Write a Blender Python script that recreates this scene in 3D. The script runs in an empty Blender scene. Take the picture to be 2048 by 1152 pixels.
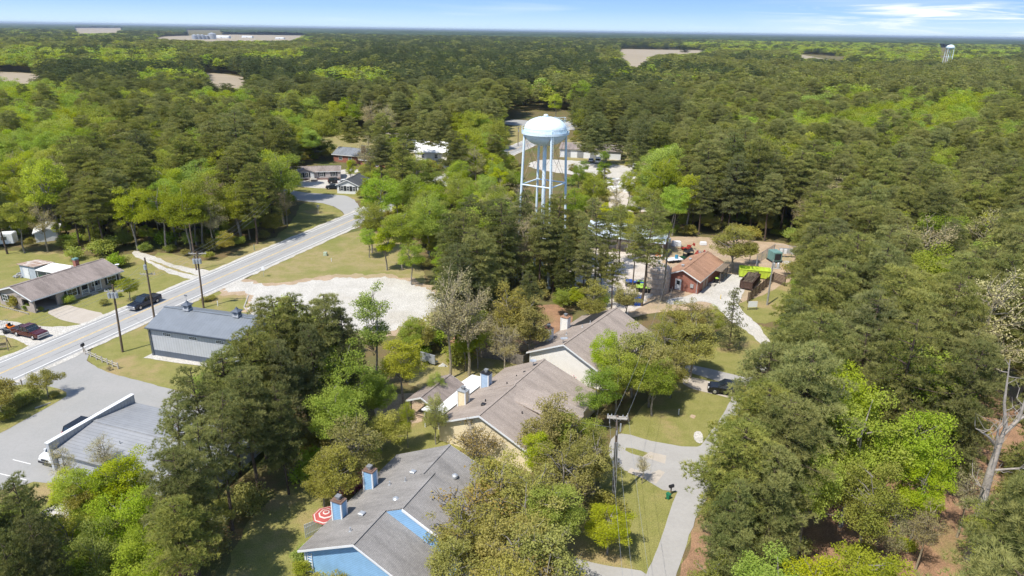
import bpy, bmesh, math, random
import numpy as np
from mathutils import Matrix, Vector

# ------------------------------------------------------------------ camera, world, sun
S = bpy.context.scene
C = S.collection
H, F = 46.0, 1365.0                       # camera height (m), focal length (photo px, 2048 wide)
PT, RL = math.radians(20.7), math.radians(0.9)
cP, sP, cR, sR = math.cos(PT), math.sin(PT), math.cos(RL), math.sin(RL)
cam_d = bpy.data.cameras.new('camera'); cam = bpy.data.objects.new('camera', cam_d); C.objects.link(cam)
S.camera = cam
cam_d.sensor_width = 36; cam_d.lens = F / 2048 * 36; cam_d.clip_start = 0.5; cam_d.clip_end = 90000
ex, up0, fw = Vector((1, 0, 0)), Vector((0, sP, cP)), Vector((0, cP, -sP))
rt = cR * ex + sR * up0; up = -sR * ex + cR * up0
M_ = Matrix((rt, up, -fw)).transposed().to_4x4(); M_.translation = (0, 0, H); cam.matrix_world = M_

SUN_EL, SUN_AZ = math.radians(59), math.radians(48)      # shadows run towards +x +y at 50 degrees
sdir = Vector((-math.cos(SUN_AZ) * math.cos(SUN_EL), -math.sin(SUN_AZ) * math.cos(SUN_EL), math.sin(SUN_EL)))
sl = bpy.data.lights.new('sun', 'SUN'); so = bpy.data.objects.new('sun', sl); C.objects.link(so)
sl.energy = 4.4; sl.angle = math.radians(0.55); sl.color = (1.0, 0.95, 0.86)
so.rotation_euler = sdir.to_track_quat('Z', 'Y').to_euler(); so.location = (0, 0, 300)

W = bpy.data.worlds.new("World"); S.world = W; W.use_nodes = True
nt = W.node_tree; nt.nodes.clear()
def N(t, typ, **kw):
    n = t.nodes.new(typ)
    for k, v in kw.items():
        if k.startswith('i_'):
            key = k[2:]
            key = int(key) if key.isdigit() else key.replace('_', ' ')
            n.inputs[key].default_value = v
        else: setattr(n, k, v)
    return n
sky = N(nt, 'ShaderNodeTexSky', sky_type='NISHITA', sun_disc=False)
sky.sun_elevation = SUN_EL; sky.sun_rotation = math.atan2(sdir.x, sdir.y); sky.altitude = 50; sky.air_density = 1.0; sky.dust_density = 0.4; sky.ozone_density = 2.5
bg = N(nt, 'ShaderNodeBackground'); bg.inputs[1].default_value = 0.13
tc = N(nt, 'ShaderNodeTexCoord')
# thin cirrus: noise on the sky direction, stretched sideways, kept near two streaky places
mp = N(nt, 'ShaderNodeMapping'); mp.inputs['Scale'].default_value = (2.2, 2.2, 30.0)
nz = N(nt, 'ShaderNodeTexNoise', i_Scale=3.1, i_Detail=9.0, i_Roughness=0.6); nz.inputs['Distortion'].default_value = 0.6
nz2 = N(nt, 'ShaderNodeTexNoise', i_Scale=1.6, i_Detail=3.0)
sep = N(nt, 'ShaderNodeSeparateXYZ')
nt.links.new(tc.outputs['Generated'], mp.inputs[0]); nt.links.new(mp.outputs[0], nz.inputs['Vector']); nt.links.new(mp.outputs[0], nz2.inputs['Vector'])
nt.links.new(tc.outputs['Generated'], sep.inputs[0])
def MR(t, src, a, b, c=0.0, d=1.0, smooth=True):
    m = N(t, 'ShaderNodeMapRange', interpolation_type='SMOOTHSTEP' if smooth else 'LINEAR')
    for i, v in zip((1, 2, 3, 4), (a, b, c, d)): m.inputs[i].default_value = v
    t.links.new(src, m.inputs[0]); return m.outputs[0]
def MA(t, op, a, b=None):
    m = N(t, 'ShaderNodeMath', operation=op)
    for i, v in enumerate((a, b)):
        if v is None: continue
        if isinstance(v, (int, float)): m.inputs[i].default_value = v
        else: t.links.new(v, m.inputs[i])
    return m.outputs[0]
def zone(x0, x1, z0, z1, zf):
    a = MR(nt, sep.outputs[0], x0, x1); b = MR(nt, sep.outputs[2], z0, z0 + zf); c = MR(nt, sep.outputs[2], z1, z1 + zf, 1.0, 0.0)
    return MA(nt, 'MULTIPLY', MA(nt, 'MULTIPLY', a, b), c)
z1_ = zone(0.26, 0.50, -0.002, 0.033, 0.01)
x2 = MA(nt, 'MULTIPLY', MR(nt, sep.outputs[0], -0.42, -0.3), MR(nt, sep.outputs[0], -0.18, 0.05, 1.0, 0.0))
z2_ = MA(nt, 'MULTIPLY', x2, MR(nt, sep.outputs[2], 0.024, 0.036))
m1 = MA(nt, 'MULTIPLY', MR(nt, nz.outputs[0], 0.45, 0.66), z1_)
m2 = MA(nt, 'MULTIPLY', MR(nt, nz.outputs[0], 0.54, 0.66), z2_)
thin = MA(nt, 'MULTIPLY', MR(nt, nz2.outputs[0], 0.52, 0.8), 0.30)
cm = MA(nt, 'MINIMUM', MA(nt, 'MAXIMUM', MA(nt, 'ADD', m1, m2), thin), 0.92)
tint = N(nt, 'ShaderNodeMix', data_type='RGBA', blend_type='MULTIPLY'); tint.inputs[0].default_value = 1.0
tint.inputs[7].default_value = (0.96, 1.0, 1.04, 1)
# the lowest few degrees of sky: pale at the horizon, clear blue just above it
ramp = N(nt, 'ShaderNodeValToRGB'); cr = ramp.color_ramp
cr.elements[0].position = 0.0; cr.elements[0].color = (4.2, 5.4, 6.3, 1); cr.elements[1].position = 1.0; cr.elements[1].color = (1.0, 2.4, 5.4, 1)
e_ = cr.elements.new(0.35); e_.color = (2.5, 4.0, 6.1, 1)
low = N(nt, 'ShaderNodeMix', data_type='RGBA')
hmix = N(nt, 'ShaderNodeMix', data_type='RGBA')
hmix.inputs[7].default_value = (6.3, 6.6, 7.0, 1)
nt.links.new(sky.outputs[0], tint.inputs[6]); nt.links.new(MR(nt, sep.outputs[2], 0.0, 0.075, smooth=False), ramp.inputs[0])
nt.links.new(MR(nt, sep.outputs[2], 0.06, 0.3), low.inputs[0]); nt.links.new(ramp.outputs[0], low.inputs[6]); nt.links.new(tint.outputs[2], low.inputs[7])
nt.links.new(low.outputs[2], hmix.inputs[6])
nt.links.new(cm, hmix.inputs[0]); nt.links.new(hmix.outputs[2], bg.inputs[0])
nt.links.new(bg.outputs[0], N(nt, 'ShaderNodeOutputWorld').inputs[0])

S.view_settings.view_transform = 'Standard'; S.view_settings.look = 'None'
S.view_settings.exposure = 0.45; S.view_settings.gamma = 1.0
S.render.engine = 'CYCLES'
cy = S.cycles
cy.max_bounces = 6; cy.diffuse_bounces = 4; cy.glossy_bounces = 2; cy.transmission_bounces = 3; cy.transparent_max_bounces = 6
cy.caustics_reflective = False; cy.caustics_refractive = False
cy.use_adaptive_sampling = True; cy.adaptive_threshold = 0.02

# ------------------------------------------------------------------ photo pixel <-> place on the ground
def ray(px, py):
    a, b = px - 1024, py - 576
    x = (cR * a + sR * b) / F; y = (-sR * a + cR * b) / F
    return (x, cP - y * sP, -sP - y * cP)
def G(px, py, z=0.0):
    d = ray(px, py); t = (H - z) / -d[2]
    return Vector((d[0] * t, d[1] * t, z))
def proj(x, y, z):
    z = z - H; zc = y * cP - z * sP
    X = x / zc * F; Y = -(y * sP + z * cP) / zc * F
    return 1024 + cR * X - sR * Y, 576 + sR * X + cR * Y, zc
def height_at(base, top):          # height of an upright thing from its foot and its top in the photo
    b = G(*base); lo, hi = 0, 44
    for _ in range(40):
        m = (lo + hi) / 2
        if proj(b.x, b.y, m)[1] > top[1]: lo = m
        else: hi = m
    return lo

# ------------------------------------------------------------------ materials
MATS = {}
def newmat(name):
    m = bpy.data.materials.new(name); m.use_nodes = True
    t = m.node_tree; b = t.nodes['Principled BSDF']; MATS[name] = m
    return m, t, b
def mat(name, col, rough=0.7, var=0.25, scale=1.5, col2=None, bump=0.0, bscale=20.0, metal=0.0, wave=None, spec=0.3, big=0.0, coords='Object', mixr=(0.35, 0.65)):
    """base colour varied by noise; wave=(axis, period_m, depth, colour_amount): lap siding, standing seams, slats"""
    if name in MATS: return MATS[name]
    m, t, b = newmat(name)
    b.inputs['Roughness'].default_value = rough; b.inputs['Metallic'].default_value = metal
    b.inputs['Specular IOR Level'].default_value = spec
    c = N(t, 'ShaderNodeTexCoord')
    n1 = N(t, 'ShaderNodeTexNoise', i_Scale=scale, i_Detail=8.0, i_Roughness=0.65); t.links.new(c.outputs[coords], n1.inputs['Vector'])
    f = MR(t, n1.outputs[0], mixr[0], mixr[1])
    if col2 is None: col2 = tuple(max(0, x * (1 - var)) for x in col)
    mx = N(t, 'ShaderNodeMix', data_type='RGBA'); mx.inputs[6].default_value = (*col, 1); mx.inputs[7].default_value = (*col2, 1)
    t.links.new(f, mx.inputs[0]); out = mx.outputs[2]
    if big:
        n3 = N(t, 'ShaderNodeTexNoise', i_Scale=scale * 0.12, i_Detail=4.0); t.links.new(c.outputs[coords], n3.inputs['Vector'])
        v = MR(t, n3.outputs[0], 0.3, 0.7, 1 - big, 1 + big)
        h = N(t, 'ShaderNodeMix', data_type='RGBA', blend_type='MULTIPLY'); h.inputs[0].default_value = 1
        t.links.new(out, h.inputs[6]); t.links.new(v, h.inputs[7]); out = h.outputs[2]
    hgt = None
    if wave:
        ax, per, dep, ca = wave
        s = N(t, 'ShaderNodeSeparateXYZ'); t.links.new(c.outputs['Object'], s.inputs[0])
        fr = MA(t, 'FRACT', MA(t, 'DIVIDE', s.outputs['XYZ'.index(ax)], per))
        prof = MR(t, fr, 0.0, 0.12) if dep > 0 else fr
        if ca:
            v = MR(t, fr, 0.0, 0.26, 1 - ca, 1.0)
            h = N(t, 'ShaderNodeMix', data_type='RGBA', blend_type='MULTIPLY'); h.inputs[0].default_value = 1
            t.links.new(out, h.inputs[6]); t.links.new(v, h.inputs[7]); out = h.outputs[2]
        bp = N(t, 'ShaderNodeBump'); bp.inputs['Strength'].default_value = 0.6; bp.inputs['Distance'].default_value = abs(dep)
        t.links.new(prof, bp.inputs['Height']); hgt = bp.outputs[0]
    if bump:
        n2 = N(t, 'ShaderNodeTexNoise', i_Scale=bscale, i_Detail=5.0); t.links.new(c.outputs[coords], n2.inputs['Vector'])
        bp = N(t, 'ShaderNodeBump'); bp.inputs['Strength'].default_value = 0.7; bp.inputs['Distance'].default_value = bump
        t.links.new(n2.outputs[0], bp.inputs['Height'])
        if hgt: t.links.new(hgt, bp.inputs['Normal'])
        hgt = bp.outputs[0]
    t.links.new(out, b.inputs['Base Color'])
    if hgt: t.links.new(hgt, b.inputs['Normal'])
    return m
def brickmat(name, c1, c2, mortar):
    m, t, b = newmat(name); b.inputs['Roughness'].default_value = 0.85
    c = N(t, 'ShaderNodeTexCoord'); s = N(t, 'ShaderNodeSeparateXYZ'); t.links.new(c.outputs['Object'], s.inputs[0])
    cb = N(t, 'ShaderNodeCombineXYZ'); t.links.new(MA(t, 'ADD', s.outputs[0], s.outputs[1]), cb.inputs[0]); t.links.new(s.outputs[2], cb.inputs[1])
    br = N(t, 'ShaderNodeTexBrick', i_Scale=4.0); t.links.new(cb.outputs[0], br.inputs['Vector'])
    br.inputs['Color1'].default_value = (*c1, 1); br.inputs['Color2'].default_value = (*c2, 1); br.inputs['Mortar'].default_value = (*mortar, 1)
    t.links.new(br.outputs[0], b.inputs['Base Color']); return m
def shinglemat(name, c1, c2, stain=0.25):
    m, t, b = newmat(name); b.inputs['Roughness'].default_value = 0.9; b.inputs['Specular IOR Level'].default_value = 0.2
    c = N(t, 'ShaderNodeTexCoord')
    br = N(t, 'ShaderNodeTexBrick', i_Scale=3.2); t.links.new(c.outputs['Object'], br.inputs['Vector'])
    br.inputs['Color1'].default_value = (*c1, 1); br.inputs['Color2'].default_value = (*c2, 1); br.inputs['Mortar'].default_value = (*[x * 0.72 for x in c2], 1)
    br.inputs['Mortar Size'].default_value = 0.035; br.inputs['Row Height'].default_value = 0.42
    n = N(t, 'ShaderNodeTexNoise', i_Scale=0.5, i_Detail=9.0, i_Roughness=0.75)
    mpp = N(t, 'ShaderNodeMapping'); mpp.inputs['Scale'].default_value = (1.3, 0.35, 0.35)
    t.links.new(c.outputs['Object'], mpp.inputs[0]); t.links.new(mpp.outputs[0], n.inputs['Vector'])
    n2 = N(t, 'ShaderNodeTexNoise', i_Scale=14.0, i_Detail=3.0); t.links.new(c.outputs['Object'], n2.inputs['Vector'])
    v = MA(t, 'MULTIPLY', MR(t, n.outputs[0], 0.35, 0.7, 1 + stain * 0.5, 1 - stain), MR(t, n2.outputs[0], 0.3, 0.7, 0.86, 1.12))
    h = N(t, 'ShaderNodeMix', data_type='RGBA', blend_type='MULTIPLY'); h.inputs[0].default_value = 1
    t.links.new(br.outputs[0], h.inputs[6]); t.links.new(v, h.inputs[7]); t.links.new(h.outputs[2], b.inputs['Base Color'])
    return m
def leafmat(name, c1, c2, trans=0.3, hue=0.03, rvar=0.35, tcol=None, coords=True):
    """foliage: colour from per-leaf tint, per-tree random, slow noise; part of the light passes through the leaf"""
    m, t, b = newmat(name); t.nodes.remove(b)
    at = N(t, 'ShaderNodeAttribute', attribute_name='tint'); oi = N(t, 'ShaderNodeObjectInfo')
    mx = N(t, 'ShaderNodeMix', data_type='RGBA'); mx.inputs[6].default_value = (*c1, 1); mx.inputs[7].default_value = (*c2, 1)
    t.links.new(at.outputs['Fac'], mx.inputs[0])
    hs = N(t, 'ShaderNodeHueSaturation'); t.links.new(mx.outputs[2], hs.inputs['Color'])
    t.links.new(MR(t, oi.outputs['Random'], 0, 1, 0.5 - hue, 0.5 + hue, False), hs.inputs['Hue'])
    r2 = MA(t, 'FRACT', MA(t, 'MULTIPLY', oi.outputs['Random'], 7.31))
    t.links.new(MR(t, r2, 0, 1, 1 - rvar, 1 + rvar * 0.8, False), hs.inputs['Value'])
    r3 = MA(t, 'FRACT', MA(t, 'MULTIPLY', oi.outputs['Random'], 23.7))
    t.links.new(MR(t, r3, 0, 1, 0.92, 1.12, False), hs.inputs['Saturation'])
    d = N(t, 'ShaderNodeBsdfDiffuse'); tr = N(t, 'ShaderNodeBsdfTranslucent'); g = N(t, 'ShaderNodeBsdfGlossy'); g.inputs['Roughness'].default_value = 0.45
    t.links.new(hs.outputs[0], d.inputs[0])
    tm = N(t, 'ShaderNodeMix', data_type='RGBA', blend_type='MULTIPLY'); tm.inputs[0].default_value = 1; tm.inputs[7].default_value = (*(tcol or (1.25, 1.2, 0.45)), 1)
    t.links.new(hs.outputs[0], tm.inputs[6]); t.links.new(tm.outputs[2], tr.inputs[0])
    m1 = N(t, 'ShaderNodeMixShader'); m1.inputs[0].default_value = trans; t.links.new(d.outputs[0], m1.inputs[1]); t.links.new(tr.outputs[0], m1.inputs[2])
    t.nodes.remove(g)
    t.links.new(m1.outputs[0], t.nodes['Material Output'].inputs[0]); return m

# ------------------------------------------------------------------ mesh building
class MB:
    """collects shapes, then links them as ONE mesh object"""
    def __init__(s): s.v = []; s.f = []
    def add(s, vs, fs):
        o = len(s.v); s.v += [tuple(v) for v in vs]; s.f += [tuple(i + o for i in f) for f in fs]; return s
    def box(s, c, d, rz=0.0, taper=1.0):
        x, y, z = [q / 2 for q in d]; cr, sr = math.cos(rz), math.sin(rz); vs = []
        for dz in (-z, z):
            k = taper if dz > 0 else 1
            for dx, dy in ((-x, -y), (x, -y), (x, y), (-x, y)):
                dx2, dy2 = dx * k, dy * k
                vs.append((c[0] + dx2 * cr - dy2 * sr, c[1] + dx2 * sr + dy2 * cr, c[2] + dz))
        return s.add(vs, [(3, 2, 1, 0), (4, 5, 6, 7), (0, 1, 5, 4), (1, 2, 6, 5), (2, 3, 7, 6), (3, 0, 4, 7)])
    def bx(s, x0, x1, y0, y1, z0, z1): return s.box(((x0 + x1) / 2, (y0 + y1) / 2, (z0 + z1) / 2), (x1 - x0, y1 - y0, z1 - z0))
    def tube(s, p0, p1, r0, r1=None, n=8, cap=True):
        r1 = r0 if r1 is None else r1; p0, p1 = Vector(p0), Vector(p1); d = (p1 - p0)
        if d.length < 1e-6: return s
        d.normalize(); a = d.orthogonal().normalized(); b = d.cross(a); vs = []
        for p, r in ((p0, r0), (p1, r1)):
            for i in range(n):
                t = 2 * math.pi * i / n; vs.append(p + a * math.cos(t) * r + b * math.sin(t) * r)
        fs = [(i, (i + 1) % n, n + (i + 1) % n, n + i) for i in range(n)]
        if cap: fs += [tuple(range(n - 1, -1, -1)), tuple(range(n, 2 * n))]
        return s.add(vs, fs)
    def path(s, pts, rs, n=6):
        for i in range(len(pts) - 1): s.tube(pts[i], pts[i + 1], rs[i], rs[i + 1], n, cap=(i == len(pts) - 2))
        return s
    def lathe(s, prof, n=32, c=(0, 0, 0)):
        vs = []; fs = []; k = len(prof)
        for i in range(n):
            t = 2 * math.pi * i / n
            for r, z in prof: vs.append((c[0] + r * math.cos(t), c[1] + r * math.sin(t), c[2] + z))
        for i in range(n):
            j = (i + 1) % n
            for q in range(k - 1): fs.append((i * k + q, j * k + q, j * k + q + 1, i * k + q + 1))
        return s.add(vs, fs)
    def prism(s, poly, z0, z1):         # polygon in xy
        n = len(poly); vs = [(x, y, z0) for x, y in poly] + [(x, y, z1) for x, y in poly]
        return s.add(vs, [tuple(range(n - 1, -1, -1)), tuple(range(n, 2 * n))] + [(i, (i + 1) % n, n + (i + 1) % n, n + i) for i in range(n)])
    def ext(s, prof, x0, x1, ax='x'):   # profile (u, z) swept along x (u=y) or along y (u=x)
        n = len(prof)
        f = (lambda t, u, z: (t, u, z)) if ax == 'x' else (lambda t, u, z: (u, t, z))
        vs = [f(x0, u, z) for u, z in prof] + [f(x1, u, z) for u, z in prof]
        return s.add(vs, [tuple(range(n - 1, -1, -1)), tuple(range(n, 2 * n))] + [(i, (i + 1) % n, n + (i + 1) % n, n + i) for i in range(n)])
    def slab(s, quad, th):              # a flat quad given thickness downwards
        n = len(quad); vs = [tuple(q) for q in quad] + [(q[0], q[1], q[2] - th) for q in quad]
        return s.add(vs, [tuple(range(n)), tuple(range(2 * n - 1, n - 1, -1))] + [(i, n + i, n + (i + 1) % n, (i + 1) % n) for i in range(n)])
    def build(s, name, m, parent=None, smooth=False, bevel=0.0):
        me = bpy.data.meshes.new(name); me.from_pydata(s.v, [], s.f)
        bm = bmesh.new(); bm.from_mesh(me); bmesh.ops.recalc_face_normals(bm, faces=bm.faces)
        if bevel: bmesh.ops.bevel(bm, geom=[e for e in bm.edges if e.is_manifold and e.calc_face_angle(0) > 0.6], offset=bevel, segments=2, affect='EDGES', clamp_overlap=True)
        bm.to_mesh(me); bm.free()
        if smooth:
            me.shade_smooth()
            try: me.set_sharp_from_angle(angle=math.radians(40))
            except Exception: pass
        me.materials.append(m); o = bpy.data.objects.new(name, me); C.objects.link(o)
        if parent: o.parent = parent
        return o
def tag(o, label=None, cat=None, group=None, kind=None):
    for k, v in (('label', label), ('category', cat), ('group', group), ('kind', kind)):
        if v: o[k] = v
    return o
def thing(name, label, cat, loc=(0, 0, 0), rz=0.0, group=None):
    o = bpy.data.objects.new(name, None); C.objects.link(o); o.location = loc; o.rotation_euler = (0, 0, rz); o.empty_display_size = 0.3
    return tag(o, label, cat, group)
def copy_tree(o, parent=None):
    c = o.copy(); C.objects.link(c); c.parent = parent
    for ch in list(o.children): copy_tree(ch, c)
    return c
def npmesh(name, verts, polys_n, loops, m, tint=None):
    me = bpy.data.meshes.new(name); nv = len(verts); me.vertices.add(nv); me.vertices.foreach_set('co', np.asarray(verts, np.float32).ravel())
    nf = len(loops) // polys_n; me.loops.add(len(loops)); me.loops.foreach_set('vertex_index', np.asarray(loops, np.int32))
    me.polygons.add(nf); me.polygons.foreach_set('loop_start', np.arange(nf, dtype=np.int32) * polys_n)
    try: me.polygons.foreach_set('loop_total', np.full(nf, polys_n, np.int32))
    except Exception: pass
    me.update(calc_edges=True)
    if tint is not None:
        a = me.attributes.new('tint', 'FLOAT', 'FACE'); a.data.foreach_set('value', np.asarray(tint, np.float32))
    me.materials.append(m); return me
rng = np.random.default_rng(7)
random.seed(11)
# ------------------------------------------------------------------ palette
m_white = mat('white_paint', (0.72, 0.73, 0.74), 0.55, 0.06)
m_roofwhite = mat('white_roof', (0.78, 0.78, 0.76), 0.5, 0.12, wave=('X', 0.6, 0.02, 0.06))
m_dark = mat('dark_metal', (0.03, 0.03, 0.035), 0.5, 0.2)
m_grey = mat('grey_metal', (0.32, 0.33, 0.34), 0.45, 0.15, metal=0.3)
m_galv = mat('galvanised', (0.5, 0.52, 0.54), 0.4, 0.15, metal=0.4)
m_glass = mat('glass', (0.02, 0.03, 0.04), 0.08, 0.3, spec=0.8)
m_wood = mat('weathered_wood', (0.24, 0.19, 0.14), 0.9, 0.35, 4, wave=('X', 0.14, 0.01, 0.4))
m_pole = mat('pole_wood', (0.17, 0.125, 0.09), 0.9, 0.4, 3)
m_arm = mat('crossarm_wood', (0.5, 0.46, 0.4), 0.85, 0.3, 3)
m_bark = mat('bark', (0.13, 0.095, 0.07), 0.95, 0.45, 3, bump=0.04, bscale=9)
m_greybark = mat('grey_bark', (0.3, 0.27, 0.23), 0.95, 0.4, 3, bump=0.03, bscale=9)
m_tanbark = mat('tan_twigs', (0.36, 0.31, 0.21), 0.95, 0.35, 3)
m_snag = mat('dead_wood', (0.42, 0.37, 0.32), 0.9, 0.35, 2)
m_navy = mat('navy_paint', (0.012, 0.018, 0.04), 0.22, 0.1, spec=0.6)
m_maroon = mat('maroon_paint', (0.075, 0.014, 0.017), 0.25, 0.1, spec=0.6)
m_black = mat('black_paint', (0.012, 0.012, 0.014), 0.22, 0.1, spec=0.6)
m_carwhite = mat('white_car_paint', (0.7, 0.71, 0.72), 0.25, 0.04, spec=0.6)
m_tyre = mat('tyre', (0.02, 0.02, 0.02), 0.85, 0.2)
m_rim = mat('rim', (0.5, 0.5, 0.52), 0.3, 0.1, metal=0.7)
m_lamp = mat('lamp_lens', (0.7, 0.7, 0.68), 0.2, 0.05)
m_red = mat('red_lens', (0.4, 0.02, 0.02), 0.3, 0.1)
m_orange = mat('orange_paint', (0.7, 0.2, 0.02), 0.4, 0.1)
m_lime = mat('lime_plastic', (0.36, 0.56, 0.08), 0.5, 0.12)
m_bluebin = mat('blue_plastic', (0.02, 0.07, 0.3), 0.5, 0.15)
m_teal = mat('teal_paint', (0.17, 0.31, 0.29), 0.55, 0.2)
m_redpaint = mat('red_paint', (0.38, 0.05, 0.035), 0.5, 0.2)
m_rust = mat('rusty_brown_steel', (0.1, 0.06, 0.045), 0.75, 0.4, 3)
m_concrete = mat('concrete', (0.47, 0.44, 0.39), 0.9, 0.25, 1.2, big=0.12)
m_bluesiding = mat('blue_lap_siding', (0.28, 0.49, 0.73), 0.6, 0.12, 1.0, wave=('Z', 0.2, 0.02, 0.42))
m_creamsiding = mat('cream_siding', (0.8, 0.68, 0.46), 0.65, 0.08, 1.0, wave=('Z', 0.18, 0.015, 0.18))
m_whitesiding = mat('white_lap_siding', (0.82, 0.79, 0.75), 0.6, 0.06, 1.0, wave=('Z', 0.18, 0.02, 0.15))
m_beigesiding = mat('beige_siding', (0.48, 0.43, 0.42), 0.65, 0.1, 1.0, wave=('Z', 0.2, 0.015, 0.15))
m_lightmetal = mat('light_grey_ribbed_metal', (0.45, 0.465, 0.495), 0.5, 0.08, 0.7, wave=('X', 0.45, 0.03, 0.28), spec=0.4)
m_darkmetalwall = mat('slate_ribbed_metal', (0.1, 0.12, 0.155), 0.5, 0.12, 0.7, wave=('X', 0.45, 0.03, 0.3))
m_metalroof = mat('blue_grey_metal_roof', (0.205, 0.225, 0.25), 0.42, 0.12, 0.6, wave=('X', 0.5, 0.04, 0.22), spec=0.5)
m_galvroof = mat('galvanised_roof', (0.29, 0.295, 0.305), 0.5, 0.15, 0.5, wave=('X', 0.45, 0.04, 0.3), spec=0.5, big=0.1)
m_slatetrim = mat('slate_trim', (0.1, 0.12, 0.155), 0.5, 0.08)
m_stone = mat('buff_brick', (0.42, 0.36, 0.32), 0.85, 0.25, 6, wave=('Z', 0.08, 0.004, 0.12))
m_redbrick = brickmat('red_brick', (0.33, 0.11, 0.07), (0.26, 0.085, 0.055), (0.3, 0.21, 0.17))
m_brownroof = shinglemat('brown_shingles', (0.31, 0.26, 0.235), (0.265, 0.22, 0.195), 0.3)
m_greyroof = shinglemat('grey_shingles', (0.31, 0.29, 0.27), (0.26, 0.245, 0.23), 0.25)
m_taupe = shinglemat('taupe_shingles', (0.38, 0.32, 0.275), (0.33, 0.275, 0.235), 0.22)
m_copper = shinglemat('terracotta_brown_shingles', (0.42, 0.25, 0.165), (0.37, 0.21, 0.135), 0.25)
m_darkroof = shinglemat('charcoal_shingles', (0.11, 0.115, 0.125), (0.08, 0.085, 0.09), 0.2)
m_bluegreyroof = shinglemat('blue_grey_shingles', (0.24, 0.26, 0.29), (0.19, 0.205, 0.23), 0.2)
m_shutter = mat('black_shutter', (0.02, 0.025, 0.03), 0.6, 0.1)
m_pink = leafmat('pink_blossom', (0.75, 0.12, 0.25), (0.55, 0.2, 0.25), 0.25, 0.01, 0.1, (1, 1, 1))
m_cream_fl = leafmat('cream_blossom', (0.7, 0.55, 0.42), (0.5, 0.42, 0.22), 0.25, 0.01, 0.1, (1, 1, 1))
# foliage
L_pine = leafmat('pine_needles', (0.185, 0.21, 0.065), (0.39, 0.38, 0.13), 0.28, 0.008, 0.2, (1.1, 1.1, 0.5))
L_darkpine = leafmat('dark_needles', (0.145, 0.17, 0.06), (0.29, 0.29, 0.11), 0.27, 0.008, 0.2, (1.1, 1.1, 0.5))
L_bright = leafmat('spring_leaves', (0.27, 0.35, 0.045), (0.42, 0.47, 0.09), 0.4, 0.022, 0.22)
L_mid = leafmat('green_leaves', (0.23, 0.30, 0.045), (0.37, 0.42, 0.09), 0.38, 0.022, 0.22)
L_olive = leafmat('olive_leaves', (0.255, 0.255, 0.065), (0.40, 0.37, 0.12), 0.34, 0.02, 0.2)
L_bud = leafmat('tan_buds', (0.44, 0.39, 0.17), (0.56, 0.5, 0.25), 0.3, 0.02, 0.2, (1.1, 1.05, 0.7))
L_brown = leafmat('brown_green_leaves', (0.26, 0.18, 0.07), (0.36, 0.29, 0.1), 0.3, 0.02, 0.15, (1.1, 1, 0.7))
L_yellow = leafmat('yellow_green_leaves', (0.36, 0.42, 0.04), (0.50, 0.53, 0.08), 0.38, 0.015, 0.15)
# ground sheets
def groundmat(name, c1, c2, c3, s=0.35, amt=0.5, fine=9.0, rough=0.95, bump=0.03):
    m, t, b = newmat(name); b.inputs['Roughness'].default_value = rough; b.inputs['Specular IOR Level'].default_value = 0.15
    c = N(t, 'ShaderNodeTexCoord')
    n1 = N(t, 'ShaderNodeTexNoise', i_Scale=s, i_Detail=10.0, i_Roughness=0.7); n2 = N(t, 'ShaderNodeTexNoise', i_Scale=s * 0.22, i_Detail=6.0, i_Roughness=0.6)
    n3 = N(t, 'ShaderNodeTexNoise', i_Scale=fine, i_Detail=3.0)
    for n in (n1, n2, n3): t.links.new(c.outputs['Object'], n.inputs['Vector'])
    a = N(t, 'ShaderNodeMix', data_type='RGBA'); a.inputs[6].default_value = (*c1, 1); a.inputs[7].default_value = (*c2, 1)
    t.links.new(MR(t, n1.outputs[0], 0.36, 0.62), a.inputs[0])
    d = N(t, 'ShaderNodeMix', data_type='RGBA'); d.inputs[7].default_value = (*c3, 1); t.links.new(a.outputs[2], d.inputs[6])
    t.links.new(MR(t, n2.outputs[0], 0.5, 0.68, 0, amt), d.inputs[0])
    h = N(t, 'ShaderNodeMix', data_type='RGBA', blend_type='MULTIPLY'); h.inputs[0].default_value = 1
    t.links.new(d.outputs[2], h.inputs[6]); t.links.new(MR(t, n3.outputs[0], 0.3, 0.7, 0.74, 1.24), h.inputs[7])
    t.links.new(h.outputs[2], b.inputs['Base Color'])
    if not bump: h.inputs[0].default_value = 0.12
    if bump:
        bp = N(t, 'ShaderNodeBump'); bp.inputs['Strength'].default_value = 0.6; bp.inputs['Distance'].default_value = bump
        t.links.new(n3.outputs[0], bp.inputs['Height']); t.links.new(bp.outputs[0], b.inputs['Normal'])
    return m
g_floor = groundmat('forest_floor', (0.17, 0.12, 0.06), (0.13, 0.12, 0.045), (0.10, 0.13, 0.035), 0.25, 0.8)
g_grass = groundmat('grass', (0.195, 0.195, 0.055), (0.24, 0.225, 0.075), (0.34, 0.25, 0.13), 0.5, 0.85)
g_drygrass = groundmat('dry_grass', (0.235, 0.215, 0.075), (0.30, 0.245, 0.12), (0.19, 0.2, 0.055), 0.4, 0.9)
g_straw = groundmat('pine_straw', (0.34, 0.2, 0.12), (0.25, 0.15, 0.09), (0.2, 0.19, 0.07), 0.6, 0.6)
g_dirt = groundmat('bare_dirt', (0.44, 0.33, 0.23), (0.36, 0.27, 0.18), (0.26, 0.24, 0.1), 0.4, 0.5)
g_gravel = groundmat('pale_gravel', (0.52, 0.495, 0.45), (0.46, 0.435, 0.39), (0.40, 0.36, 0.29), 0.35, 0.5, 6.0)
g_white = groundmat('white_gravel', (0.56, 0.51, 0.45), (0.48, 0.42, 0.36), (0.38, 0.32, 0.25), 0.4, 0.5, 5.0)
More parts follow.
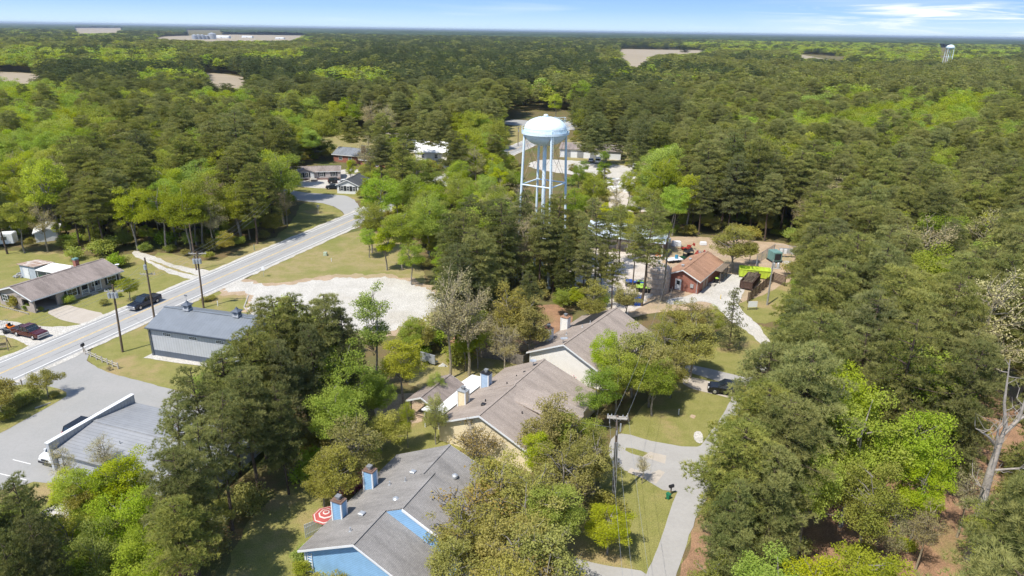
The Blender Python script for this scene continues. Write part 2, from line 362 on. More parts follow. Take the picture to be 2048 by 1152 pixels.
g_asph = groundmat('aged_asphalt', (0.33, 0.32, 0.305), (0.305, 0.30, 0.285), (0.27, 0.265, 0.25), 0.2, 0.5, 3.0, 0.9, 0.0)
g_road = groundmat('road_asphalt', (0.35, 0.345, 0.335), (0.33, 0.325, 0.315), (0.295, 0.29, 0.28), 0.15, 0.4, 3.0, 0.9, 0.0)
g_lane = groundmat('lane_asphalt', (0.37, 0.355, 0.335), (0.345, 0.33, 0.31), (0.30, 0.28, 0.255), 0.3, 0.5, 3.0, 0.9, 0.0)
g_conc = groundmat('concrete_slab', (0.45, 0.40, 0.34), (0.42, 0.37, 0.31), (0.36, 0.31, 0.26), 0.5, 0.5, 3.0, 0.9, 0.0)
g_field = groundmat('ploughed_field', (0.35, 0.29, 0.215), (0.32, 0.265, 0.19), (0.29, 0.26, 0.17), 0.01, 0.6, 0.05, 0.95, 0.0)
m_yellow = mat('worn_yellow_paint', (0.72, 0.52, 0.22), 0.8, 0.25, 1.2)
m_line = mat('worn_white_paint', (0.74, 0.73, 0.7), 0.8, 0.12, 1.2)
# ------------------------------------------------------------------ ground, roads, lawns, fields
def struct(o, cat=None): o['kind'] = 'structure'; return o
me = bpy.data.meshes.new('ground')
R_ = 40000
me.from_pydata([(-R_, -300, 0), (R_, -300, 0), (R_, R_, 0), (-R_, R_, 0)], [], [(0, 1, 2, 3)]); me.materials.append(g_floor)
gr = bpy.data.objects.new('ground', me); C.objects.link(gr); struct(gr)
LAYER = {}
def wpoly(pts): return [(G(*p).x, G(*p).y) for p in pts]
def rough_edge(poly, amp, step=1.2, seed=0):
    r = random.Random(seed); out = []
    n = len(poly)
    for i in range(n):
        a, b = Vector(poly[i]), Vector(poly[(i + 1) % n]); d = b - a; L = d.length
        k = max(1, min(60, int(L / step))); nn = Vector((-d.y, d.x)).normalized() if L > 0 else Vector((0, 0))
        ph = r.random() * 6
        for j in range(k):
            t = j / k; w = amp * (0.6 * math.sin(ph + t * L * 0.9) + r.uniform(-0.6, 0.6)) if j else 0
            out.append(tuple(a + d * t + nn * w))
    return out
NP = [0]
PATCH = []       # photo outlines where nothing may be planted
def smoothpoly(pts, it=2):
    for _ in range(it):
        o = []
        for i in range(len(pts)):
            a, b = pts[i], pts[(i + 1) % len(pts)]
            o += [(a[0] * .75 + b[0] * .25, a[1] * .75 + b[1] * .25), (a[0] * .25 + b[0] * .75, a[1] * .25 + b[1] * .75)]
        pts = o
    return pts
def patch(name, pts, z, m, amp=0.25, step=1.0, smooth=1, block=True, world=False):
    p = pts if world else wpoly(pts)
    NP[0] += 1; z = z * 2 + NP[0] * 0.0004
    if block and not world: PATCH.append(pts)
    p = smoothpoly(p, smooth) if smooth else p
    if amp: p = rough_edge(p, amp, step, NP[0])
    bm = bmesh.new(); vs = [bm.verts.new((x, y, z)) for x, y in p]; f = bm.faces.new(vs); bmesh.ops.triangulate(bm, faces=[f])
    bmesh.ops.recalc_face_normals(bm, faces=bm.faces)
    me = bpy.data.meshes.new(name); bm.to_mesh(me); bm.free(); me.materials.append(m)
    if me.polygons and me.polygons[0].normal.z < 0: me.flip_normals()
    o = bpy.data.objects.new(name, me); C.objects.link(o); return struct(o)
# lawns and bare earth (lowest sheets)
patch('lawn', [(-120, 505), (60, 500), (200, 515), (285, 505), (330, 525), (405, 555), (300, 600), (160, 665), (0, 738), (-120, 800)], .004, g_grass)
patch('lawn', [(165, 705), (300, 640), (400, 590), (440, 580), (510, 592), (540, 640), (470, 790), (310, 775), (255, 757), (215, 745), (175, 722)], .004, g_grass)
patch('lawn', [(490, 568), (500, 552), (560, 520), (700, 458), (790, 470), (850, 540), (850, 575), (700, 562), (620, 566), (560, 574), (520, 574)], .004, g_drygrass)
patch('lawn', [(520, 500), (590, 440), (600, 405), (650, 402), (692, 428), (686, 442), (600, 480)], .004, g_grass)
patch('verge', [(320, 500), (420, 530), (480, 500), (560, 470), (560, 490), (400, 560), (300, 520)], .004, g_drygrass)
patch('lawn', [(560, 345), (740, 340), (735, 400), (705, 402), (590, 388), (560, 375)], .004, g_grass, block=False)
patch('lawn', [(430, 1230), (470, 1070), (560, 980), (650, 945), (730, 840), (790, 820), (900, 790), (1060, 900), (1000, 1230)], .004, g_grass, block=False)
patch('lawn', [(790, 760), (880, 700), (960, 690), (1110, 735), (1060, 790), (900, 800)], .004, g_drygrass, block=False)
patch('backyard_earth', [(880, 700), (940, 640), (1100, 600), (1160, 640), (1100, 690), (1000, 712)], .008, g_straw, block=False)
patch('backyard_earth', [(740, 830), (770, 790), (860, 785), (880, 820), (850, 845), (790, 848)], .008, g_dirt, 0.35, block=False)
patch('lawn', [(1090, 1230), (1110, 1110), (1180, 1020), (1220, 880), (1330, 770), (1350, 690), (1510, 640), (1560, 680), (1500, 800), (1420, 900), (1340, 1230)], .004, g_grass, block=False)
patch('lawn', [(1140, 700), (1190, 745), (1160, 770), (1130, 740)], .004, g_grass, block=False)
patch('lawn', [(1470, 590), (1500, 560), (1570, 560), (1600, 580), (1560, 640), (1520, 650), (1485, 630)], .004, g_grass)
patch('yard_earth', [(1150, 560), (1170, 500), (1330, 470), (1470, 478), (1600, 490), (1612, 540), (1560, 575), (1500, 600), (1440, 620), (1340, 620), (1240, 640)], .006, g_dirt, block=True)
patch('yard_gravel', [(1120, 560), (1150, 500), (1320, 470), (1330, 540), (1300, 600), (1240, 640), (1190, 600)], .010, g_white, .5)
patch('side_lawn', [(40, 985), (75, 950), (120, 930), (250, 1000), (260, 1080), (120, 1075), (40, 1040)], .004, g_grass, block=False)
# main road (two lanes, shoulders, centre line, edge lines)
cl = [G(*p).xy for p in ((-420, 935), (0, 747.5), (114.6, 697.8), (337, 601), (505, 526), (605, 482), (1030, 300), (1150, 246), (1190, 228))]
ys = np.array([c.y for c in cl]); xs = np.array([c.x for c in cl])
cf = np.polyfit(ys, xs, 2)
def road_x(y): return float(np.polyval(cf, y))
def strip(name, off0, off1, y0, y1, z, m, dy=4.0, jitter=0.0, dash=None, seed=1):
    r = random.Random(seed); v = []; f = []; y = y0; rows = []
    while y <= y1 + 1e-6:
        x = road_x(y); d = Vector((np.polyval(np.polyder(cf), y), 1)).normalized(); n = Vector((d.y, -d.x))
        a, b = Vector((x, y)) + n * (off0 + r.uniform(-jitter, jitter)), Vector((x, y)) + n * (off1 + r.uniform(-jitter, jitter))
        v += [(a.x, a.y, z), (b.x, b.y, z)]; y += dy
    for i in range(len(v) // 2 - 1): f.append((2 * i, 2 * i + 1, 2 * i + 3, 2 * i + 2))
    me = bpy.data.meshes.new(name); me.from_pydata(v, [], f); me.materials.append(m); o = bpy.data.objects.new(name, me); C.objects.link(o); return struct(o)
strip('road_shoulder', -4.8, 4.8, 20, 470, .056, g_gravel, 1.2, 0.22)
strip('road', -3.95, 3.95, 20, 470, .062, g_road, 4)
strip('road_line', -.17, -.05, 20, 470, .068, m_yellow); strip('road_line', .05, .17, 20, 470, .068, m_yellow)
strip('road_line', -3.3, -3.12, 20, 470, .068, m_line); strip('road_line', 3.12, 3.3, 20, 470, .068, m_line)
for k, o_ in enumerate((-3.55, -1.75, 1.55, 3.5)): strip('road_crack', o_, o_ + .07, 20, 300, .066, mat('tar_seam', (.16, .16, .16), .8), 1.5, .05, seed=k)
# side street, lots, drives
patch('side_street', [(560, 372), (600, 385), (650, 388), (705, 393), (722, 420), (715, 452), (690, 458), (684, 442), (692, 428), (660, 408), (600, 402), (560, 396)], .020, g_road, .2)
patch('gravel_drive', [(560, 372), (575, 358), (640, 350), (700, 336), (745, 345), (700, 358), (670, 378), (600, 374)], .010, g_gravel, .4)
patch('gravel_fringe', [(428, 590), (462, 554), (497, 560), (560, 567), (620, 555), (700, 547), (800, 549), (882, 578), (915, 622), (870, 665), (700, 676), (510, 655), (486, 616), (498, 596), (470, 590)], .006, g_dirt, .9, .7, block=False)
patch('gravel_lot', [(432, 582), (470, 560), (497, 566), (560, 573), (620, 562), (700, 554), (800, 556), (870, 585), (900, 620), (860, 655), (700, 668), (520, 645), (498, 612), (508, 592), (485, 584)], .008, g_gravel, .8, .6)
patch('gravel_drive', [(395, 562), (330, 545), (285, 520), (262, 508), (270, 500), (300, 510), (355, 532), (440, 545), (425, 556)], .010, g_gravel, .3)
patch('track_grass', [(300, 519), (350, 538), (395, 550), (398, 553), (350, 542), (298, 522)], .012, g_drygrass, .15, .6, block=False)
patch('parking_lot', [(-160, 880), (-20, 800), (40, 772), (70, 735), (160, 700), (172, 722), (215, 745), (262, 757), (320, 772), (420, 800), (440, 900), (300, 990), (80, 960), (30, 975), (-160, 1010)], .008, g_asph, .2)
patch('lot_apron', [(-60, 800), (0, 770), (165, 696), (180, 705), (172, 725), (80, 775), (-40, 840)], .0125, g_asph, .1, block=False)
patch('grass_island', [(-120, 825), (0, 775), (55, 768), (112, 775), (140, 788), (112, 806), (60, 834), (0, 868), (-120, 925)], .018, g_grass, .2, block=False)
patch('gravel_drive', [(-60, 642), (0, 640), (60, 650), (120, 655), (168, 648), (185, 655), (110, 692), (60, 694), (30, 680), (-60, 672)], .008, g_gravel, .25)
patch('driveway', [(88, 622), (130, 608), (165, 618), (215, 628), (190, 645), (170, 650), (120, 640)], .008, g_conc, .1)
patch('grass_verge_corner', [(-60, 676), (0, 668), (35, 680), (50, 690), (40, 705), (0, 725), (-60, 755)], .010, g_grass, .2, block=False)
patch('alley_gravel', [(40, 1045), (90, 1020), (130, 1000), (180, 1000), (120, 1050), (70, 1100), (20, 1180), (-60, 1180)], .008, g_gravel, .3, block=False)
# the lane on the right with its drives
patch('lane', [(1270, 1200), (1298, 1140), (1322, 1080), (1352, 985), (1384, 915), (1418, 870), (1455, 815), (1480, 765), (1508, 735), (1530, 690), (1545, 690), (1530, 760), (1510, 810), (1480, 880), (1445, 950), (1405, 1010), (1380, 1070), (1352, 1152), (1340, 1200)], .016, g_lane, .12)
patch('driveway', [(1225, 872), (1248, 866), (1300, 882), (1385, 897), (1420, 885), (1395, 960), (1345, 992), (1272, 948), (1228, 935), (1215, 900)], .012, g_lane, .08)
patch('grass_strip', [(1252, 893), (1306, 909), (1300, 918), (1250, 904)], .016, g_grass, .05, block=False)
patch('concrete_slab', [(1300, 904), (1333, 912), (1330, 928), (1285, 914)], .016, g_conc, 0.0, smooth=0, block=False)
patch('concrete_slab', [(1262, 936), (1295, 950), (1318, 940), (1330, 945), (1312, 968), (1255, 945)], .016, g_conc, 0.0, smooth=0, block=False)
patch('driveway', [(1100, 1118), (1122, 1108), (1200, 1130), (1310, 1146), (1300, 1200), (1090, 1200)], .012, g_lane, .08)
patch('driveway', [(1372, 728), (1420, 738), (1525, 764), (1500, 782), (1400, 752), (1368, 742)], .012, g_lane, .08)
patch('driveway', [(1362, 752), (1392, 756), (1440, 768), (1510, 788), (1490, 804), (1440, 792), (1368, 774)], .012, g_conc, .08)
patch('gravel_drive', [(1400, 585), (1420, 560), (1442, 546), (1500, 552), (1485, 585), (1477, 610), (1488, 627), (1508, 640), (1530, 668), (1545, 692), (1528, 695), (1500, 665), (1470, 650), (1446, 628), (1415, 600), (1340, 612), (1330, 600)], .012, g_gravel, .35)
patch('needle_floor', [(1345, 1200), (1400, 1010), (1470, 880), (1560, 800), (2300, 760), (2400, 1400), (1340, 1400)], .002, g_straw, .4, block=False)
patch('lawn_drain', [(1383, 829), (1392, 832), (1388, 838), (1379, 834)], .012, g_dirt, .05, smooth=0, block=False)
patch('gravel_turnout', [(1390, 862), (1404, 864), (1408, 885), (1396, 888), (1386, 876)], .012, g_gravel, .2, block=False)
# further lots and fields
patch('gravel_lot', [(1180, 410), (1215, 345), (1270, 325), (1330, 350), (1340, 400), (1290, 430)], .008, g_white, .8, block=False)
patch('gravel_lot', [(1060, 322), (1110, 318), (1250, 330), (1290, 345), (1270, 370), (1150, 350), (1060, 338)], .008, g_gravel, .8, block=False)
patch('field_lawn', [(1000, 290), (1015, 255), (1060, 240), (1140, 238), (1150, 240), (1060, 285), (1000, 305)], .004, g_drygrass, .6)
patch('field_lawn', [(1120, 285), (1180, 262), (1290, 290), (1330, 320), (1300, 350), (1230, 340), (1120, 320)], .004, g_drygrass, .6, block=False)
patch('crossroad', [(1000, 244), (1030, 238), (1090, 246), (1150, 256), (1150, 262), (1080, 252), (1010, 250)], .012, g_road, .3)
patch('crossroad', [(800, 318), (850, 322), (900, 332), (930, 345), (900, 340), (850, 330), (790, 324)], .012, g_road, .2)
patch('lawn', [(600, 262), (700, 266), (800, 290), (900, 300), (960, 330), (900, 345), (790, 320), (740, 310), (600, 300)], .004, g_drygrass, .5)
FIELDS = [[(150, 56), (243, 56), (233, 66), (152, 68)], [(300, 77), (330, 73), (380, 71), (460, 69), (612, 71), (590, 81), (420, 83)],
          [(-30, 143), (38, 145), (100, 151), (96, 160), (38, 163), (-30, 168)], [(405, 145), (450, 148), (497, 157), (484, 172), (410, 166)],
          [(1237, 98), (1420, 101), (1400, 107), (1310, 110), (1278, 136), (1256, 134)], [(1592, 107), (1700, 114), (1690, 121), (1602, 116)]]
for q in FIELDS:
    cx = sum(p[0] for p in q) / len(q); cyy = max(p[1] for p in q)
    big = [(p[0] + (p[0] - cx) * 0.04, p[1]) for p in q] if True else q
    # the ploughed ground also runs on under the tree tops in front of it
    lo = [p for p in big]; 
    ext = [(p[0], p[1] + (0.55 * (p[1] - 45) * 0.35 if p[1] > cyy - 8 else 0)) for p in lo]
    patch('ploughed_field', ext, .02, g_field, 0.0, smooth=0)
# ------------------------------------------------------------------ houses
def gable_parts(t, secs, wallm, roofm, trim=m_white, oh=0.45, th=0.14, walls=True):
    """secs: list of (x0, x1, ridge_y, half_left, half_right, eave_z, ridge_z); x runs along the ridge, y to the left"""
    wb, rb, tb = MB(), MB(), MB()
    n = len(secs)
    for i, (x0, x1, ry, hl, hr, ez, rz) in enumerate(secs):
        sl_, sr_ = (rz - ez) / hl, (rz - ez) / hr
        if walls: wb.ext([(ry - hr, 0.0), (ry + hl, 0.0), (ry + hl, ez), (ry, rz), (ry - hr, ez)], x0 + 0.002 * i, x1 - 0.002 * i)
        a, b = x0 - (oh if i == 0 else 0), x1 + (oh if i == n - 1 else 0.02)
        up_ = 0.16
        L0, L1 = ry + hl + oh, ez - sl_ * oh + up_; R0, R1 = ry - hr - oh, ez - sr_ * oh + up_
        rb.slab([(a, ry, rz + up_), (b, ry, rz + up_), (b, L0, L1), (a, L0, L1)], th)
        rb.slab([(a, R0, R1), (b, R0, R1), (b, ry, rz + up_ + .002), (a, ry, rz + up_ + .002)], th)
        rb.box(((a + b) / 2, ry, rz + up_ + .02), (b - a, 0.28, 0.05))
        # fascia boards below the eaves, rake boards on the gable ends
        tb.box(((a + b) / 2, L0 + .015, L1 - .13), (b - a, .03, .2)); tb.box(((a + b) / 2, R0 - .015, R1 - .13), (b - a, .03, .2))
        for k, xx in ((0, a - .02), (1, b + .02)):
            if (k == 0 and i > 0) or (k == 1 and i < n - 1): continue
            for y0, z0, y1, z1 in ((ry, rz + up_, L0, L1), (ry, rz + up_, R0, R1)):
                tb.add([(xx - .02, y0, z0 - .02), (xx - .02, y1, z1 - .02), (xx - .02, y1, z1 - .24), (xx - .02, y0, z0 - .24),
                        (xx + .02, y0, z0 - .02), (xx + .02, y1, z1 - .02), (xx + .02, y1, z1 - .24), (xx + .02, y0, z0 - .24)],
                       [(0, 1, 2, 3), (7, 6, 5, 4), (0, 4, 5, 1), (1, 5, 6, 2), (2, 6, 7, 3), (3, 7, 4, 0)])
    w = wb.build('wall', wallm, t) if walls else None
    r = rb.build('roof', roofm, t); tb.build('fascia', trim, t)
    return w, r
def window(t, x, y, z, w, h, face, trim=m_white, shutters=False, bars=(2, 2), sill=False):
    """face: which way the window looks: 'x-','x+','y-','y+'"""
    ax = face[0]; sg = -1 if face[1] == '-' else 1
    def B(mb, u0, u1, z0, z1, d0, d1):
        d0, d1 = sorted((sg * d0, sg * d1))
        if ax == 'x': mb.bx(x + d0, x + d1, y + u0, y + u1, z + z0, z + z1)
        else: mb.bx(x + u0, x + u1, y + d0, y + d1, z + z0, z + z1)
    f = MB(); e = .09
    B(f, -w / 2 - e, -w / 2, -h / 2 - e, h / 2 + e, 0, .06); B(f, w / 2, w / 2 + e, -h / 2 - e, h / 2 + e, 0, .06)
    B(f, -w / 2, w / 2, h / 2, h / 2 + e, 0, .06); B(f, -w / 2, w / 2, -h / 2 - e, -h / 2, 0, .06)
    for i in range(1, bars[0]): u = -w / 2 + w * i / bars[0]; B(f, u - .02, u + .02, -h / 2, h / 2, .012, .045)
    for i in range(1, bars[1]): v = -h / 2 + h * i / bars[1]; B(f, -w / 2, w / 2, v - .02, v + .02, .012, .043)
    fo = f.build('window', trim, t); g = MB(); B(g, -w / 2, w / 2, -h / 2, h / 2, .004, .02); g.build('pane', m_glass, fo)
    if shutters:
        for s in (-1, 1):
            q = MB(); c = s * (w / 2 + e + .22); B(q, c - .2, c + .2, -h / 2 - e, h / 2 + e, 0, .04)
            for k in range(5): zz = -h / 2 + h * k / 5; B(q, c - .15, c + .15, zz + .03, zz + .1, .04, .055)
            q.build('shutter', m_shutter, t)
def door(t, x, y, z0, w, h, face, m=m_white, glass=False):
    ax = face[0]; sg = -1 if face[1] == '-' else 1
    def B(mb, u0, u1, z0, z1, d0, d1):
        d0, d1 = sorted((sg * d0, sg * d1))
        if ax == 'x': mb.bx(x + d0, x + d1, y + u0, y + u1, z0, z1)
        else: mb.bx(x + u0, x + u1, y + d0, y + d1, z0, z1)
    f = MB(); B(f, -w / 2 - .1, -w / 2, z0, z0 + h + .1, 0, .07); B(f, w / 2, w / 2 + .1, z0, z0 + h + .1, 0, .07); B(f, -w / 2, w / 2, z0 + h, z0 + h + .1, 0, .07)
    B(f, -w / 2, w / 2, z0 + .02, z0 + h, .005, .04); B(f, -w * .3, w * .3, z0 + .25, z0 + .9, .04, .055)
    d = f.build('door', m, t)
    if glass: g = MB(); B(g, -w * .3, w * .3, z0 + 1.05, z0 + h - .2, .04, .05); g.build('pane', m_glass, d)
    k = MB(); B(k, w * .34, w * .42, z0 + 1.0, z0 + 1.06, .04, .1); k.build('handle', m_grey, d)
def chimney(t, x, y, z0, z1, wx, wy, m, cap=m_copper, pot=True):
    c = MB(); c.bx(x - wx / 2, x + wx / 2, y - wy / 2, y + wy / 2, z0, z1)
    o = c.build('chimney', m, t)
    tr = MB()
    for sx in (-1, 1):
        for sy in (-1, 1): tr.box((x + sx * wx / 2, y + sy * wy / 2, (z0 + z1) / 2), (.14, .14, z1 - z0 - .01))
    tr.build('corner_trim', m_white, o)
    q = MB(); q.box((x, y, z1 + .05), (wx + .18, wy + .18, .1)); q.box((x, y, z1 + .13), (wx * .75, wy * .75, .08))
    q.build('chimney_top', cap, o)
    if pot:
        p = MB(); p.tube((x, y, z1 + .17), (x, y, z1 + .38), .2, .2, 12); p.box((x, y, z1 + .42), (.42, .42, .16)); p.box((x, y, z1 + .52), (.5, .5, .04)); p.build('chimney_cap', m_grey, o)
def roof_vents(t, spots, m=m_dark):
    for x, y, z, k in spots:
        v = MB()
        if k == 'pipe': v.tube((x, y, z - .1), (x, y, z + .42), .07, .07, 8); v.tube((x, y, z - .05), (x, y, z + .08), .2, .1, 10)
        elif k == 'box': v.box((x, y, z + .12), (.42, .42, .3)); v.box((x, y, z + .3), (.55, .55, .06), taper=.7)
        else: v.lathe([(.0, z + .24), (.16, z + .22), (.3, z + .12), (.32, z - .1)], 14, (x, y, 0))
        v.build('roof_vent', m, t)
def root_at(name, label, cat, x, y, deg, group=None): return thing(name, label, cat, (x, y, 0), math.radians(deg), group)
def siding_corners(t, pts, h, m=m_white):
    for x, y in pts: MB().box((x, y, h / 2), (.16, .16, h)).build('corner_board', m, t)

m_chimcap = mat('brown_cap', (.2, .13, .1), .8); m_palebluesiding = mat('pale_blue_lap_siding', (.38, .5, .66), .6, .1, 1, wave=('Z', .18, .02, .2))
# --- blue duplex in the foreground
t = root_at('duplex_house', 'blue-sided duplex with a long grey shingle roof and two blue chimneys', 'house', -12.84, 46.29, 66.6)
gable_parts(t, [(0, 4.3, 0, 5.7, 5.7, 2.6, 5.3), (4.3, 10.0, -1.85, 7.55, 7.55, 2.6, 6.18), (10.0, 15.2, -.45, 6.15, 7.0, 2.6, 5.52)], m_bluesiding, m_greyroof)
siding_corners(t, [(-.02, 5.7), (-.02, -5.7), (4.28, -9.4)], 2.5)
q = MB(); q.add([(4.16, -1.9, 6.28), (4.16, -9.7, 2.5), (4.16, -9.7, 2.3), (4.16, -1.9, 6.08), (4.3, -1.9, 6.28), (4.3, -9.7, 2.5), (4.3, -9.7, 2.3), (4.3, -1.9, 6.08)], [(0, 1, 2, 3), (7, 6, 5, 4), (0, 4, 5, 1), (1, 5, 6, 2), (2, 6, 7, 3), (3, 7, 4, 0)]); q.build('rake_board', m_white, t)
chimney(t, 4.2, 5.0, 0, 5.0, .75, 1.05, m_bluesiding, m_chimcap); chimney(t, 9.1, 4.95, 0, 5.15, .75, 1.05, m_bluesiding, m_chimcap)
roof_vents(t, [(1.6, 1.8, 4.6, 'pipe'), (4.0, 2.3, 4.37, 'box'), (10.6, .9, 5.0, 'box'), (9.2, .9, 5.0, 'pipe'), (6.0, -.1, 5.5, 'dome'), (9.0, 2.6, 4.2, 'pipe'), (12.2, -2.9, 4.8, 'dome')], m_galv)
window(t, 2.0, 5.7, 1.5, 1.5, 1.3, 'y+'); door(t, 6.6, 5.7, .1, 1.8, 2.05, 'y+', glass=True); window(t, 12.0, 5.7, 1.5, 1.5, 1.3, 'y+')
window(t, 7.0, -9.4, 1.5, 1.4, 1.3, 'y-'); window(t, 12.5, -7.7, 1.5, 1.4, 1.3, 'y-')
q = MB(); [q.box((-.07, 5.2, .4 + .3 * k), (.05, .5, .05)) for k in range(7)]; [q.box((-.07, 5.2 + s_ * .24, 1.25), (.06, .06, 2.3)) for s_ in (-1, 1)]; q.build('ladder', m_white, t)
# --- cream duplex
t = root_at('duplex_house', 'cream-sided duplex with a taupe shingle roof and a white flat patio roof behind', 'house', -3.28, 67.04, 60.5)
gable_parts(t, [(0, 7.8, 0, 5.7, 6.6, 2.6, 5.3), (7.8, 15.5, .15, 5.55, 7.6, 2.6, 5.3)], m_creamsiding, m_taupe)
q = MB(); q.slab([(6.2, -1.2, 4.98), (9.6, -1.2, 4.98), (9.6, -8.4, 3.7), (7.9, -9.2, 3.9)], .12); q.slab([(7.9, -9.2, 3.9), (6.2, -8.4, 2.9), (5.2, -1.2, 4.95), (7.6, -.2, 5.32)], .12)
q.build('cross_gable_roof', m_taupe, t)
chimney(t, 4.2, 5.2, 0, 4.9, .8, 1.1, m_creamsiding, m_galv); chimney(t, 9.5, 5.2, 0, 4.9, .8, 1.1, m_palebluesiding, m_dark)
siding_corners(t, [(-.02, 5.7), (-.02, -6.6)], 2.5, m_creamsiding)
roof_vents(t, [(2.6, 1.3, 4.75, 'box'), (3.7, 1.7, 4.55, 'pipe'), (8.6, 1.6, 4.6, 'pipe'), (12.2, 1.0, 4.85, 'dome'), (11, 1.6, 4.5, 'pipe'), (9.2, -3.3, 4.1, 'box'), (4.2, -3.0, 4.1, 'pipe')])
q = MB(); q.box((13.9, .75, 5.3), (.06, .06, 1.0)); q.lathe([(0, 0), (.25, .04), (.42, .13), (.44, .15), (.25, .07), (0, .03)], 18, (13.9, .75, 5.8)); q.build('satellite_dish', m_galv, t)
q = MB(); q.slab([(1.2, 9.4, 2.5), (12.0, 9.0, 2.5), (12.0, 6.3, 2.62), (1.2, 6.3, 2.62)], .12)
pr = q.build('patio_roof', m_roofwhite, t)
q = MB()
for x in (1.4, 4.6, 8.0, 11.8): MB().box((x, 9.0, 1.19), (.12, .12, 2.38)).build('post', m_white, pr)
q.box((6.6, 9.0, .85), (10.4, .05, .08)); q.build('railing', m_white, pr)
# --- white duplex
t = root_at('duplex_house', 'white-sided duplex with solar pool-heating mat on its brown roof', 'house', 7.48, 85.97, 56)
gable_parts(t, [(0, 15.8, 0, 5.6, 6.2, 2.6, 5.3)], m_whitesiding, m_taupe)
chimney(t, 4.0, 5.1, 0, 5.0, .8, 1.1, m_whitesiding); chimney(t, 9.0, 5.1, 0, 5.0, .8, 1.1, m_whitesiding)
siding_corners(t, [(-.02, 5.6), (-.02, -6.2)], 2.5)
q = MB(); y0, y1 = 1.0, 4.3; zr = lambda y: 5.46 - y * .482 + .05
q.slab([(9.6, y0, zr(y0)), (15.3, y0, zr(y0)), (15.3, y1 - .6, zr(y1 - .6)), (12.5, y1 - .4, zr(y1 - .4)), (11.6, y1, zr(y1)), (9.6, y1, zr(y1))], .04)
q.build('solar_mat', m_dark, t)
roof_vents(t, [(2.4, 1.2, 4.9, 'dome'), (7.6, 1.4, 4.8, 'pipe'), (9.1, .9, 5.0, 'pipe'), (5, 2.6, 4.2, 'pipe')], m_galv)
q = MB(); q.box((.3, .5, 5.5), (.06, .06, .7)); q.lathe([(0, 0), (.22, .04), (.38, .12), (.4, .14), (.22, .07), (0, .03)], 18, (.3, .5, 5.8)); q.build('satellite_dish', m_galv, t)
window(t, 5.5, -6.2, 1.5, 1.4, 1.3, 'y-')
# --- small gable pavilion behind the cream duplex
t = root_at('garden_pavilion', 'brown-roofed open garden pavilion with a cream gable beside the white patio roof', 'pavilion', -10.9, 74.2, 63)
gable_parts(t, [(0, 6.2, 0, 1.9, 1.9, 2.5, 3.35)], m_creamsiding, m_brownroof, walls=False, oh=.35)
q = MB(); q.ext([(-1.9, 2.45), (1.9, 2.45), (1.9, 2.5), (0, 3.35), (-1.9, 2.5)], 0, .12); q.build('gable', m_creamsiding, t)
q = MB()
for x in (.1, 3.1, 6.1):
    for y in (-1.8, 1.8): MB().box((x, y, 1.22), (.13, .13, 2.44)).build('post', m_wood, t)
q = MB(); q.box((.1, 0, .9), (.06, 3.6, .08)); q.box((.1, 0, .5), (.06, 3.6, .08)); q.box((3.1, -1.8, .9), (6, .06, .08)); q.box((3.1, -1.8, .5), (6, .06, .08)); q.build('railing', m_wood, t)

# --- grey metal building by the main road
t = root_at('metal_building', 'light grey ribbed metal building with a slate roof and two square cupolas', 'building', -53.3, 90.9, -14.8)
LM = 16.0
q = MB(); q.ext([(.3, .95), (7.9, .95), (7.9, 4.6), (4.1, 6.1), (.3, 4.6)], .3, LM - .3); q.build('wall', m_lightmetal, t)
q = MB(); q.ext([(.27, 0), (7.93, 0), (7.93, .95), (.27, .95)], .27, LM - .27); q.build('wainscot', m_darkmetalwall, t)
rz_, ez_ = 6.28, 4.72
q = MB(); q.slab([(-.05, 4.1, rz_), (LM + .1, 4.1, rz_), (LM + .1, -.25, ez_), (-.05, -.25, ez_)], .1); q.slab([(-.05, 4.1, rz_ + .002), (LM + .1, 4.1, rz_ + .002), (LM + .1, 8.4, ez_), (-.05, 8.4, ez_)][::-1], .1)
q.box((LM / 2, 4.1, rz_ + .03), (LM + .2, .4, .06)); rf = q.build('roof', m_metalroof, t)
q = MB(); q.box((LM / 2, -.27, ez_ - .1), (LM + .2, .1, .16)); q.box((LM / 2, .22, 4.38), (LM - .6, .14, .42))
for x in (.22, LM - .22):
    q.box((x, .24, 2.4), (.16, .16, 4.7)); q.box((x, 7.96, 2.4), (.16, .16, 4.7))
q.tube((.1, -.2, 4.6), (.1, .1, 4.2), .05); q.tube((.1, .1, 4.2), (.1, .1, .1), .05); q.build('corner_trim', m_slatetrim, t)
for x in (3.1, 7.6, 12.1): window(t, x, .3, 3.75, 1.25, .42, 'y-', bars=(4, 2))
for x in (4.1, 12.6):
    c = MB(); c.box((x, 4.1, rz_ + .45), (.9, .9, .7)); c.box((x, 4.1, rz_ + .14), (1.0, 1.0, .28))
    co = c.build('cupola', m_lightmetal, rf)
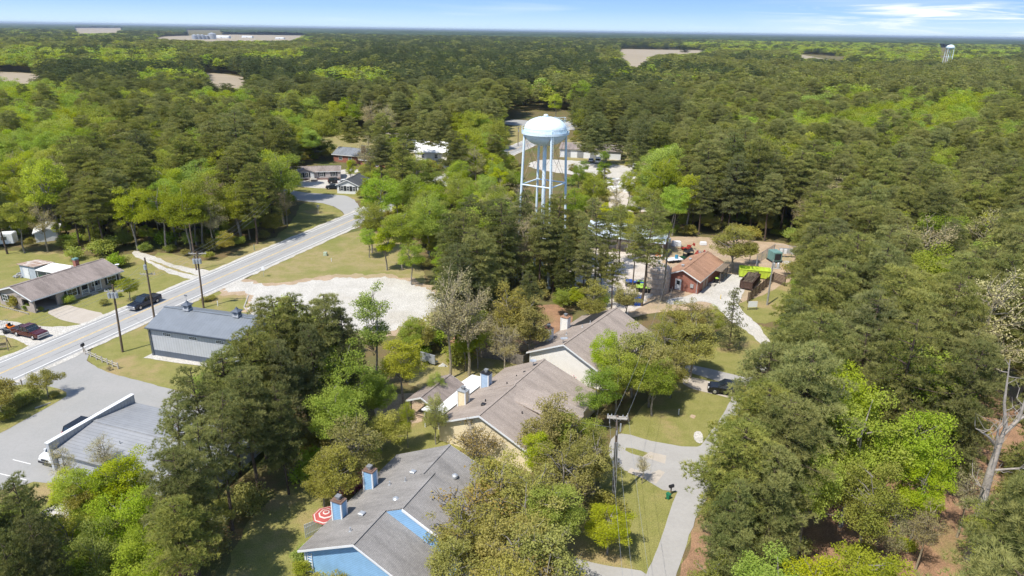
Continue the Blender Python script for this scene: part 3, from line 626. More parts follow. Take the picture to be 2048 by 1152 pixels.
for i, x in enumerate((4.1, 12.6)):
    co = [o for o in t.children_recursive if o.name.startswith('cupola')][i]
    c = MB(); c.box((x, 4.1, rz_ + .84), (1.25, 1.25, .08)); s4 = [(-.62, -.62), (.62, -.62), (.62, .62), (-.62, .62)]
    c.add([(x + a, 4.1 + b, rz_ + .88) for a, b in s4] + [(x + a * .35, 4.1 + b * .35, rz_ + 1.15) for a, b in s4] + [(x, 4.1, rz_ + 1.55)], [(0, 1, 5, 4), (1, 2, 6, 5), (2, 3, 7, 6), (3, 0, 4, 7), (4, 5, 8), (5, 6, 8), (6, 7, 8), (7, 4, 8)])
    for s in (-.46, .46):
        c.box((x, 4.1 + s, rz_ + .5), (.5, .03, .4)); c.box((x + s, 4.1, rz_ + .5), (.03, .5, .4))
    if i == 0: c.tube((x, 4.1, rz_ + 1.5), (x, 4.1, rz_ + 2.3), .02, .015, 5); c.box((x, 4.1, rz_ + 2.1), (.5, .02, .03)); c.box((x, 4.1, rz_ + 2.3), (.55, .02, .16))
    o = c.build('cupola_roof', m_slatetrim, rf)
patch('concrete_skirt', [(p.x, p.y) for p in (t.matrix_basis @ Vector(v) for v in ((-.6, -1.0, 0), (16, -.7, 0), (16, 8.3, 0), (-.3, 8.3, 0)))], .012, g_gravel, .12, smooth=0, block=False, world=True)

# --- low shop with false front, bottom left
a0, a1 = G(260, 791, 3.5), G(99, 883, 3.5); dd = (a0 - a1).normalized(); ang = math.degrees(math.atan2(dd.y, dd.x)); LS = (a0 - a1).length
SHOP = (a1.copy(), ang); t = root_at('shop_building', 'low shop with a pale metal roof behind a long white false-front parapet', 'shop', a1.x, a1.y, ang)
DS = 19.0                                       # building runs to local -y
hip = LS / 2
q = MB(); q.ext([(.2, 0), (LS - .2, 0), (LS - .2, 2.4), (hip, 3.0), (.2, 2.4)], -DS, -.3, 'y'); q.build('wall', m_lightmetal, t)
q = MB(); q.slab([(-.3, -.24, 2.42), (-.3, -DS - .3, 2.42), (hip, -DS - .3, 3.15), (hip, -.24, 3.15)][::-1], .1); q.slab([(hip, -.24, 3.152), (hip, -DS - .3, 3.152), (LS + .3, -DS - .3, 2.42), (LS + .3, -.24, 2.42)][::-1], .1)
q.box((hip, -DS / 2, 3.18), (.5, DS, .05)); sr = q.build('roof', m_galvroof, t)
q = MB(); q.bx(-.35, LS + .35, -.22, .22, 2.3, 3.45); q.bx(-.3, LS + .3, -.15, .2, 0, 2.3); q.build('parapet', m_lightmetal, t)
q = MB(); q.bx(-.4, LS + .4, -.27, .27, 3.45, 3.53); q.build('parapet_cap', m_white, t)
for x in (2.2, 5.0, 8.2): window(t, x, .2, 1.4, 1.6, 1.3, 'y+')
roof_vents(t, [(3.0, -6.5, 2.8, 'pipe'), (7.6, -9, 2.75, 'box')], m_galv)

# --- brick ranch house upper left with carport
R0 = Vector((-80.45, 106.0, 0))
t = root_at('ranch_house', 'long pale brick ranch house with a brown roof, carport and front porch', 'house', R0.x, R0.y, 66)
LR, WR, EZ, RZ = 16.2, 9.4, 2.55, 4.0
hw = WR / 2
gable_parts(t, [(0, LR, hw, hw, hw, EZ, RZ)], m_stone, m_brownroof, walls=False, oh=.5)
q = MB(); q.ext([(0.9, 0), (WR, 0), (WR, EZ), (hw, RZ), (.9, EZ)], 5.2, LR - .01)                 # main block, porch recess kept in front
q.bx(5.2, 8.3, 0, .92, 0, EZ); q.bx(12.3, LR, 0, .92, 0, EZ)
q.bx(0, .25, 0, .9, 0, EZ); q.bx(0, .25, .9, WR, 0, .9); q.bx(0, .25, .9, 1.2, .9, EZ); q.bx(0, .25, 3.1, 4.3, .9, EZ); q.bx(0, .25, 6.4, WR, .9, EZ); q.bx(0, .25, .9, WR, 2.15, EZ)
q.ext([(0.0, EZ), (WR, EZ), (hw, RZ)], 0.003, .247); q.bx(.25, 5.2, WR - .25, WR, 0, EZ); q.bx(3.9, 5.2, 0, .25, 0, EZ)
q.build('wall', m_stone, t)
q = MB(); q.bx(.26, 5.19, .02, WR - .26, .004, .04); q.build('carport_floor', g_conc, t)
q = MB(); q.bx(8.3, 12.3, .0, .9, 0, .35); q.bx(9.7, 10.9, -.7, 0, 0, .18); q.build('porch_floor', g_conc, t)
q = MB()
for x in (8.5, 9.8, 11.0, 12.2): q.box((x, .1, 1.42), (.12, .12, 2.2))
for x0, x1 in ((8.5, 9.8), (11.0, 12.2)):
    q.bx(x0, x1, .07, .12, 1.15, 1.22); q.bx(x0, x1, .07, .12, .5, .55)
    for k in range(8): q.box((x0 + (x1 - x0) * (k + .5) / 8, .1, .82), (.04, .04, .66))
q.bx(9.75, 9.8, -.7, .1, .9, .96); q.bx(10.95, 11.0, -.7, .1, .9, .96); q.build('porch_railing', m_white, t)
window(t, 6.7, 0, 1.45, 1.7, 1.2, 'y-', shutters=True); window(t, 14.4, 0, 1.45, 1.7, 1.2, 'y-', shutters=True)
window(t, 11.6, .9, 1.5, 1.1, 1.1, 'y-', shutters=False); door(t, 9.6, .9, .35, .95, 2.0, 'y-', m_shutter); window(t, 5.2, 3.2, 1.5, 1.0, 1.0, 'x-', shutters=True)
window(t, 0, 7.6, 1.5, 1.3, 1.1, 'x-', shutters=True)
roof_vents(t, [(7.2, 5.9, 3.6, 'pipe'), (11.5, 6.2, 3.6, 'pipe')])
q = MB(); q.bx(12.9, 13.6, 7.2, 8.0, 3.0, 4.5); ch = q.build('chimney', m_redbrick, t); q = MB(); q.box((13.25, 7.6, 4.65), (.8, .8, .3)); q.build('chimney_cap', m_teal, ch)
q = MB(); q.tube((LR + .3, .8, 2.6), (LR + .3, .8, 3.5), .03); q.lathe([(0, 0), (.22, .04), (.38, .12), (.4, .14), (.22, .07), (0, .03)], 18, (LR + .3, .8, 3.5)); q.build('satellite_dish', m_white, t)
# shed and awning behind
t = root_at('garden_shed', 'pale blue-grey shed with a rusty low roof behind the ranch house', 'shed', -94.4, 123.2, -20)
q = MB(); q.ext([(0, 0), (3.6, 0), (3.6, 2.3), (0, 2.6)], 0, 4.1); q.build('wall', mat('pale_blue_panel', (.45, .5, .56), .6, .15, 1, wave=('X', .4, .02, .2)), t)
q = MB(); q.slab([(-.3, -.3, 2.85), (4.4, -.3, 2.85), (4.4, 3.9, 2.5), (-.3, 3.9, 2.5)], .12); q.build('roof', mat('rusty_white_roof', (.6, .55, .5), .6, .4, 1.2, col2=(.3, .17, .11)), t)
door(t, 1.6, 0, .05, 1.3, 2.0, 'y-')
t = root_at('awning_carport', 'white metal awning carport on thin posts behind the brown ranch roof', 'carport', -90.0, 121.0, -18)
q = MB(); q.slab([(0, 0, 2.4), (5.4, 0, 2.4), (5.6, 3.6, 2.75), (.2, 3.6, 2.75)], .1); q.build('roof', m_roofwhite, t)
[MB().box((x, y, 1.15), (.09, .09, 2.3)).build('post', m_white, t) for x in (.3, 2.7, 5.1) for y in (.2, 3.3)]
q = MB(); q.bx(.2, 3.0, .3, .4, .2, 1.3); q.build('side_panel', mat('green_panel', (.06, .14, .08), .6, .2), t)

# --- red brick utility building
t = root_at('brick_building', 'small red brick building with a terracotta shingle roof in the gravel yard', 'building', 34.9, 119.9, 57)
gable_parts(t, [(0, 13.4, 3.1, 3.1, 3.1, 2.8, 4.25)], m_redbrick, m_copper, oh=.5)
door(t, 0, 3.9, .1, 1.0, 2.05, 'x-', m_white, True); q = MB(); q.bx(-.22, 0, .9, 1.5, 1.1, 1.8); q.bx(-.12, 0, .2, .3, 0, 2.6); q.build('meter_box', m_galv, t)
for x in (3.2, 5.0): door(t, x, 0, .05, 1.0, 2.0, 'y-', mat('tan_door', (.4, .32, .26), .6))
q = MB()
for x in (8.2, 10.4, 12.8): q.box((x, -1.6, 1.3), (.12, .12, 2.6))
q.bx(8.1, 12.9, -1.65, -1.55, .9, 1.0); q.slab([(7.9, -1.8, 2.62), (13.6, -1.8, 2.62), (13.6, .1, 2.72), (7.9, .1, 2.72)], .08); q.build('side_porch', m_wood, t)
q = MB(); [q.bx(5.8 + .5 * k, 6.3 + .5 * k, -1.3, -.1, 0, .5 - .12 * k) for k in range(4)]; q.build('step', m_arm, t)
roof_vents(t, [(2.8, 4.3, 4.0, 'box'), (7.8, 4.6, 3.9, 'box')], m_galv)
# --- white warehouse behind the pines
t = root_at('warehouse', 'long white open-bay warehouse with a pale blue metal roof half hidden by pines', 'warehouse', 16.5, 147.0, -19)
q = MB(); LW = 17.0
q.bx(0, LW, 4.0, 10, 0, 3.6); q.bx(LW - .25, LW, 0, 4.0, 0, 3.6); q.bx(0, .25, 0, 4.0, 0, 3.6); q.ext([(0, 3.6), (10, 3.6), (5, 5.4)], 0.003, LW - .003); q.build('wall', m_whitesiding, t)
q = MB(); q.ext([(-.02, 0), (10.02, 0), (10.02, 3.6), (5, 5.42), (-.02, 3.6)], LW, LW + .05); q.build('end_wall', mat('brown_metal_wall', (.2, .14, .11), .7, .2, wave=('Y', .4, .02, .2)), t)
q = MB(); q.slab([(-.4, -.5, 3.5), (LW + .5, -.5, 3.5), (LW + .5, 5, 5.55), (-.4, 5, 5.55)], .1); q.slab([(-.4, 5, 5.552), (LW + .5, 5, 5.552), (LW + .5, 10.5, 3.5), (-.4, 10.5, 3.5)], .1)
q.build('roof', mat('pale_blue_roof', (.55, .62, .7), .4, .2, .5, wave=('X', .5, .03, .15)), t)
q = MB(); [q.box((x, .1, 1.75), (.25, .25, 3.5)) for x in (3.5, 7, 10.5, 14)]; q.bx(0, LW, -.05, .05, 3.0, 3.5); q.build('post', m_wood, t)
# --- long low building beyond the tower
t = root_at('long_building', 'long low white building with a brown shingle roof beyond the water tower', 'building', 17.8, 267.0, -13)
q = MB(); q.ext([(0, 0), (11, 0), (11, 3.4), (5.5, 4.9), (0, 3.4)], 0, 23.5); q.build('wall', m_white, t)
q = MB(); q.slab([(-.4, -.5, 3.3), (24, -.5, 3.3), (24, 5.5, 5.05), (-.4, 5.5, 5.05)], .12); q.slab([(-.4, 5.5, 5.052), (24, 5.5, 5.052), (24, 11.5, 3.3), (-.4, 11.5, 3.3)], .12); q.build('roof', m_brownroof, t)
for x in (3, 8, 13, 18): door(t, x, 0, .1, 2.2, 2.4, 'y-', m_grey)
# --- mobile home
t = root_at('mobile_home', 'grey-beige single-storey mobile home with dark shutters and brown roof', 'mobile home', -74.5, 214.5, 13)
LMH = 19.0
gable_parts(t, [(0, LMH, 3.6, 3.6, 3.6, 2.7, 3.7)], m_beigesiding, m_brownroof, oh=.25)
q = MB(); q.ext([(5.5, 2.7), (8.3, 3.6), (11.1, 2.7)], -.5, 0.0, 'y'); q.bx(5.6, 11.0, -.45, .0, .6, 2.7); q.build('entry_gable', m_beigesiding, t)
q = MB(); q.slab([(5.2, -.8, 2.6), (8.3, -.8, 3.72), (8.3, 3.5, 3.72), (5.2, 3.5, 2.6)], .1); q.slab([(8.3, -.8, 3.722), (11.4, -.8, 2.6), (11.4, 3.5, 2.6), (8.3, 3.5, 3.722)], .1); q.build('entry_roof', m_brownroof, t)
for x in (6.6, 8.6): window(t, x, -.45, 1.8, 1.1, 1.3, 'y-', shutters=True)
for x in (3.2, 13.2, 17.0): window(t, x, 0, 1.8, 1.1, 1.2, 'y-', shutters=True)
door(t, 10.3, -.45, .7, .9, 2.0, 'y-')
q = MB(); q.bx(9.5, 11.6, -2.6, -.5, .5, .65); [q.bx(9.4 - .35 * k, 9.75 - .35 * k, -2.4, -1.0, 0, .55 - .13 * k) for k in range(1, 5)]; q.build('steps', m_arm, t)
q = MB(); q.bx(.0, LMH, -.03, .0, 0, .6); q.build('skirting', mat('brick_skirt', (.3, .2, .18), .8), t)
# --- small white house
t = root_at('white_cottage', 'small white gabled cottage with dark shutters by the side street', 'house', -45.6, 197.8, 82)
gable_parts(t, [(0, 10, 3.3, 3.3, 3.3, 2.6, 4.1)], m_white, m_darkroof, oh=.35)
for y in (1.4, 3.2, 5.0): window(t, 0, y, 1.6, .8, 1.3, 'x-', shutters=True)
window(t, 3, 0, 1.6, .9, 1.2, 'y-', shutters=True)
# --- brick house with grey roofs, two wings
for nm, lab, (x, y), deg, L_, W_, rm in (('brick_house', 'dark red brick house with blue-grey roof and tall brick chimney', (-66, 250), -20, 15, 9, m_bluegreyroof),
                                         ('brick_house', 'red brick house with a charcoal roof beside the bare tan tree', (-54, 240), -25, 12, 9, m_darkroof)):
    t = root_at(nm, lab, 'house', x, y, deg); gable_parts(t, [(0, L_, W_ / 2, W_ / 2, W_ / 2, 2.8, 4.6)], m_redbrick, rm, oh=.5)
    q = MB(); q.bx(L_ * .75, L_ * .75 + 1.5, 1, 2, 2.5, 6.3); c = q.build('chimney', m_redbrick, t); q = MB(); q.box((L_ * .75 + .75, 1.5, 6.35), (1.7, 1.2, .12)); q.build('chimney_top', m_concrete, c)
    window(t, 3, 0, 1.5, 1.3, 1.2, 'y-'); window(t, 7, 0, 1.5, 1.3, 1.2, 'y-')
t = root_at('grey_house', 'small grey house under tall trees near the bare tree', 'house', -44, 272, -8); gable_parts(t, [(0, 12, 4, 4, 4, 2.7, 4.2)], m_whitesiding, m_bluegreyroof, oh=.5); window(t, 4, 0, 1.5, 1.3, 1.2, 'y-'); window(t, 8, 0, 1.5, 1.3, 1.2, 'y-')
t = root_at('farmhouse', 'white farmhouse with a bright white metal roof among yellow-green shrubs', 'house', -37, 256, -6)
gable_parts(t, [(0, 12, 4, 4, 4, 3.2, 6.6)], m_whitesiding, m_roofwhite, oh=.4)
q = MB(); q.slab([(11.8, -1.8, 2.7), (14.6, -1.8, 2.5), (14.6, 8.2, 2.5), (11.8, 8.2, 3.1)], .1); q.build('porch_roof', m_roofwhite, t); q = MB(); [q.box((14.4, y, 1.2), (.14, .14, 2.4)) for y in (-1.6, 1.6, 4.8, 8)]; q.build('post', m_white, t)
q = MB(); q.bx(5, 5.8, 3.4, 4.4, 5.8, 7.6); q.build('chimney', m_redbrick, t)
window(t, 3, 0, 1.6, 1.0, 1.4, 'y-'); window(t, 8, 0, 1.6, 1.0, 1.4, 'y-'); window(t, 12, 4, 1.6, 1.0, 1.4, 'x+'); window(t, 12, 4, 4.6, .8, 1.1, 'x+')
t = root_at('white_house', 'white house with a brown roof behind the bright green yard tree', 'house', -57, 290, -15); gable_parts(t, [(0, 12, 4, 4, 4, 2.8, 4.4)], m_whitesiding, m_brownroof, oh=.5); window(t, 4, 0, 1.5, 1.3, 1.2, 'y-')
t = root_at('pale_house', 'pale roofed house half hidden left of the mobile home', 'house', -86, 213, 5); gable_parts(t, [(0, 11, 4, 4, 4, 2.8, 4.6)], m_whitesiding, m_roofwhite, oh=.4); window(t, 4, 0, 1.5, 1.3, 1.2, 'y-')
p = G(72, 455, 2); t = root_at('white_shed', 'white roofed shed glimpsed between trees behind the ranch house', 'shed', p.x, p.y, -60); gable_parts(t, [(0, 6, 2.3, 2.3, 2.3, 2.2, 3.0)], m_white, m_roofwhite, oh=.3); door(t, 0, 2.3, .1, 1.2, 1.9, 'x-', m_grey)
p = G(0, 478, 1.5); t = root_at('white_trailer', 'white travel trailer parked under trees at the left edge', 'trailer', p.x, p.y, 15)
q = MB(); q.bx(-4, 3, -1.2, 1.2, .6, 2.9); q.build('body', m_white, t, bevel=.12)
for s in (-.8, .8): q = MB(); q.tube((s, -1.25, .35), (s, -1.0, .35), .35, .35, 14); q.build('wheel', m_tyre, t)
window(t, 1.2, -1.2, 1.9, .9, .6, 'y-', m_grey)
# far buildings
for i, (px, py, L_, W_, h, lab, wm, rm) in enumerate([
    (445, 73, 60, 20, 6, 'white farm warehouse left of the silver grain bins', m_white, m_white), (320, 66, 40, 15, 6, 'tan farm building among far trees left of the bins', m_concrete, m_roofwhite),
    (560, 76, 34, 12, 4, 'low white shed at the far right end of the ploughed field', m_white, m_roofwhite), (1228, 118, 0, 0, 0, '', None, None),
    (1745, 115, 22, 10, 4.5, 'small white farm building right of the narrow tan field', m_white, m_roofwhite), (1365, 312, 14, 8, 3, 'red-brown roofed shed beside the yellow-green trees', m_white, m_redbrick),
    (212, 174, 14, 8, 3, 'pale blue roofed house alone in the left woods', m_whitesiding, m_roofwhite), (495, 73, 45, 14, 5, 'pale shed row right of the silver grain bins', m_roofwhite, m_white)]):
    if not L_: continue
    p = G(px, py, h); t = root_at('farm_building', lab, 'farm building', p.x, p.y, -8); gable_parts(t, [(-L_ / 2, L_ / 2, 0, W_ / 2, W_ / 2, h, h + W_ * .16)], wm, rm, oh=.4)
    door(t, 0, -W_ / 2, .1, 3, min(3, h * .8), 'y-', m_grey)
for i, (px, r, h, lab) in enumerate([(389, 5.5, 11, 'leftmost and palest of the small grain bins'), (397, 5.5, 11, 'second small grain bin from the left'), (405, 5.5, 11, 'third small grain bin from the left'), (413, 5, 9.5, 'fourth small grain bin, nearest the wide gap'), (425, 9, 15, 'largest grain bin standing apart on the right')]):
    base = G(px, 78.5); k = 1.9 if False else 1.0
    o = thing('grain_bin', lab, 'grain bin', (base.x, base.y, 0), 0, 'silver grain bins at the far farm')
    r *= base.length / 2000 * 1.1; h *= base.length / 2000 * 1.1
    q = MB(); q.lathe([(0, 0), (r, 0), (r, h * .78)], 20); q.build('wall', m_galv, o, True); q = MB(); q.lathe([(r * 1.03, h * .77), (r * .12, h * .97), (r * .12, h), (0, h)], 20); q.build('roof', m_galv, o, True)
# concrete silo in the yard
p = G(1320, 570); o = thing('concrete_silo', 'squat weathered tan concrete tank beside the red brick building', 'tank', (27.5, 121.5, 0))
q = MB(); q.lathe([(0, 0), (2.3, 0), (2.25, 4.6), (2.1, 4.9), (1.2, 5.3), (0, 5.4)], 28); q.build('body', mat('stained_concrete', (.56, .49, .42), .9, .3, 2, col2=(.42, .32, .25)), o, True)
q = MB(); [q.lathe([(2.32, z), (2.36, z + .04), (2.32, z + .08)], 28) for z in (1, 2, 3, 4)]; q.box((2.4, 0, 2.4), (.05, .5, 4.8)); q.tube((0, 0, 5.3), (0, 0, 6), .25); q.build('band', m_grey, o)

# ------------------------------------------------------------------ water towers
m_tank = mat('pale_blue_tank_paint', (0.68, 0.78, 0.83), 0.4, 0.2, 1.4, spec=0.45, big=0.07, mixr=(0.5, 0.75))
def water_tower(x, y, s, deg, label):
    t = thing('water_tower', label, 'water tower', (x, y, 0), math.radians(deg)); t.scale = (s, s, s)
    prof = [(0, 26.15)] + [(3.88 * math.sin(a), 28.5 - 2.3 * math.cos(a)) for a in np.linspace(.18, math.pi / 2, 12)] + [(3.88, 29.3)] + [(3.88 * math.cos(a), 29.3 + 2.15 * math.sin(a)) for a in np.linspace(.12, 1.45, 13)] + [(0, 31.47)]
    q = MB(); q.lathe(prof, 64); tk = q.build('tank', m_tank, t, True)
    q = MB(); tilt = [(3.9 * math.cos(a), 29.3 + 2.17 * math.sin(a)) for a in np.linspace(0, 1.3, 8)]
    for k in range(14):
        a = 2 * math.pi * k / 14; q.path([Vector((r_ * math.cos(a), r_ * math.sin(a), z_)) for r_, z_ in tilt], [.018] * 8, 4)
    q.build('weld_seam', m_tank, tk)
    q = MB(); q.lathe([(3.87, 28.45), (4.38, 28.45), (4.38, 28.85), (4.34, 28.85), (4.34, 28.52), (3.87, 28.52)], 64)
    q.lathe([(3.87, 29.45), (3.91, 29.47), (3.87, 29.5)], 64); q.build('balcony', m_tank, t)
    q = MB(); q.lathe([(0, 31.9), (.3, 31.85), (.42, 31.7), (.42, 31.55), (.3, 31.5), (.3, 31.35)], 20); q.build('roof_vent', m_tank, tk)
    q = MB(); q.tube((0, 0, 0), (0, 0, 26.4), .36, .36, 24); q.build('riser', m_tank, t, True)
    legs = []
    for k in range(4):
        a = math.pi / 2 * k; c, s_ = math.cos(a), math.sin(a); top = Vector((3.92 * c, 3.92 * s_, 29.2)); bot = Vector((5.0 * c, 5.0 * s_, 0)); legs.append((top, bot))
        q = MB(); q.tube(bot, top, .22, .22, 18); q.tube(bot, bot + Vector((0, 0, .25)), .5, .45, 16); q.build('leg', m_tank, t, True)
    at = lambda k, z: legs[k][1].lerp(legs[k][0], z / 29.2)
    q = MB(); r = MB()
    for z0, z1 in ((0.4, 9.6), (9.6, 19.2), (19.2, 28.2)):
        for k in range(4):
            a, b = at(k, z1), at((k + 1) % 4, z1)
            if z1 < 28: q.tube(a, b, .13, .13, 8)
            r.tube(at(k, z0), at((k + 1) % 4, z1), .03, .03, 5); r.tube(at((k + 1) % 4, z0), at(k, z1), .03, .03, 5)
    q.build('strut', m_tank, t); r.build('tie_rod', mat('rusty_rod', (.45, .3, .22), .7), t)
    q = MB()        # ladder up one leg, over the dome, rail on the roof
    a0, a1 = at(3, .5) + Vector((.05, -.38, 0)), at(3, 28.9) + Vector((.05, -.38, 0))
    for s2 in (-.2, .2): q.tube(a0 + Vector((s2, 0, 0)), a1 + Vector((s2, 0, 0)), .025, .025, 4)
    for k in range(70): p_ = a0.lerp(a1, k / 70); q.tube(p_ + Vector((-.2, 0, 0)), p_ + Vector((.2, 0, 0)), .015, .015, 3)
    for s2 in (-.03, .03):
        pts = [Vector((4.05 * math.cos(a) * math.cos(s2), 4.05 * math.cos(a) * math.sin(s2) - .6, 29.3 + 2.3 * math.sin(a))) for a in np.linspace(-.1, 1.2, 9)]
        for i in range(8): q.tube(pts[i], pts[i + 1], .03, .03, 4)
    for s2 in (-1.0, 1.0): q.tube((3.5, s2 * .4 - .6, 30.2), (3.5, s2 * .4 - .6, 31.3), .03, .03, 4)
    q.tube((1.6, -.6, 31.32), (3.5, -.6, 31.32), .04, .04, 4); q.tube((3.5, -1, 31.3), (3.5, -.2, 31.3), .04, .04, 4); q.build('ladder', m_tank, t)
    q = MB()
    for k in range(24): a = 2 * math.pi * k / 24; q.tube((4.35 * math.cos(a), 4.35 * math.sin(a), 28.8), (4.35 * math.cos(a), 4.35 * math.sin(a), 29.6), .02, .02, 4)
    for z in (29.25, 29.6):
        for k in range(24): a, b = 2 * math.pi * k / 24, 2 * math.pi * (k + 1) / 24; q.tube((4.35 * math.cos(a), 4.35 * math.sin(a), z), (4.35 * math.cos(b), 4.35 * math.sin(b), z), .018, .018, 4)
    q.build('handrail', m_tank, t)
    return t
water_tower(5.65, 126.6, 1.0, 14, 'pale blue four-legged water tower rising from pines in the centre')
gb = G(1888, 151); water_tower(gb.x, gb.y, 1.17, 35, 'distant white water tower standing above the far woods')
# ------------------------------------------------------------------ vehicles
def vehicle(name, label, cat, loc, deg, kind, paint, group=None):
    t = thing(name, label, cat, loc, math.radians(deg), group)      # front of the vehicle is local +x
    if kind == 'pickup': L, Wd, prof, gh = 5.8, 1.95, [(-2.9, .55), (-2.9, 1.12), (-1.0, 1.15), (1.2, 1.16), (2.7, 1.05), (2.9, .85), (2.9, .5), (2.4, .38), (-2.6, .42)], [(-1.05, 1.14), (-.85, 1.82), (.35, 1.85), (1.25, 1.15)]
    elif kind == 'suv': L, Wd, prof, gh = 4.8, 1.9, [(-2.4, .5), (-2.4, 1.05), (1.0, 1.08), (2.2, .98), (2.4, .75), (2.4, .42), (2.0, .35), (-2.1, .35)], [(-2.3, 1.04), (-2.0, 1.7), (.3, 1.72), (1.15, 1.06)]
    elif kind == 'van': L, Wd, prof, gh = 5.4, 2.0, [(-2.7, .5), (-2.7, 1.3), (1.8, 1.3), (2.5, 1.15), (2.7, .8), (2.7, .45), (-2.4, .4)], [(-2.65, 1.29), (-2.55, 2.1), (1.0, 2.12), (1.9, 1.3)]
    else: L, Wd, prof, gh = 4.6, 1.8, [(-2.3, .45), (-2.3, .95), (-1.5, .98), (1.0, .95), (2.1, .82), (2.3, .62), (2.3, .4), (2.0, .3), (-2.0, .3)], [(-1.6, .96), (-.95, 1.4), (.25, 1.42), (1.1, .94)]
    w = Wd / 2
    b = MB(); b.ext(prof, -w, w, 'y'); body = b.build('body', paint, t, True, .07)
    g = MB(); n = len(gh); k = .82                                  # glasshouse narrows to the roof
    ww = [w * .94 if i in (0, n - 1) else w * k for i in range(n)]
    g.add([(x, -ww[i], z) for i, (x, z) in enumerate(gh)] + [(x, ww[i], z) for i, (x, z) in enumerate(gh)], [tuple(range(n)), tuple(range(2 * n - 1, n - 1, -1))] + [(i, n + i, n + (i + 1) % n, (i + 1) % n) for i in range(n)])
    g.build('window', m_glass, t)
    r = MB(); (xa, za), (xb, zb) = gh[1], gh[2]
    r.slab([(xa - .05, -w * k - .01, za + .03), (xb + .05, -w * k - .01, zb + .03), (xb + .05, w * k + .01, zb + .03), (xa - .05, w * k + .01, za + .03)], .07)
    for s in (-1, 1):                                               # pillars
        for (p, q_, rr) in ((gh[0], gh[1], .05), (gh[2], gh[3], .045)): r.tube((p[0], s * w * .93, p[1]), (q_[0], s * w * (k + .01), q_[1]), rr, rr, 6)
        xm = (gh[1][0] + gh[2][0]) / 2; r.tube((xm, s * w * .95, gh[0][1]), (xm, s * w * (k + .012), gh[1][1]), .05, .05, 6)
    r.build('roof', paint, t)
    xw = L * .31
    for sx in (-xw, xw):
        for s in (-1, 1):
            R = .4 if kind in ('pickup', 'suv', 'van') else .33
            q = MB(); q.tube((sx, s * (w - .2), R), (sx, s * (w + .02), R), R, R, 20); wh = q.build('wheel', m_tyre, t, True)
            q = MB(); q.tube((sx, s * (w + .015), R), (sx, s * (w + .04), R), R * .6, R * .55, 14); q.build('rim', m_rim, wh)
    for s in (-1, 1):
        q = MB(); q.box((L / 2 - .06, s * w * .72, .78 if kind != 'car' else .65), (.16, .34, .18)); q.build('headlight', m_lamp, t)
        q = MB(); q.box((-L / 2 + .03, s * w * .84, .95 if kind != 'car' else .8), (.1, .18, .28)); q.build('taillight', m_red, t)
        q = MB(); q.box((gh[3][0] - .25, s * (w + .1), gh[3][1] + .05), (.14, .2, .16)); q.build('mirror', paint, t)
    q = MB(); q.box((L / 2 + .02, 0, .52), (.14, Wd * .95, .22)); q.box((-L / 2 - .03, 0, .52), (.14, Wd * .92, .2)); q.box((L / 2 - .03, 0, .8), (.1, Wd * .5, .22)); q.build('bumper', m_rim if kind == 'pickup' else m_dark, t)
    if kind == 'pickup':
        q = MB(); q.bx(-2.8, -1.12, -.8, .8, 1.165, 1.175); q.build('cargo_bed', m_dark, t)
        q = MB(); q.bx(-2.88, -1.08, -.97, -.85, 1.14, 1.24); q.bx(-2.88, -1.08, .85, .97, 1.14, 1.24); q.bx(-2.9, -2.82, -.9, .9, 1.14, 1.24); q.build('bed_rail', paint, t)
    return t
def heading(p0, p1): a, b = G(*p0), G(*p1); return math.degrees(math.atan2(b.y - a.y, b.x - a.x)), (a + b) / 2
rd = math.degrees(math.atan2(1, np.polyval(np.polyder(cf), 108)))
c_ = Vector((road_x(109.5), 109.5)); nrm = Vector((math.sin(math.radians(rd)), -math.cos(math.radians(rd))))
pv = c_ + nrm * -1.75
vehicle('pickup_truck', 'dark navy pickup truck driving on the main road past the ranch house', 'pickup truck', (pv.x, pv.y, .07), rd + 180, 'pickup', m_navy)
vehicle('pickup_truck', 'maroon pickup truck on the gravel drive with a trailer behind it', 'pickup truck', tuple(G(62, 672, 0) + Vector((0, 0, .03))), -20, 'pickup', m_maroon)
# trailer with orange mower
p = G(22, 664); t = thing('utility_trailer', 'small open mesh utility trailer hitched behind the maroon pickup', 'trailer', (p.x, p.y, .015), math.radians(-20))
q = MB(); q.bx(-1.4, 1.4, -.8, .8, .45, .52); q.tube((1.4, 0, .48), (2.3, 0, .48), .05); q.build('deck', m_dark, t)
q = MB()
for y in (-.8, .8): q.bx(-1.4, 1.4, y - .02, y + .02, .85, .9); [q.bx(x - .02, x + .02, y - .02, y + .02, .5, .9) for x in (-1.4, -.7, 0, .7, 1.4)]
for k in range(7): q.bx(-1.45, -1.41, -.8 + k * .266 - .015, -.8 + k * .266 + .015, .5, 1.7)
q.bx(-1.45, -1.41, -.8, .8, 1.65, 1.7); q.bx(-1.45, -1.41, -.8, .8, 1.1, 1.14); q.build('railing', m_galv, t)
for s in (-.92, .92): q = MB(); q.tube((0, s - .08, .33), (0, s + .08, .33), .33, .33, 16); q.build('wheel', m_tyre, t)
o = thing('ride_on_mower', 'orange zero-turn mower strapped on the open trailer', 'mower', (p.x + .2, p.y, .54), math.radians(-20))
q = MB(); q.bx(-.6, .5, -.45, .45, .25, .5); q.bx(-.75, -.35, -.3, .3, .5, .75); q.build('body', m_orange, o, bevel=.05)
q = MB(); q.bx(-.25, .2, -.25, .25, .52, .64); q.bx(-.32, -.22, -.25, .25, .6, 1.0); q.build('seat', m_dark, o, bevel=.04)
q = MB(); [q.tube((-.35, s * .48 - .1, .25), (-.35, s * .48 + .1, .25), .25, .25, 14) for s in (-1, 1)]; [q.tube((.55, s * .35 - .05, .14), (.55, s * .35 + .05, .14), .14, .14, 12) for s in (-1, 1)]; q.build('wheel', m_tyre, o)
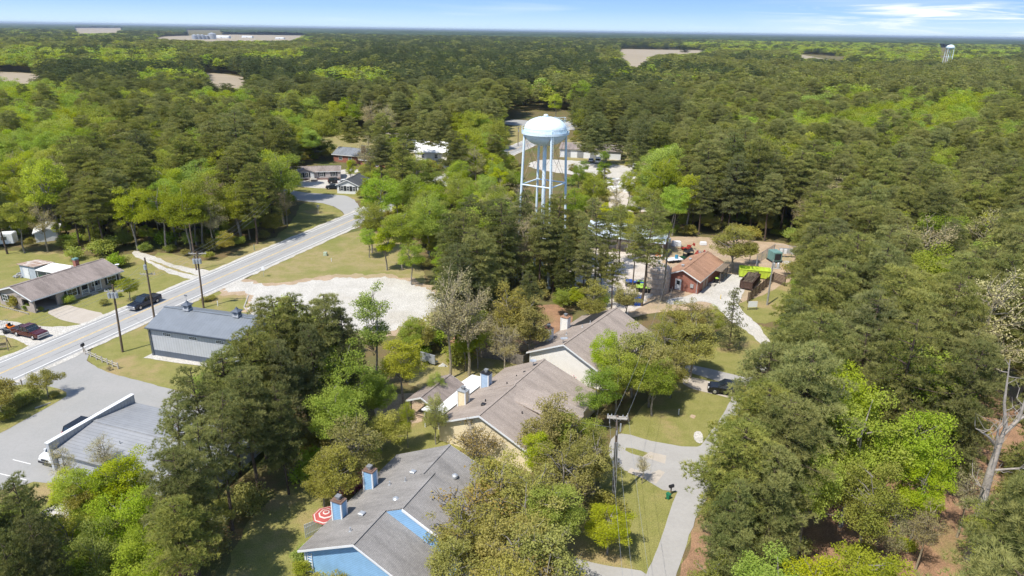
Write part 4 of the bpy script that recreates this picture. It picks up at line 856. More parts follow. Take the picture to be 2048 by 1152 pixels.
q = MB(); [q.tube((.1, s * .28, .5), (.15, s * .28, 1.05), .02) for s in (-1, 1)]; q.build('lever', m_dark, o)
sp_ = Matrix.Translation((SHOP[0].x, SHOP[0].y, 0)) @ Matrix.Rotation(math.radians(SHOP[1]), 4, 'Z')
p = sp_ @ Vector(((sp_.inverted() @ G(168, 838, 1.7)).x, max(1.45, (sp_.inverted() @ G(168, 838, 1.7)).y), 0)); vehicle('parked_suv', 'black SUV parked behind the white shop parapet', 'suv', (p.x, p.y, .04), SHOP[1], 'suv', m_black)
p = sp_ @ Vector((2.5, 1.3, 0)); vehicle('parked_van', 'white van parked in front of the shop at its near corner', 'van', (p.x, p.y, .04), SHOP[1] + 180, 'van', m_carwhite)
p = G(1446, 786); vehicle('parked_suv', 'glossy black SUV on the concrete drive beside the lane', 'suv', (p.x + .4, p.y, .02), 163, 'suv', m_black)
for px, py, dg, kd, pt, lb in ((672, 366, 20, 'suv', m_black, 'black SUV parked on gravel in front of the mobile home'), (690, 368, 15, 'car', m_carwhite, 'white saloon car parked beside the white cottage roof'),
                               (668, 378, 5, 'car', m_navy, 'dark blue car parked left of the white cottage'), (633, 282, 10, 'suv', m_carwhite, 'white car parked beyond the dark brick house'),
                               (1277, 341, -70, 'van', m_carwhite, 'white van standing on grass right of the long white building'), (1196, 326, 80, 'van', m_carwhite, 'white van parked close in front of the long white building'), (1182, 324, 80, 'car', m_carwhite, 'white car parked left of the van at the long white building')):
    p = G(px, py); vehicle('parked_car' if kd == 'car' else 'parked_' + kd, lb, {'car': 'car', 'suv': 'suv', 'van': 'van'}[kd], (p.x, p.y, .03), dg, kd, pt)

# ------------------------------------------------------------------ poles and wires
def pole(label, x, y, h, arm_deg, arm=2.6, boxes=0, top=.12, arm_drop=.35, lean=(0, 0), arms=1, extras=None, name='utility_pole', cat='utility pole', mt=None):
    t = thing(name, label, cat, (x, y, 0), math.radians(arm_deg))
    ld = Vector((lean[0], lean[1], 0)); P = lambda z: ld * (z / h) + Vector((0, 0, z))
    q = MB(); q.tube(P(0), P(h), .17, top, 12); q.build('post', mt or m_pole, t, True)
    if arm:
        for k in range(arms):
            z = h - arm_drop - k * 1.3; c = P(z)
            a = MB(); a.bx(c.x - arm / 2, c.x + arm / 2, c.y + .1, c.y + .22, z - .07, z + .07)
            for s in (-1, 1): a.tube((c.x + s * arm * .3, c.y + .16, z - .06), (c.x, c.y + .12, z - .7), .02, .02, 4)
            ao = a.build('crossarm', m_arm, t)
            ins = MB()
            for xx in (-.46, -.28, .28, .46): ins.lathe([(0, z + .07), (.05, z + .08), (.06, z + .16), (.03, z + .2), (.05, z + .26), (0, z + .28)], 8, (c.x + xx * arm, c.y + .16, 0))
            ins.build('insulator', m_galv, ao)
    for k in range(boxes):
        b = MB(); zz = h - 1.5; c = P(zz); a_ = (k - (boxes - 1) / 2) * .9
        b.tube((c.x + a_ * .55, c.y - .38, zz - .45), (c.x + a_ * .55, c.y - .38, zz + .35), .24, .24, 14); b.tube((c.x + a_ * .55, c.y - .38, zz + .35), (c.x + a_ * .55, c.y - .38, zz + .6), .05, .03, 6)
        b.build('transformer', m_galv, t, True)
    return t
PA = (-58.2, 92.0); pole('utility pole with three transformers beside the rail fence corner', *PA, 10.8, 5, 2.7, 3, lean=(.5, 0), arm_drop=1.1)
PB = (-59.9, 105.0); pole('tall bare-topped utility pole at the road edge behind the metal building', *PB, 10.6, 5, 2.4, 1, lean=(.2, 0), arm_drop=2.9)
PC = (-53.6, 109.6); pole('utility pole with crossarm at its very top right of the metal building ridge', *PC, 10.2, 5, 2.9, 3, lean=(.3, 0))
p = G(393, 540); pole('thin utility pole against the bright trees left of the road', p.x, p.y, 9.6, 5, 0)
PE = (11.0, 59.2)
t = pole('near utility pole with twin crossarm and grey conduits over the lawn', *PE, 10.2, -8, 2.0, 0, lean=(-.3, 0), arm_drop=.25)
q = MB()
for dx in (-.17, 0, .17): q.tube((dx, -.2, .2), (dx - .2, -.2, 7.2), .045, .045, 8)
q.box((.1, -.25, 9.0), (.14, .1, .9)); q.box((-.25, -.2, 8.3), (.1, .1, .5)); q.build('conduit', m_galv, t)
q = MB(); q.bx(-1.3, .7, -.2, -.08, 9.88, 10.02); q.tube((-1.0, .1, 9.9), (-1.0, .1, 9.2), .05, .05, 8); q.tube((.72, .1, 9.9), (.72, .1, 10.5), .05, .04, 8); q.build('crossarm', m_arm, t)
p = G(1534, 610); PF = (p.x, p.y); pole('grey utility pole beside the slatted brown yard fence', *PF, 8.6, 10, 0, 0, lean=(-.1, 0), mt=mat('grey_pole', (.3, .29, .27), .8))
p = G(1622, 510); pole('thin pale pole standing alone in the right pine woods', p.x, p.y, 9, 0, 0, mt=m_greybark)
p = G(1322, 606); PI_ = (27.6, 116.2); pole('tall yard pole beside the concrete tank and brick building', *PI_, 13.2, 15, 0, 1, mt=m_greybark)
for (px, py, h, lb) in ((1036, 292, 8, 'far roadside utility pole just left of the water tower leg'), (1012, 240, 8, 'farthest thin pole beside the distant crossroad'), (1332, 290, 8.5, 'utility pole with grey transformer at the far wood edge'), (945, 262, 9, 'far pole on the left side of the distant lawn')):
    p = G(px, py); pole(lb, p.x, p.y, h, 30, 1.8, 1)
def wire(a, b, sag, name='power_line', label=None, r=.014, n=14):
    q = MB(); a, b = Vector(a), Vector(b)
    pts = [a.lerp(b, k / n) - Vector((0, 0, sag * 4 * (k / n) * (1 - k / n))) for k in range(n + 1)]
    q.path(pts, [r] * (n + 1), 4); o = q.build(name, m_dark, None); tag(o, label, 'wire', 'overhead power lines'); return o
def wires(p0, p1, h0, h1, offs, sag, label, rw=.012):
    d = (Vector(p1) - Vector(p0)).normalized(); n = Vector((d.y, -d.x)); q = MB()
    for o in offs:
        a = Vector((*(Vector(p0) + n * o), h0)); b = Vector((*(Vector(p1) + n * o), h1)); m = 16
        q.path([a.lerp(b, k / m) - Vector((0, 0, sag * 4 * (k / m) * (1 - k / m))) for k in range(m + 1)], [rw] * (m + 1), 4)
        # each span is one thing: the strands hang together from the same two poles
    o = q.build('power_line', m_grey, None); return tag(o, label, 'power line', 'overhead power lines')
far = (road_x(150) - 7, 150)
wires(PA, PC, 9.7, 10.0, (-1.1, 0, 1.1), .5, 'power line span between the two crossarmed poles at the metal building')
wires((road_x(48) + 6, 45), PA, 9.8, 9.7, (-1.1, 0, 1.1), .9, 'power line span running from the rail fence pole towards the bottom left')
wires(PC, far, 9.9, 9.5, (-1.1, 0, 1.1), .9, 'power line span crossing the road towards the left wood edge')
wires(PE, (8.0, 20), 10.1, 10.1, (-.8, .4, 1.1), 1.0, 'power line span dropping from the near pole to the bottom edge')
wires(PA, (-52.9, 91.2), 8.5, 4.6, (0,), .5, 'service drop wire from the three-transformer pole to the metal building')
wires(PB, (-74.0, 118.5), 8.6, 3.2, (0,), .9, 'service drop wire from the bare-topped pole to the ranch house')
wires(PB, PA, 9.0, 9.2, (-.9, .9), .3, 'short wire span between the bare-topped pole and the transformer pole')
wires(PE, (1.5, 70.0), 8.8, 5.0, (0,), .5, 'service drop wire from the near pole to the cream duplex')
wires(PI_, PF, 11.5, 7.8, (-.4, .4), .6, 'power line span crossing in front of the brick building')
wires(PE, (24.5, 100.0), 10.1, 9.0, (-.6, .6), 1.3, 'power line span from the near pole over the oaks')

# ------------------------------------------------------------------ fences, signs, small yard things
def rail_fence(label, pts_px, n, posth=1.0, m=m_wood):
    w = [G(*p) for p in pts_px]; t = thing('rail_fence', label, 'fence', tuple(w[0]))
    q = MB(); segs = [(w[i], w[i + 1]) for i in range(len(w) - 1)]
    posts = []
    for a, b in segs: posts += [a.lerp(b, k / n) for k in range(n)]
    posts.append(w[-1])
    for p in posts: s = MB(); s.box((p.x - w[0].x, p.y - w[0].y, posth / 2), (.14, .14, posth)); s.build('post', m_arm, t)
    for a, b in zip(posts, posts[1:]):
        for z in (.78, .42): q.tube((a.x - w[0].x, a.y - w[0].y, z), (b.x - w[0].x, b.y - w[0].y, z), .05, .05, 5)
    q.build('rail', m_arm, t)
rail_fence('low wooden rail fence along the shop lot grass corner', [(171, 709), (205, 725), (237, 738)], 3)
p = G(168, 704); t = thing('mailbox', 'dark mailbox at the end of the low rail fence', 'mailbox', tuple(p)); q = MB(); q.box((0, 0, .5), (.1, .1, 1.0)); q.build('post', m_wood, t); q = MB(); q.box((0, 0, 1.12), (.3, .55, .3)); q.tube((0, -.27, 1.27), (0, .27, 1.27), .15, .15, 12); q.build('box', m_dark, t)
def log_edge():
    a, b = G(-8, 611), G(57, 629); t = thing('log_edging', 'low row of wooden edging posts around the carport flower bed', 'edging', tuple(a)); n = 16
    q = MB()
    for k in range(n + 1): p = a.lerp(b, k / n) - a; q.tube((p.x, p.y, 0), (p.x, p.y, .3), .09, .08, 6)
    d = b - a; q.tube((0, 0, .2), (d.x, d.y, .2), .05, .05, 5); q.build('post_row', m_arm, t)
log_edge()
def sign_round(px, py, h, label, m=m_dark):
    p = G(px, py); t = thing('road_sign', label, 'sign', tuple(p), 0.3); q = MB(); q.tube((0, 0, 0), (0, 0, h), .035, .035, 6); q.build('post', m_galv, t)
    q = MB(); a = [(.38 * math.cos(math.pi / 8 + k * math.pi / 4), h - .35 + .38 * math.sin(math.pi / 8 + k * math.pi / 4)) for k in range(8)]; q.ext(a, -.06, -.035, 'y'); q.build('plate', m, t)
sign_round(637, 428, 2.5, 'back of a round-edged stop sign at the side street corner', m_grey)
p = G(528, 554); t = thing('road_sign', 'white square sign on a thin post at the gravel lot entrance', 'sign', tuple(p), -.3); q = MB(); q.tube((0, 0, 0), (0, 0, 2.1), .035, .035, 6); q.build('post', m_galv, t); q = MB(); q.box((0, -.05, 1.75), (.75, .03, .7)); q.build('plate', m_white, t)
for px, py, h, lb, m in ((663, 523, .7, 'white marker pipe on the lawn between road and gravel lot', m_white), (1357, 829, .75, 'white marker pipe on the lawn below the black SUV', m_white), (1468, 693, .7, 'white marker pipe on the grass near the yard entrance', m_white),
                        (509, 501, 1.3, 'pale blue marker post at the left road verge', m_teal), (436, 612, .9, 'short white post in the grass right of the metal building', m_white), (1441, 598, .8, 'yellow bollard at the yard entrance kerb', mat('yellow_paint', (.7, .5, .05), .5)), (45, 773, 1.0, 'grey wooden bollard at the grass island corner', m_wood)):
    p = G(px, py); o = MB().tube((0, 0, 0), (0, 0, h), .07, .07, 8).tube((0, 0, h), (0, 0, h + .04), .09, .07, 8).build('marker_post', m, None); o.location = tuple(p); tag(o, lb, 'post')
p = G(651, 511); o = MB().box((0, 0, .35), (.8, .8, .7), taper=.85).box((0, 0, .73), (.74, .74, .06)).build('utility_box', mat('pale_green_paint', (.45, .52, .38), .5), None, bevel=.03); o.location = tuple(p); tag(o, 'pale green utility box on the lawn beside the main road', 'utility box')
def privacy_fence(label, pts, h=1.8, m=m_wood):
    w = [G(*p) for p in pts]; t = thing('privacy_fence', label, 'fence', tuple(w[0]))
    q = MB(); ps = MB(); r = random.Random(5)
    for a, b in zip(w, w[1:]):
        d = b - a; n = max(2, int(d.length / .16)); an = math.atan2(d.y, d.x)
        for k in range(n): p = a.lerp(b, (k + .5) / n) - w[0]; hh = h + r.uniform(-.05, .05); q.box((p.x, p.y, hh / 2), (.14, .025, hh), an + r.uniform(-.03, .03))
        for k in range(int(d.length / 2.4) + 1): p = a.lerp(b, min(1, k * 2.4 / d.length)) - w[0]; ps.box((p.x, p.y + .09, h / 2), (.1, .1, h), an)
    q.build('boards', m, t); ps.build('post', m, t)
m_fence = mat('grey_fence_boards', (.27, .235, .2), .9, .35, 3)
privacy_fence('weathered grey board fence behind the cream duplex', [(955, 714), (1000, 720), (1046, 733), (1075, 716)], 1.8, m_fence)
privacy_fence('darker board fence in shade behind the white duplex chimneys', [(1040, 660), (1085, 673), (1100, 664)], 1.8, m_fence)
t = thing('picket_fence', 'white picket fence panel beside the striped umbrella', 'fence', tuple(G(612, 1076))); a, b = G(612, 1076), G(650, 1058); d = b - a; q = MB(); n = 13
for k in range(n): p = d * (k / (n - 1)); q.box((p.x, p.y, .8), (.11, .03, 1.6 - .1 * abs(math.sin(k * math.pi / 12))), math.atan2(d.y, d.x)); 
q.build('pickets', m_white, t); q = MB(); q.tube((0, 0, .4), (d.x, d.y, .4), .03); q.tube((0, 0, 1.2), (d.x, d.y, 1.2), .03); q.build('rail', m_white, t)
# slatted yard fence
w = [G(1496, 606), G(1546, 564), G(1570, 573)]; t = thing('slatted_fence', 'dark brown horizontal slat fence beside the gravel drive', 'fence', tuple(w[0])); q, ps = MB(), MB()
m_slat = mat('brown_slats', (.13, .085, .06), .8, .3, 3)
for a, b in zip(w, w[1:]):
    d = b - a; an = math.atan2(d.y, d.x); c = (a + b) / 2 - w[0]
    for k in range(7): q.box((c.x, c.y, .3 + k * .27), (d.length, .03, .2), an)
    for k in range(int(d.length / 1.9) + 1): p = a.lerp(b, k / int(d.length / 1.9 + .001)) - w[0]; ps.box((p.x - .1, p.y + .08, 1.05), (.14, .14, 2.1), an)
q.build('slats', m_slat, t); ps.build('post', m_slat, t)
p = G(1504, 620); t = thing('notice_board', 'blank white board sign on two short posts at the yard entrance', 'sign', tuple(p), .1); q = MB(); q.box((0, 0, 1.1), (1.7, .06, 1.1)); q.build('board', m_white, t); q = MB(); [q.box((s * .8, .05, .8), (.1, .1, 1.6)) for s in (-1, 1)]; q.build('post', m_wood, t)
# chain-link compound
w = [G(1513, 548), G(1512, 528), G(1548, 505), G(1612, 514)]; t = thing('chain_link_fence', 'dark chain-link fence round the teal generator compound', 'fence', tuple(w[0])); q, ps = MB(), MB()
for a, b in zip(w, w[1:]):
    d = b - a; n = int(d.length / .22)
    for k in range(n):
        p = a.lerp(b, k / n) - w[0]; p2 = a.lerp(b, min(1, (k + 4) / n)) - w[0]
        q.tube((p.x, p.y, .05), (p2.x, p2.y, 1.95), .012, .012, 3); q.tube((p.x, p.y, 1.95), (p2.x, p2.y, .05), .012, .012, 3)
    q.tube(tuple(a - w[0] + Vector((0, 0, 2))), tuple(b - w[0] + Vector((0, 0, 2))), .03, .03, 5)
    for k in range(int(d.length / 3) + 1): p = a.lerp(b, min(1, k * 3 / d.length)) - w[0]; ps.tube((p.x, p.y, 0), (p.x, p.y, 2.1), .04, .04, 6)
q.build('mesh', m_grey, t); ps.build('post', m_galv, t)
p = G(1548, 522); t = thing('generator', 'teal generator cabinet inside the chain-link compound', 'generator', tuple(p), .15); q = MB(); q.bx(-1, 1, -1.3, 1.3, .3, 2.3); q.build('body', m_teal, t, bevel=.06); q = MB(); q.bx(-1.1, 1.1, -1.4, 1.4, 0, .3); q.bx(-.7, .7, -1.34, -1.3, .6, 2.0); q.build('louvre', m_dark, t); q = MB(); q.tube((0, .6, 2.3), (0, .6, 2.8), .1); q.build('exhaust', m_galv, t)
p = G(1551, 537); t = thing('water_heater_tank', 'two small pale tanks in front of the teal generator', 'tank', tuple(p)); q = MB(); [q.lathe([(0, 0), (.35, 0), (.35, 1.1), (.2, 1.3), (0, 1.35)], 14, (dx, 0, 0)) for dx in (-.5, .5)]; q.build('tank', m_galv, t, True); q = MB(); q.box((0, 0, .05), (1.9, 1, .1)); q.build('base', m_concrete, t)
p = G(1575, 515); t = thing('control_panel_rack', 'grey and white control cabinets on a frame in the compound', 'cabinet', tuple(p), -.12); q = MB(); q.bx(-2, 2, -.05, .05, 1.0, 2.1); q.build('panel', m_galv, t); q = MB(); [MB().bx(x, x + .6, -.3, -.06, .9, 1.9).build('cabinet', m_white, t) for x in (-1.9, -1.0, .6, 1.4)]; q = MB(); [q.tube((x, 0, 0), (x, 0, 1.1), .05) for x in (-1.9, -.6, .7, 1.9)]; q.build('post', m_galv, t)
o = MB().lathe([(0, .12), (1.3, .1), (1.4, 0)], 24).build('well_cover', m_concrete, None); o.location = tuple(G(1578, 526)); tag(o, 'round concrete well cover on the compound ground', 'well cover')
# dumpsters
def dumpster(label, loc, deg, L, Wd, h, m, load=None):
    t = thing('dumpster', label, 'dumpster', loc, math.radians(deg)); w = Wd / 2; q = MB()
    q.ext([(-w * .85, .25), (w * .85, .25), (w, h), (w - .06, h), (w * .8, .35), (-w * .8, .35), (-w + .06, h), (-w, h)], -L / 2, L / 2)
    q.bx(-L / 2, -L / 2 + .06, -w, w, .25, h); q.bx(L / 2 - .06, L / 2, -w, w, .25, h); q.build('body', m, t)
    q = MB(); n = int(L / .65)
    for k in range(n + 1):
        x = -L / 2 + L * k / n
        for s in (-1, 1): q.box((x, s * w * .985, h * .56), (.09, .14, h * .72))
    for s in (-1, 1): q.box((0, s * w, h - .03), (L + .1, .14, .14)); q.box((s * L / 2, 0, h - .03), (.14, Wd, .14))
    q.build('rib', m, t); q = MB(); [q.tube((x, s * .7 - .1, .14), (x, s * .7 + .1, .14), .14, .14, 10) for x in (-L * .4, L * .4) for s in (-1, 1)]; q.bx(-L / 2, L / 2, -.5, -.4, .1, .25); q.bx(-L / 2, L / 2, .4, .5, .1, .25); q.build('skid', m_dark, t)
    if load: q = MB(); r = random.Random(3); [q.tube((r.uniform(-L / 2 + .5, L / 2 - .5), r.uniform(-w * .7, w * .7), h * .8), (r.uniform(-L / 2 + .3, L / 2 - .3), r.uniform(-w * .8, w * .8), h + r.uniform(-.1, .8)), .05, .02, 5) for _ in range(160)]; q.box((0, 0, h * .7), (L * .92, Wd * .85, h * .4), taper=.8); q.build('load', load, t)
    return t
m_limedump = mat('lime_green_steel', (.55, .68, .07), .5, .15, 2)
pm = (G(1481, 556) + G(1543, 562)) / 2; an = G(1543, 562) - G(1481, 556)
t = dumpster('long lime-green roll-off dumpster in front of the chain-link compound', (pm.x, pm.y + 1.3, .012), math.degrees(math.atan2(an.y, an.x)), an.length, 2.3, 1.9, m_limedump)
q = MB(); q.box((.4, -1.19, 1.35), (.7, .03, .4)); q.build('logo_plate', m_dark, t)
pm = G(1499, 571); dumpster('rusty brown dumpster heaped with brush and branches', (pm.x, pm.y, .012), 58, 6.2, 2.3, 1.7, m_rust, m_wood)
# wheeled bins: lime-lidded and blue, in two blocks
def bin_(label, group, body, lid, x, y, deg):
    t = thing('wheeled_bin', label, 'bin', (x, y, .012), math.radians(deg), group)
    q = MB(); q.add([(-.24, -.28, .08), (.24, -.28, .08), (.24, .22, .08), (-.24, .22, .08), (-.3, -.36, .98), (.3, -.36, .98), (.3, .32, .98), (-.3, .32, .98)], [(3, 2, 1, 0), (4, 5, 6, 7), (0, 1, 5, 4), (1, 2, 6, 5), (2, 3, 7, 6), (3, 0, 4, 7)]); q.build('body', body, t)
    q = MB(); q.slab([(-.33, -.4, 1.04), (.33, -.4, 1.04), (.33, .38, 1.08), (-.33, .38, 1.08)], .06); q.tube((-.3, .42, 1.0), (.3, .42, 1.0), .025, .025, 6); q.build('lid', lid, t)
    q = MB(); [q.tube((s * .28 - .04, .3, .12), (s * .28 + .04, .3, .12), .12, .12, 10) for s in (-1, 1)]; q.build('wheel', m_tyre, t); return t
def block(c, nx, ny, deg, body, lid, label, grp, seed):
    proto = None; r = random.Random(seed); a = math.radians(deg)
    for i in range(nx):
        for j in range(ny):
            if r.random() < .12: continue
            dx, dy = (i - nx / 2) * .72 + r.uniform(-.08, .08), (j - ny / 2) * .85 + r.uniform(-.1, .1)
            x, y = c[0] + dx * math.cos(a) - dy * math.sin(a), c[1] + dx * math.sin(a) + dy * math.cos(a); dg = deg + r.uniform(-14, 14)
            if proto is None: proto = bin_(label, grp, body, lid, x, y, dg)
            else: o = copy_tree(proto); o.location = (x, y, .012); o.rotation_euler = (0, 0, math.radians(dg))
c = G(1306, 579); block((c.x, c.y), 8, 5, -12, m_dark, m_lime, 'black wheeled bin with lime-green lid in the block by the brick building', 'lime-lidded wheeled bins', 1)
c = G(1272, 571); block((c.x, c.y), 5, 2, -10, m_dark, m_bluebin, 'black wheeled bin with blue lid left of the lime bins', 'blue-lidded bins beside the lime bins', 2)
c = G(1266, 604); block((c.x, c.y), 5, 4, -10, m_bluebin, m_bluebin, 'all-blue wheeled bin in the shaded block behind the white duplex', 'blue wheeled bins', 3)
o = bin_('dark bin with lime lid under the brick building side porch', None, m_dark, m_lime, G(1432, 566).x, G(1432, 566).y, 20)
o_gb = o = bin_('green wheeled bin standing on the lawn edge by the lane', None, mat('green_plastic', (.02, .2, .1), .5), mat('green_lid', (.02, .16, .08), .5), G(1336, 998).x, G(1336, 998).y, 40); o_gb.scale = (.6, .6, .65)
p = G(1341, 990); t = thing('mailbox', 'black mailbox on a post beside the green bin', 'mailbox', tuple(p), .4); q = MB(); q.box((0, 0, .5), (.1, .1, 1.0)); q.build('post', m_wood, t); q = MB(); q.box((0, 0, 1.1), (.55, .26, .2)); q.tube((-.27, 0, 1.2), (.27, 0, 1.2), .13, .13, 12); q.build('box', m_dark, t)
p = G(1487, 735); t = thing('mailbox', 'dark mailbox at the lane edge above the parked black SUV', 'mailbox', tuple(p), .4); q = MB(); q.box((0, 0, .5), (.1, .1, 1.0)); q.build('post', m_wood, t); q = MB(); q.box((0, 0, 1.1), (.55, .26, .2)); q.tube((-.27, 0, 1.2), (.27, 0, 1.2), .13, .13, 12); q.build('box', m_dark, t)
# yard machines
def implement(label, px, py, m, deg, s=1.0):
    p = G(px, py); t = thing('farm_implement', label, 'implement', (p.x, p.y, .012), math.radians(deg)); t.scale = (s, s, s)
    q = MB(); q.bx(-1.2, 1.2, -.5, .5, .35, .6); q.bx(.2, .9, -.4, .4, .6, 1.1); q.tube((-1.2, 0, .5), (-2.2, 0, .5), .07); q.build('frame', m, t, bevel=.05)
    q = MB(); [q.tube((x, s_ * .65 - .1, .35), (x, s_ * .65 + .1, .35), .35, .35, 14) for x in (-.7, .8) for s_ in (-1, 1)]; q.build('wheel', m_tyre, t)
    q = MB(); q.tube((.9, 0, .9), (1.7, 0, 1.4), .06); q.box((1.75, 0, 1.2), (.1, .9, .6)); q.build('arm', m, t)
implement('bright red mower implement on the bare ground behind the brick building', 1373, 500, m_redpaint, 15); implement('second red machine right of the bright red mower', 1392, 511, m_redpaint, 60, .6)
def buggy(label, px, py, m, deg):
    p = G(px, py); t = thing('utility_buggy', label, 'utility vehicle', (p.x, p.y, .012), math.radians(deg))
    q = MB(); q.bx(-1.3, 1.3, -.7, .7, .35, .75); q.bx(.5, 1.35, -.65, .65, .75, .95); q.build('body', m, t, bevel=.08)
    q = MB(); [q.tube((x, s * .62, .75), (x * .8, s * .55, 1.75), .035) for x in (-.35, .6) for s in (-1, 1)]; q.box((.1, 0, 1.78), (1.3, 1.25, .06)); q.build('roof', m_dark, t)
    q = MB(); q.box((-.1, 0, .85), (.5, 1.1, .2)); q.box((-.35, 0, 1.1), (.12, 1.1, .45)); q.build('seat', m_dark, t); q = MB(); [q.tube((x, s * .72 - .12, .32), (x, s * .72 + .12, .32), .32, .32, 14) for x in (-.85, .9) for s in (-1, 1)]; q.build('wheel', m_tyre, t)
buggy('dark green utility buggy behind the brick building roof', 1371, 519, mat('dark_green_paint', (.02, .08, .04), .4), 30); buggy('black utility buggy next to the scrap heap', 1380, 517, m_dark, 80)
def heap(name, label, cat, px, py, r, h, ms, n, seed, sz=.35, kind=None):
    p = G(px, py); rr = random.Random(seed); t = thing(name, label, cat, (p.x, p.y, 0))
    if kind: t['kind'] = kind
    for mi, m in enumerate(ms):
        q = MB()
        for _ in range(n):
            a = rr.random() * 6.28; d = r * math.sqrt(rr.random()); z = h * (1 - (d / r) ** 2) * rr.random() + .1
            v = [Vector((rr.uniform(-1, 1), rr.uniform(-1, 1), rr.uniform(-.6, .6))) * sz for _ in range(2)]; c = Vector((d * math.cos(a), d * math.sin(a), z)); q.box(tuple(c), (sz * rr.uniform(.4, 1.6), sz * rr.uniform(.4, 1.3), sz * rr.uniform(.3, .9)), rr.random() * 6)
        o_ = q.build('scrap' if not kind else 'lumps', m, t); o_['kind'] = 'stuff'
heap('scrap_heap', 'heap of tangled dark scrap beside the buggies', 'scrap heap', 1409, 512, 1.7, 1.2, [m_dark, m_galv, m_redpaint], 45, 2, .4)
heap('sand_pile', 'low heap of tan sand and orange gear left of the concrete tank', 'pile', 1318, 508, 1.6, .8, [m_concrete, m_orange], 25, 4, .4)
heap('debris_pile', 'grey clutter piled in front of the pale blue-grey shed', 'pile', 46, 552, 1.5, .6, [m_galv, m_concrete], 22, 5, .4)
heap('rubble_pile', 'wide low pile of broken white concrete between the trees', 'rubble', 1262, 372, 10, 2.0, [m_roofwhite, m_concrete], 420, 6, .9, 'stuff')
o = MB().box((0, 0, .6), (2.2, 1.2, 1.2), taper=.9).build('storage_tote', m_white, None, bevel=.1); o.location = tuple(G(1352, 492)); tag(o, 'white storage tote at the back edge of the bare yard', 'tote')
o = MB().box((0, 0, .4), (1.6, .9, .8), taper=.9).build('storage_tote', m_white, None, bevel=.1); o.location = tuple(G(1406, 490)); tag(o, 'smaller white tote behind the scrap heap', 'tote')
p = G(1347, 524); t = thing('white_flatbed', 'white flatbed with blue drum left of the brick building roof', 'trailer', (p.x, p.y, .012), .3); q = MB(); q.bx(-1.8, 1.8, -.9, .9, .6, .75); q.build('deck', m_white, t); q = MB(); q.tube((.6, 0, .75), (.6, 0, 1.5), .35, .35, 14); q.build('drum', mat('blue_drum', (.05, .25, .4), .4), t); q = MB(); [q.tube((x, s - .1, .35), (x, s + .1, .35), .35, .35, 12) for x in (-.6, .6) for s in (-.8, .8)]; q.build('wheel', m_tyre, t)
# umbrella, patio, chairs
p = Vector((-17.5, 53.6, 0)); t = thing('patio_umbrella', 'red and white ringed patio umbrella beside the blue duplex', 'umbrella', tuple(p))
def ring_mb(r0, r1):
    q = MB(); z = lambda r: 2.55 - r * .34
    for k in range(8):
        a, b = k * math.pi / 4, (k + 1) * math.pi / 4
        q.add([(r0 * math.cos(a), r0 * math.sin(a), z(r0)), (r1 * math.cos(a), r1 * math.sin(a), z(r1)), (r1 * math.cos(b), r1 * math.sin(b), z(r1)), (r0 * math.cos(b), r0 * math.sin(b), z(r0))], [(0, 1, 2, 3)])
    return q
m_canr, m_canw = mat('red_canvas', (.42, .09, .08), .85, .15), mat('white_canvas', (.62, .54, .5), .8, .08)
for i, (r0, r1) in enumerate([(0.02, .22), (.22, .34), (.34, .62), (.62, .76), (.76, 1.14), (1.14, 1.24), (1.24, 1.36)]): ring_mb(r0, r1).build('canopy_band', m_canr if i % 2 == 0 else m_canw, t)
q = MB(); q.tube((0, 0, 0), (0, 0, 2.6), .03, .03, 8); q.tube((0, 0, 0), (0, 0, .1), .28, .25, 16); q.build('pole', m_white, t)
t = thing('patio_table', 'round dark patio table under the striped umbrella', 'table', (p.x + .05, p.y, 0)); q = MB(); q.lathe([(.08, .72), (.62, .72), (.62, .76), (.08, .76)], 20); q.build('tabletop', m_dark, t); q = MB(); [q.tube((.4 * math.cos(a), .4 * math.sin(a), 0), (.35 * math.cos(a), .35 * math.sin(a), .72), .025) for a in (.8, 2.4, 3.9, 5.5)]; q.build('leg', m_dark, t)
def chair(name, label, x, y, deg, m):
    t = thing(name, label, 'chair', (x, y, 0), math.radians(deg)); q = MB(); q.slab([(-.28, -.3, .38), (.28, -.3, .38), (.28, .3, .33), (-.28, .3, .33)], .04); q.build('seat', m, t)
    q = MB(); [q.slab([(-.27 + k * .11, .28, .34), (-.18 + k * .11, .28, .34), (-.19 + k * .12, .62, .98), (-.29 + k * .12, .62, .98)], .03) for k in range(5)]; q.build('backrest', m, t)
    for s in (-1, 1): q = MB(); q.box((s * .33, 0, .55), (.1, .7, .03)); q.build('armrest', m, t)
    for sx in (-.3, .3):
        for sy in (-.28, .26): q = MB(); q.box((sx, sy, .27), (.06, .06, .54)); q.build('leg', m, t)
for (px, py, dg, lb) in ((455, 1040, 40, 'white slatted garden chair in shade, the upper one of two'), (427, 1060, 10, 'white slatted garden chair in shade, the lower one of two')):
    p = G(px, py); chair('garden_chair', lb, p.x, p.y, dg, m_white)
p = G(884, 858, 0); chair('garden_chair', 'white garden chair outside the patio roof corner', p.x, p.y, 160, m_white)
p = G(856, 728); t = thing('utility_trailer', 'pale panelled enclosed cart left of the budding tree', 'trailer', tuple(p), -.5); q = MB(); q.bx(-1.3, 1.3, -.1, .1, .3, 1.7); q.bx(-1.3, 1.3, .1, .8, .3, .5); q.build('panel', m_galv, t); q = MB(); q.tube((0, -.2, .3), (0, .9, .3), .28, .28, 12); q.build('wheel', m_tyre, t)
o = MB().ext([(-.7, 0), (.7, 0), (.0, .55)], -.08, .08, 'y').build('garden_board', m_white, None); o.location = tuple(G(886, 733)); tag(o, 'pale low board lying beside the budding tree trunk', 'board')
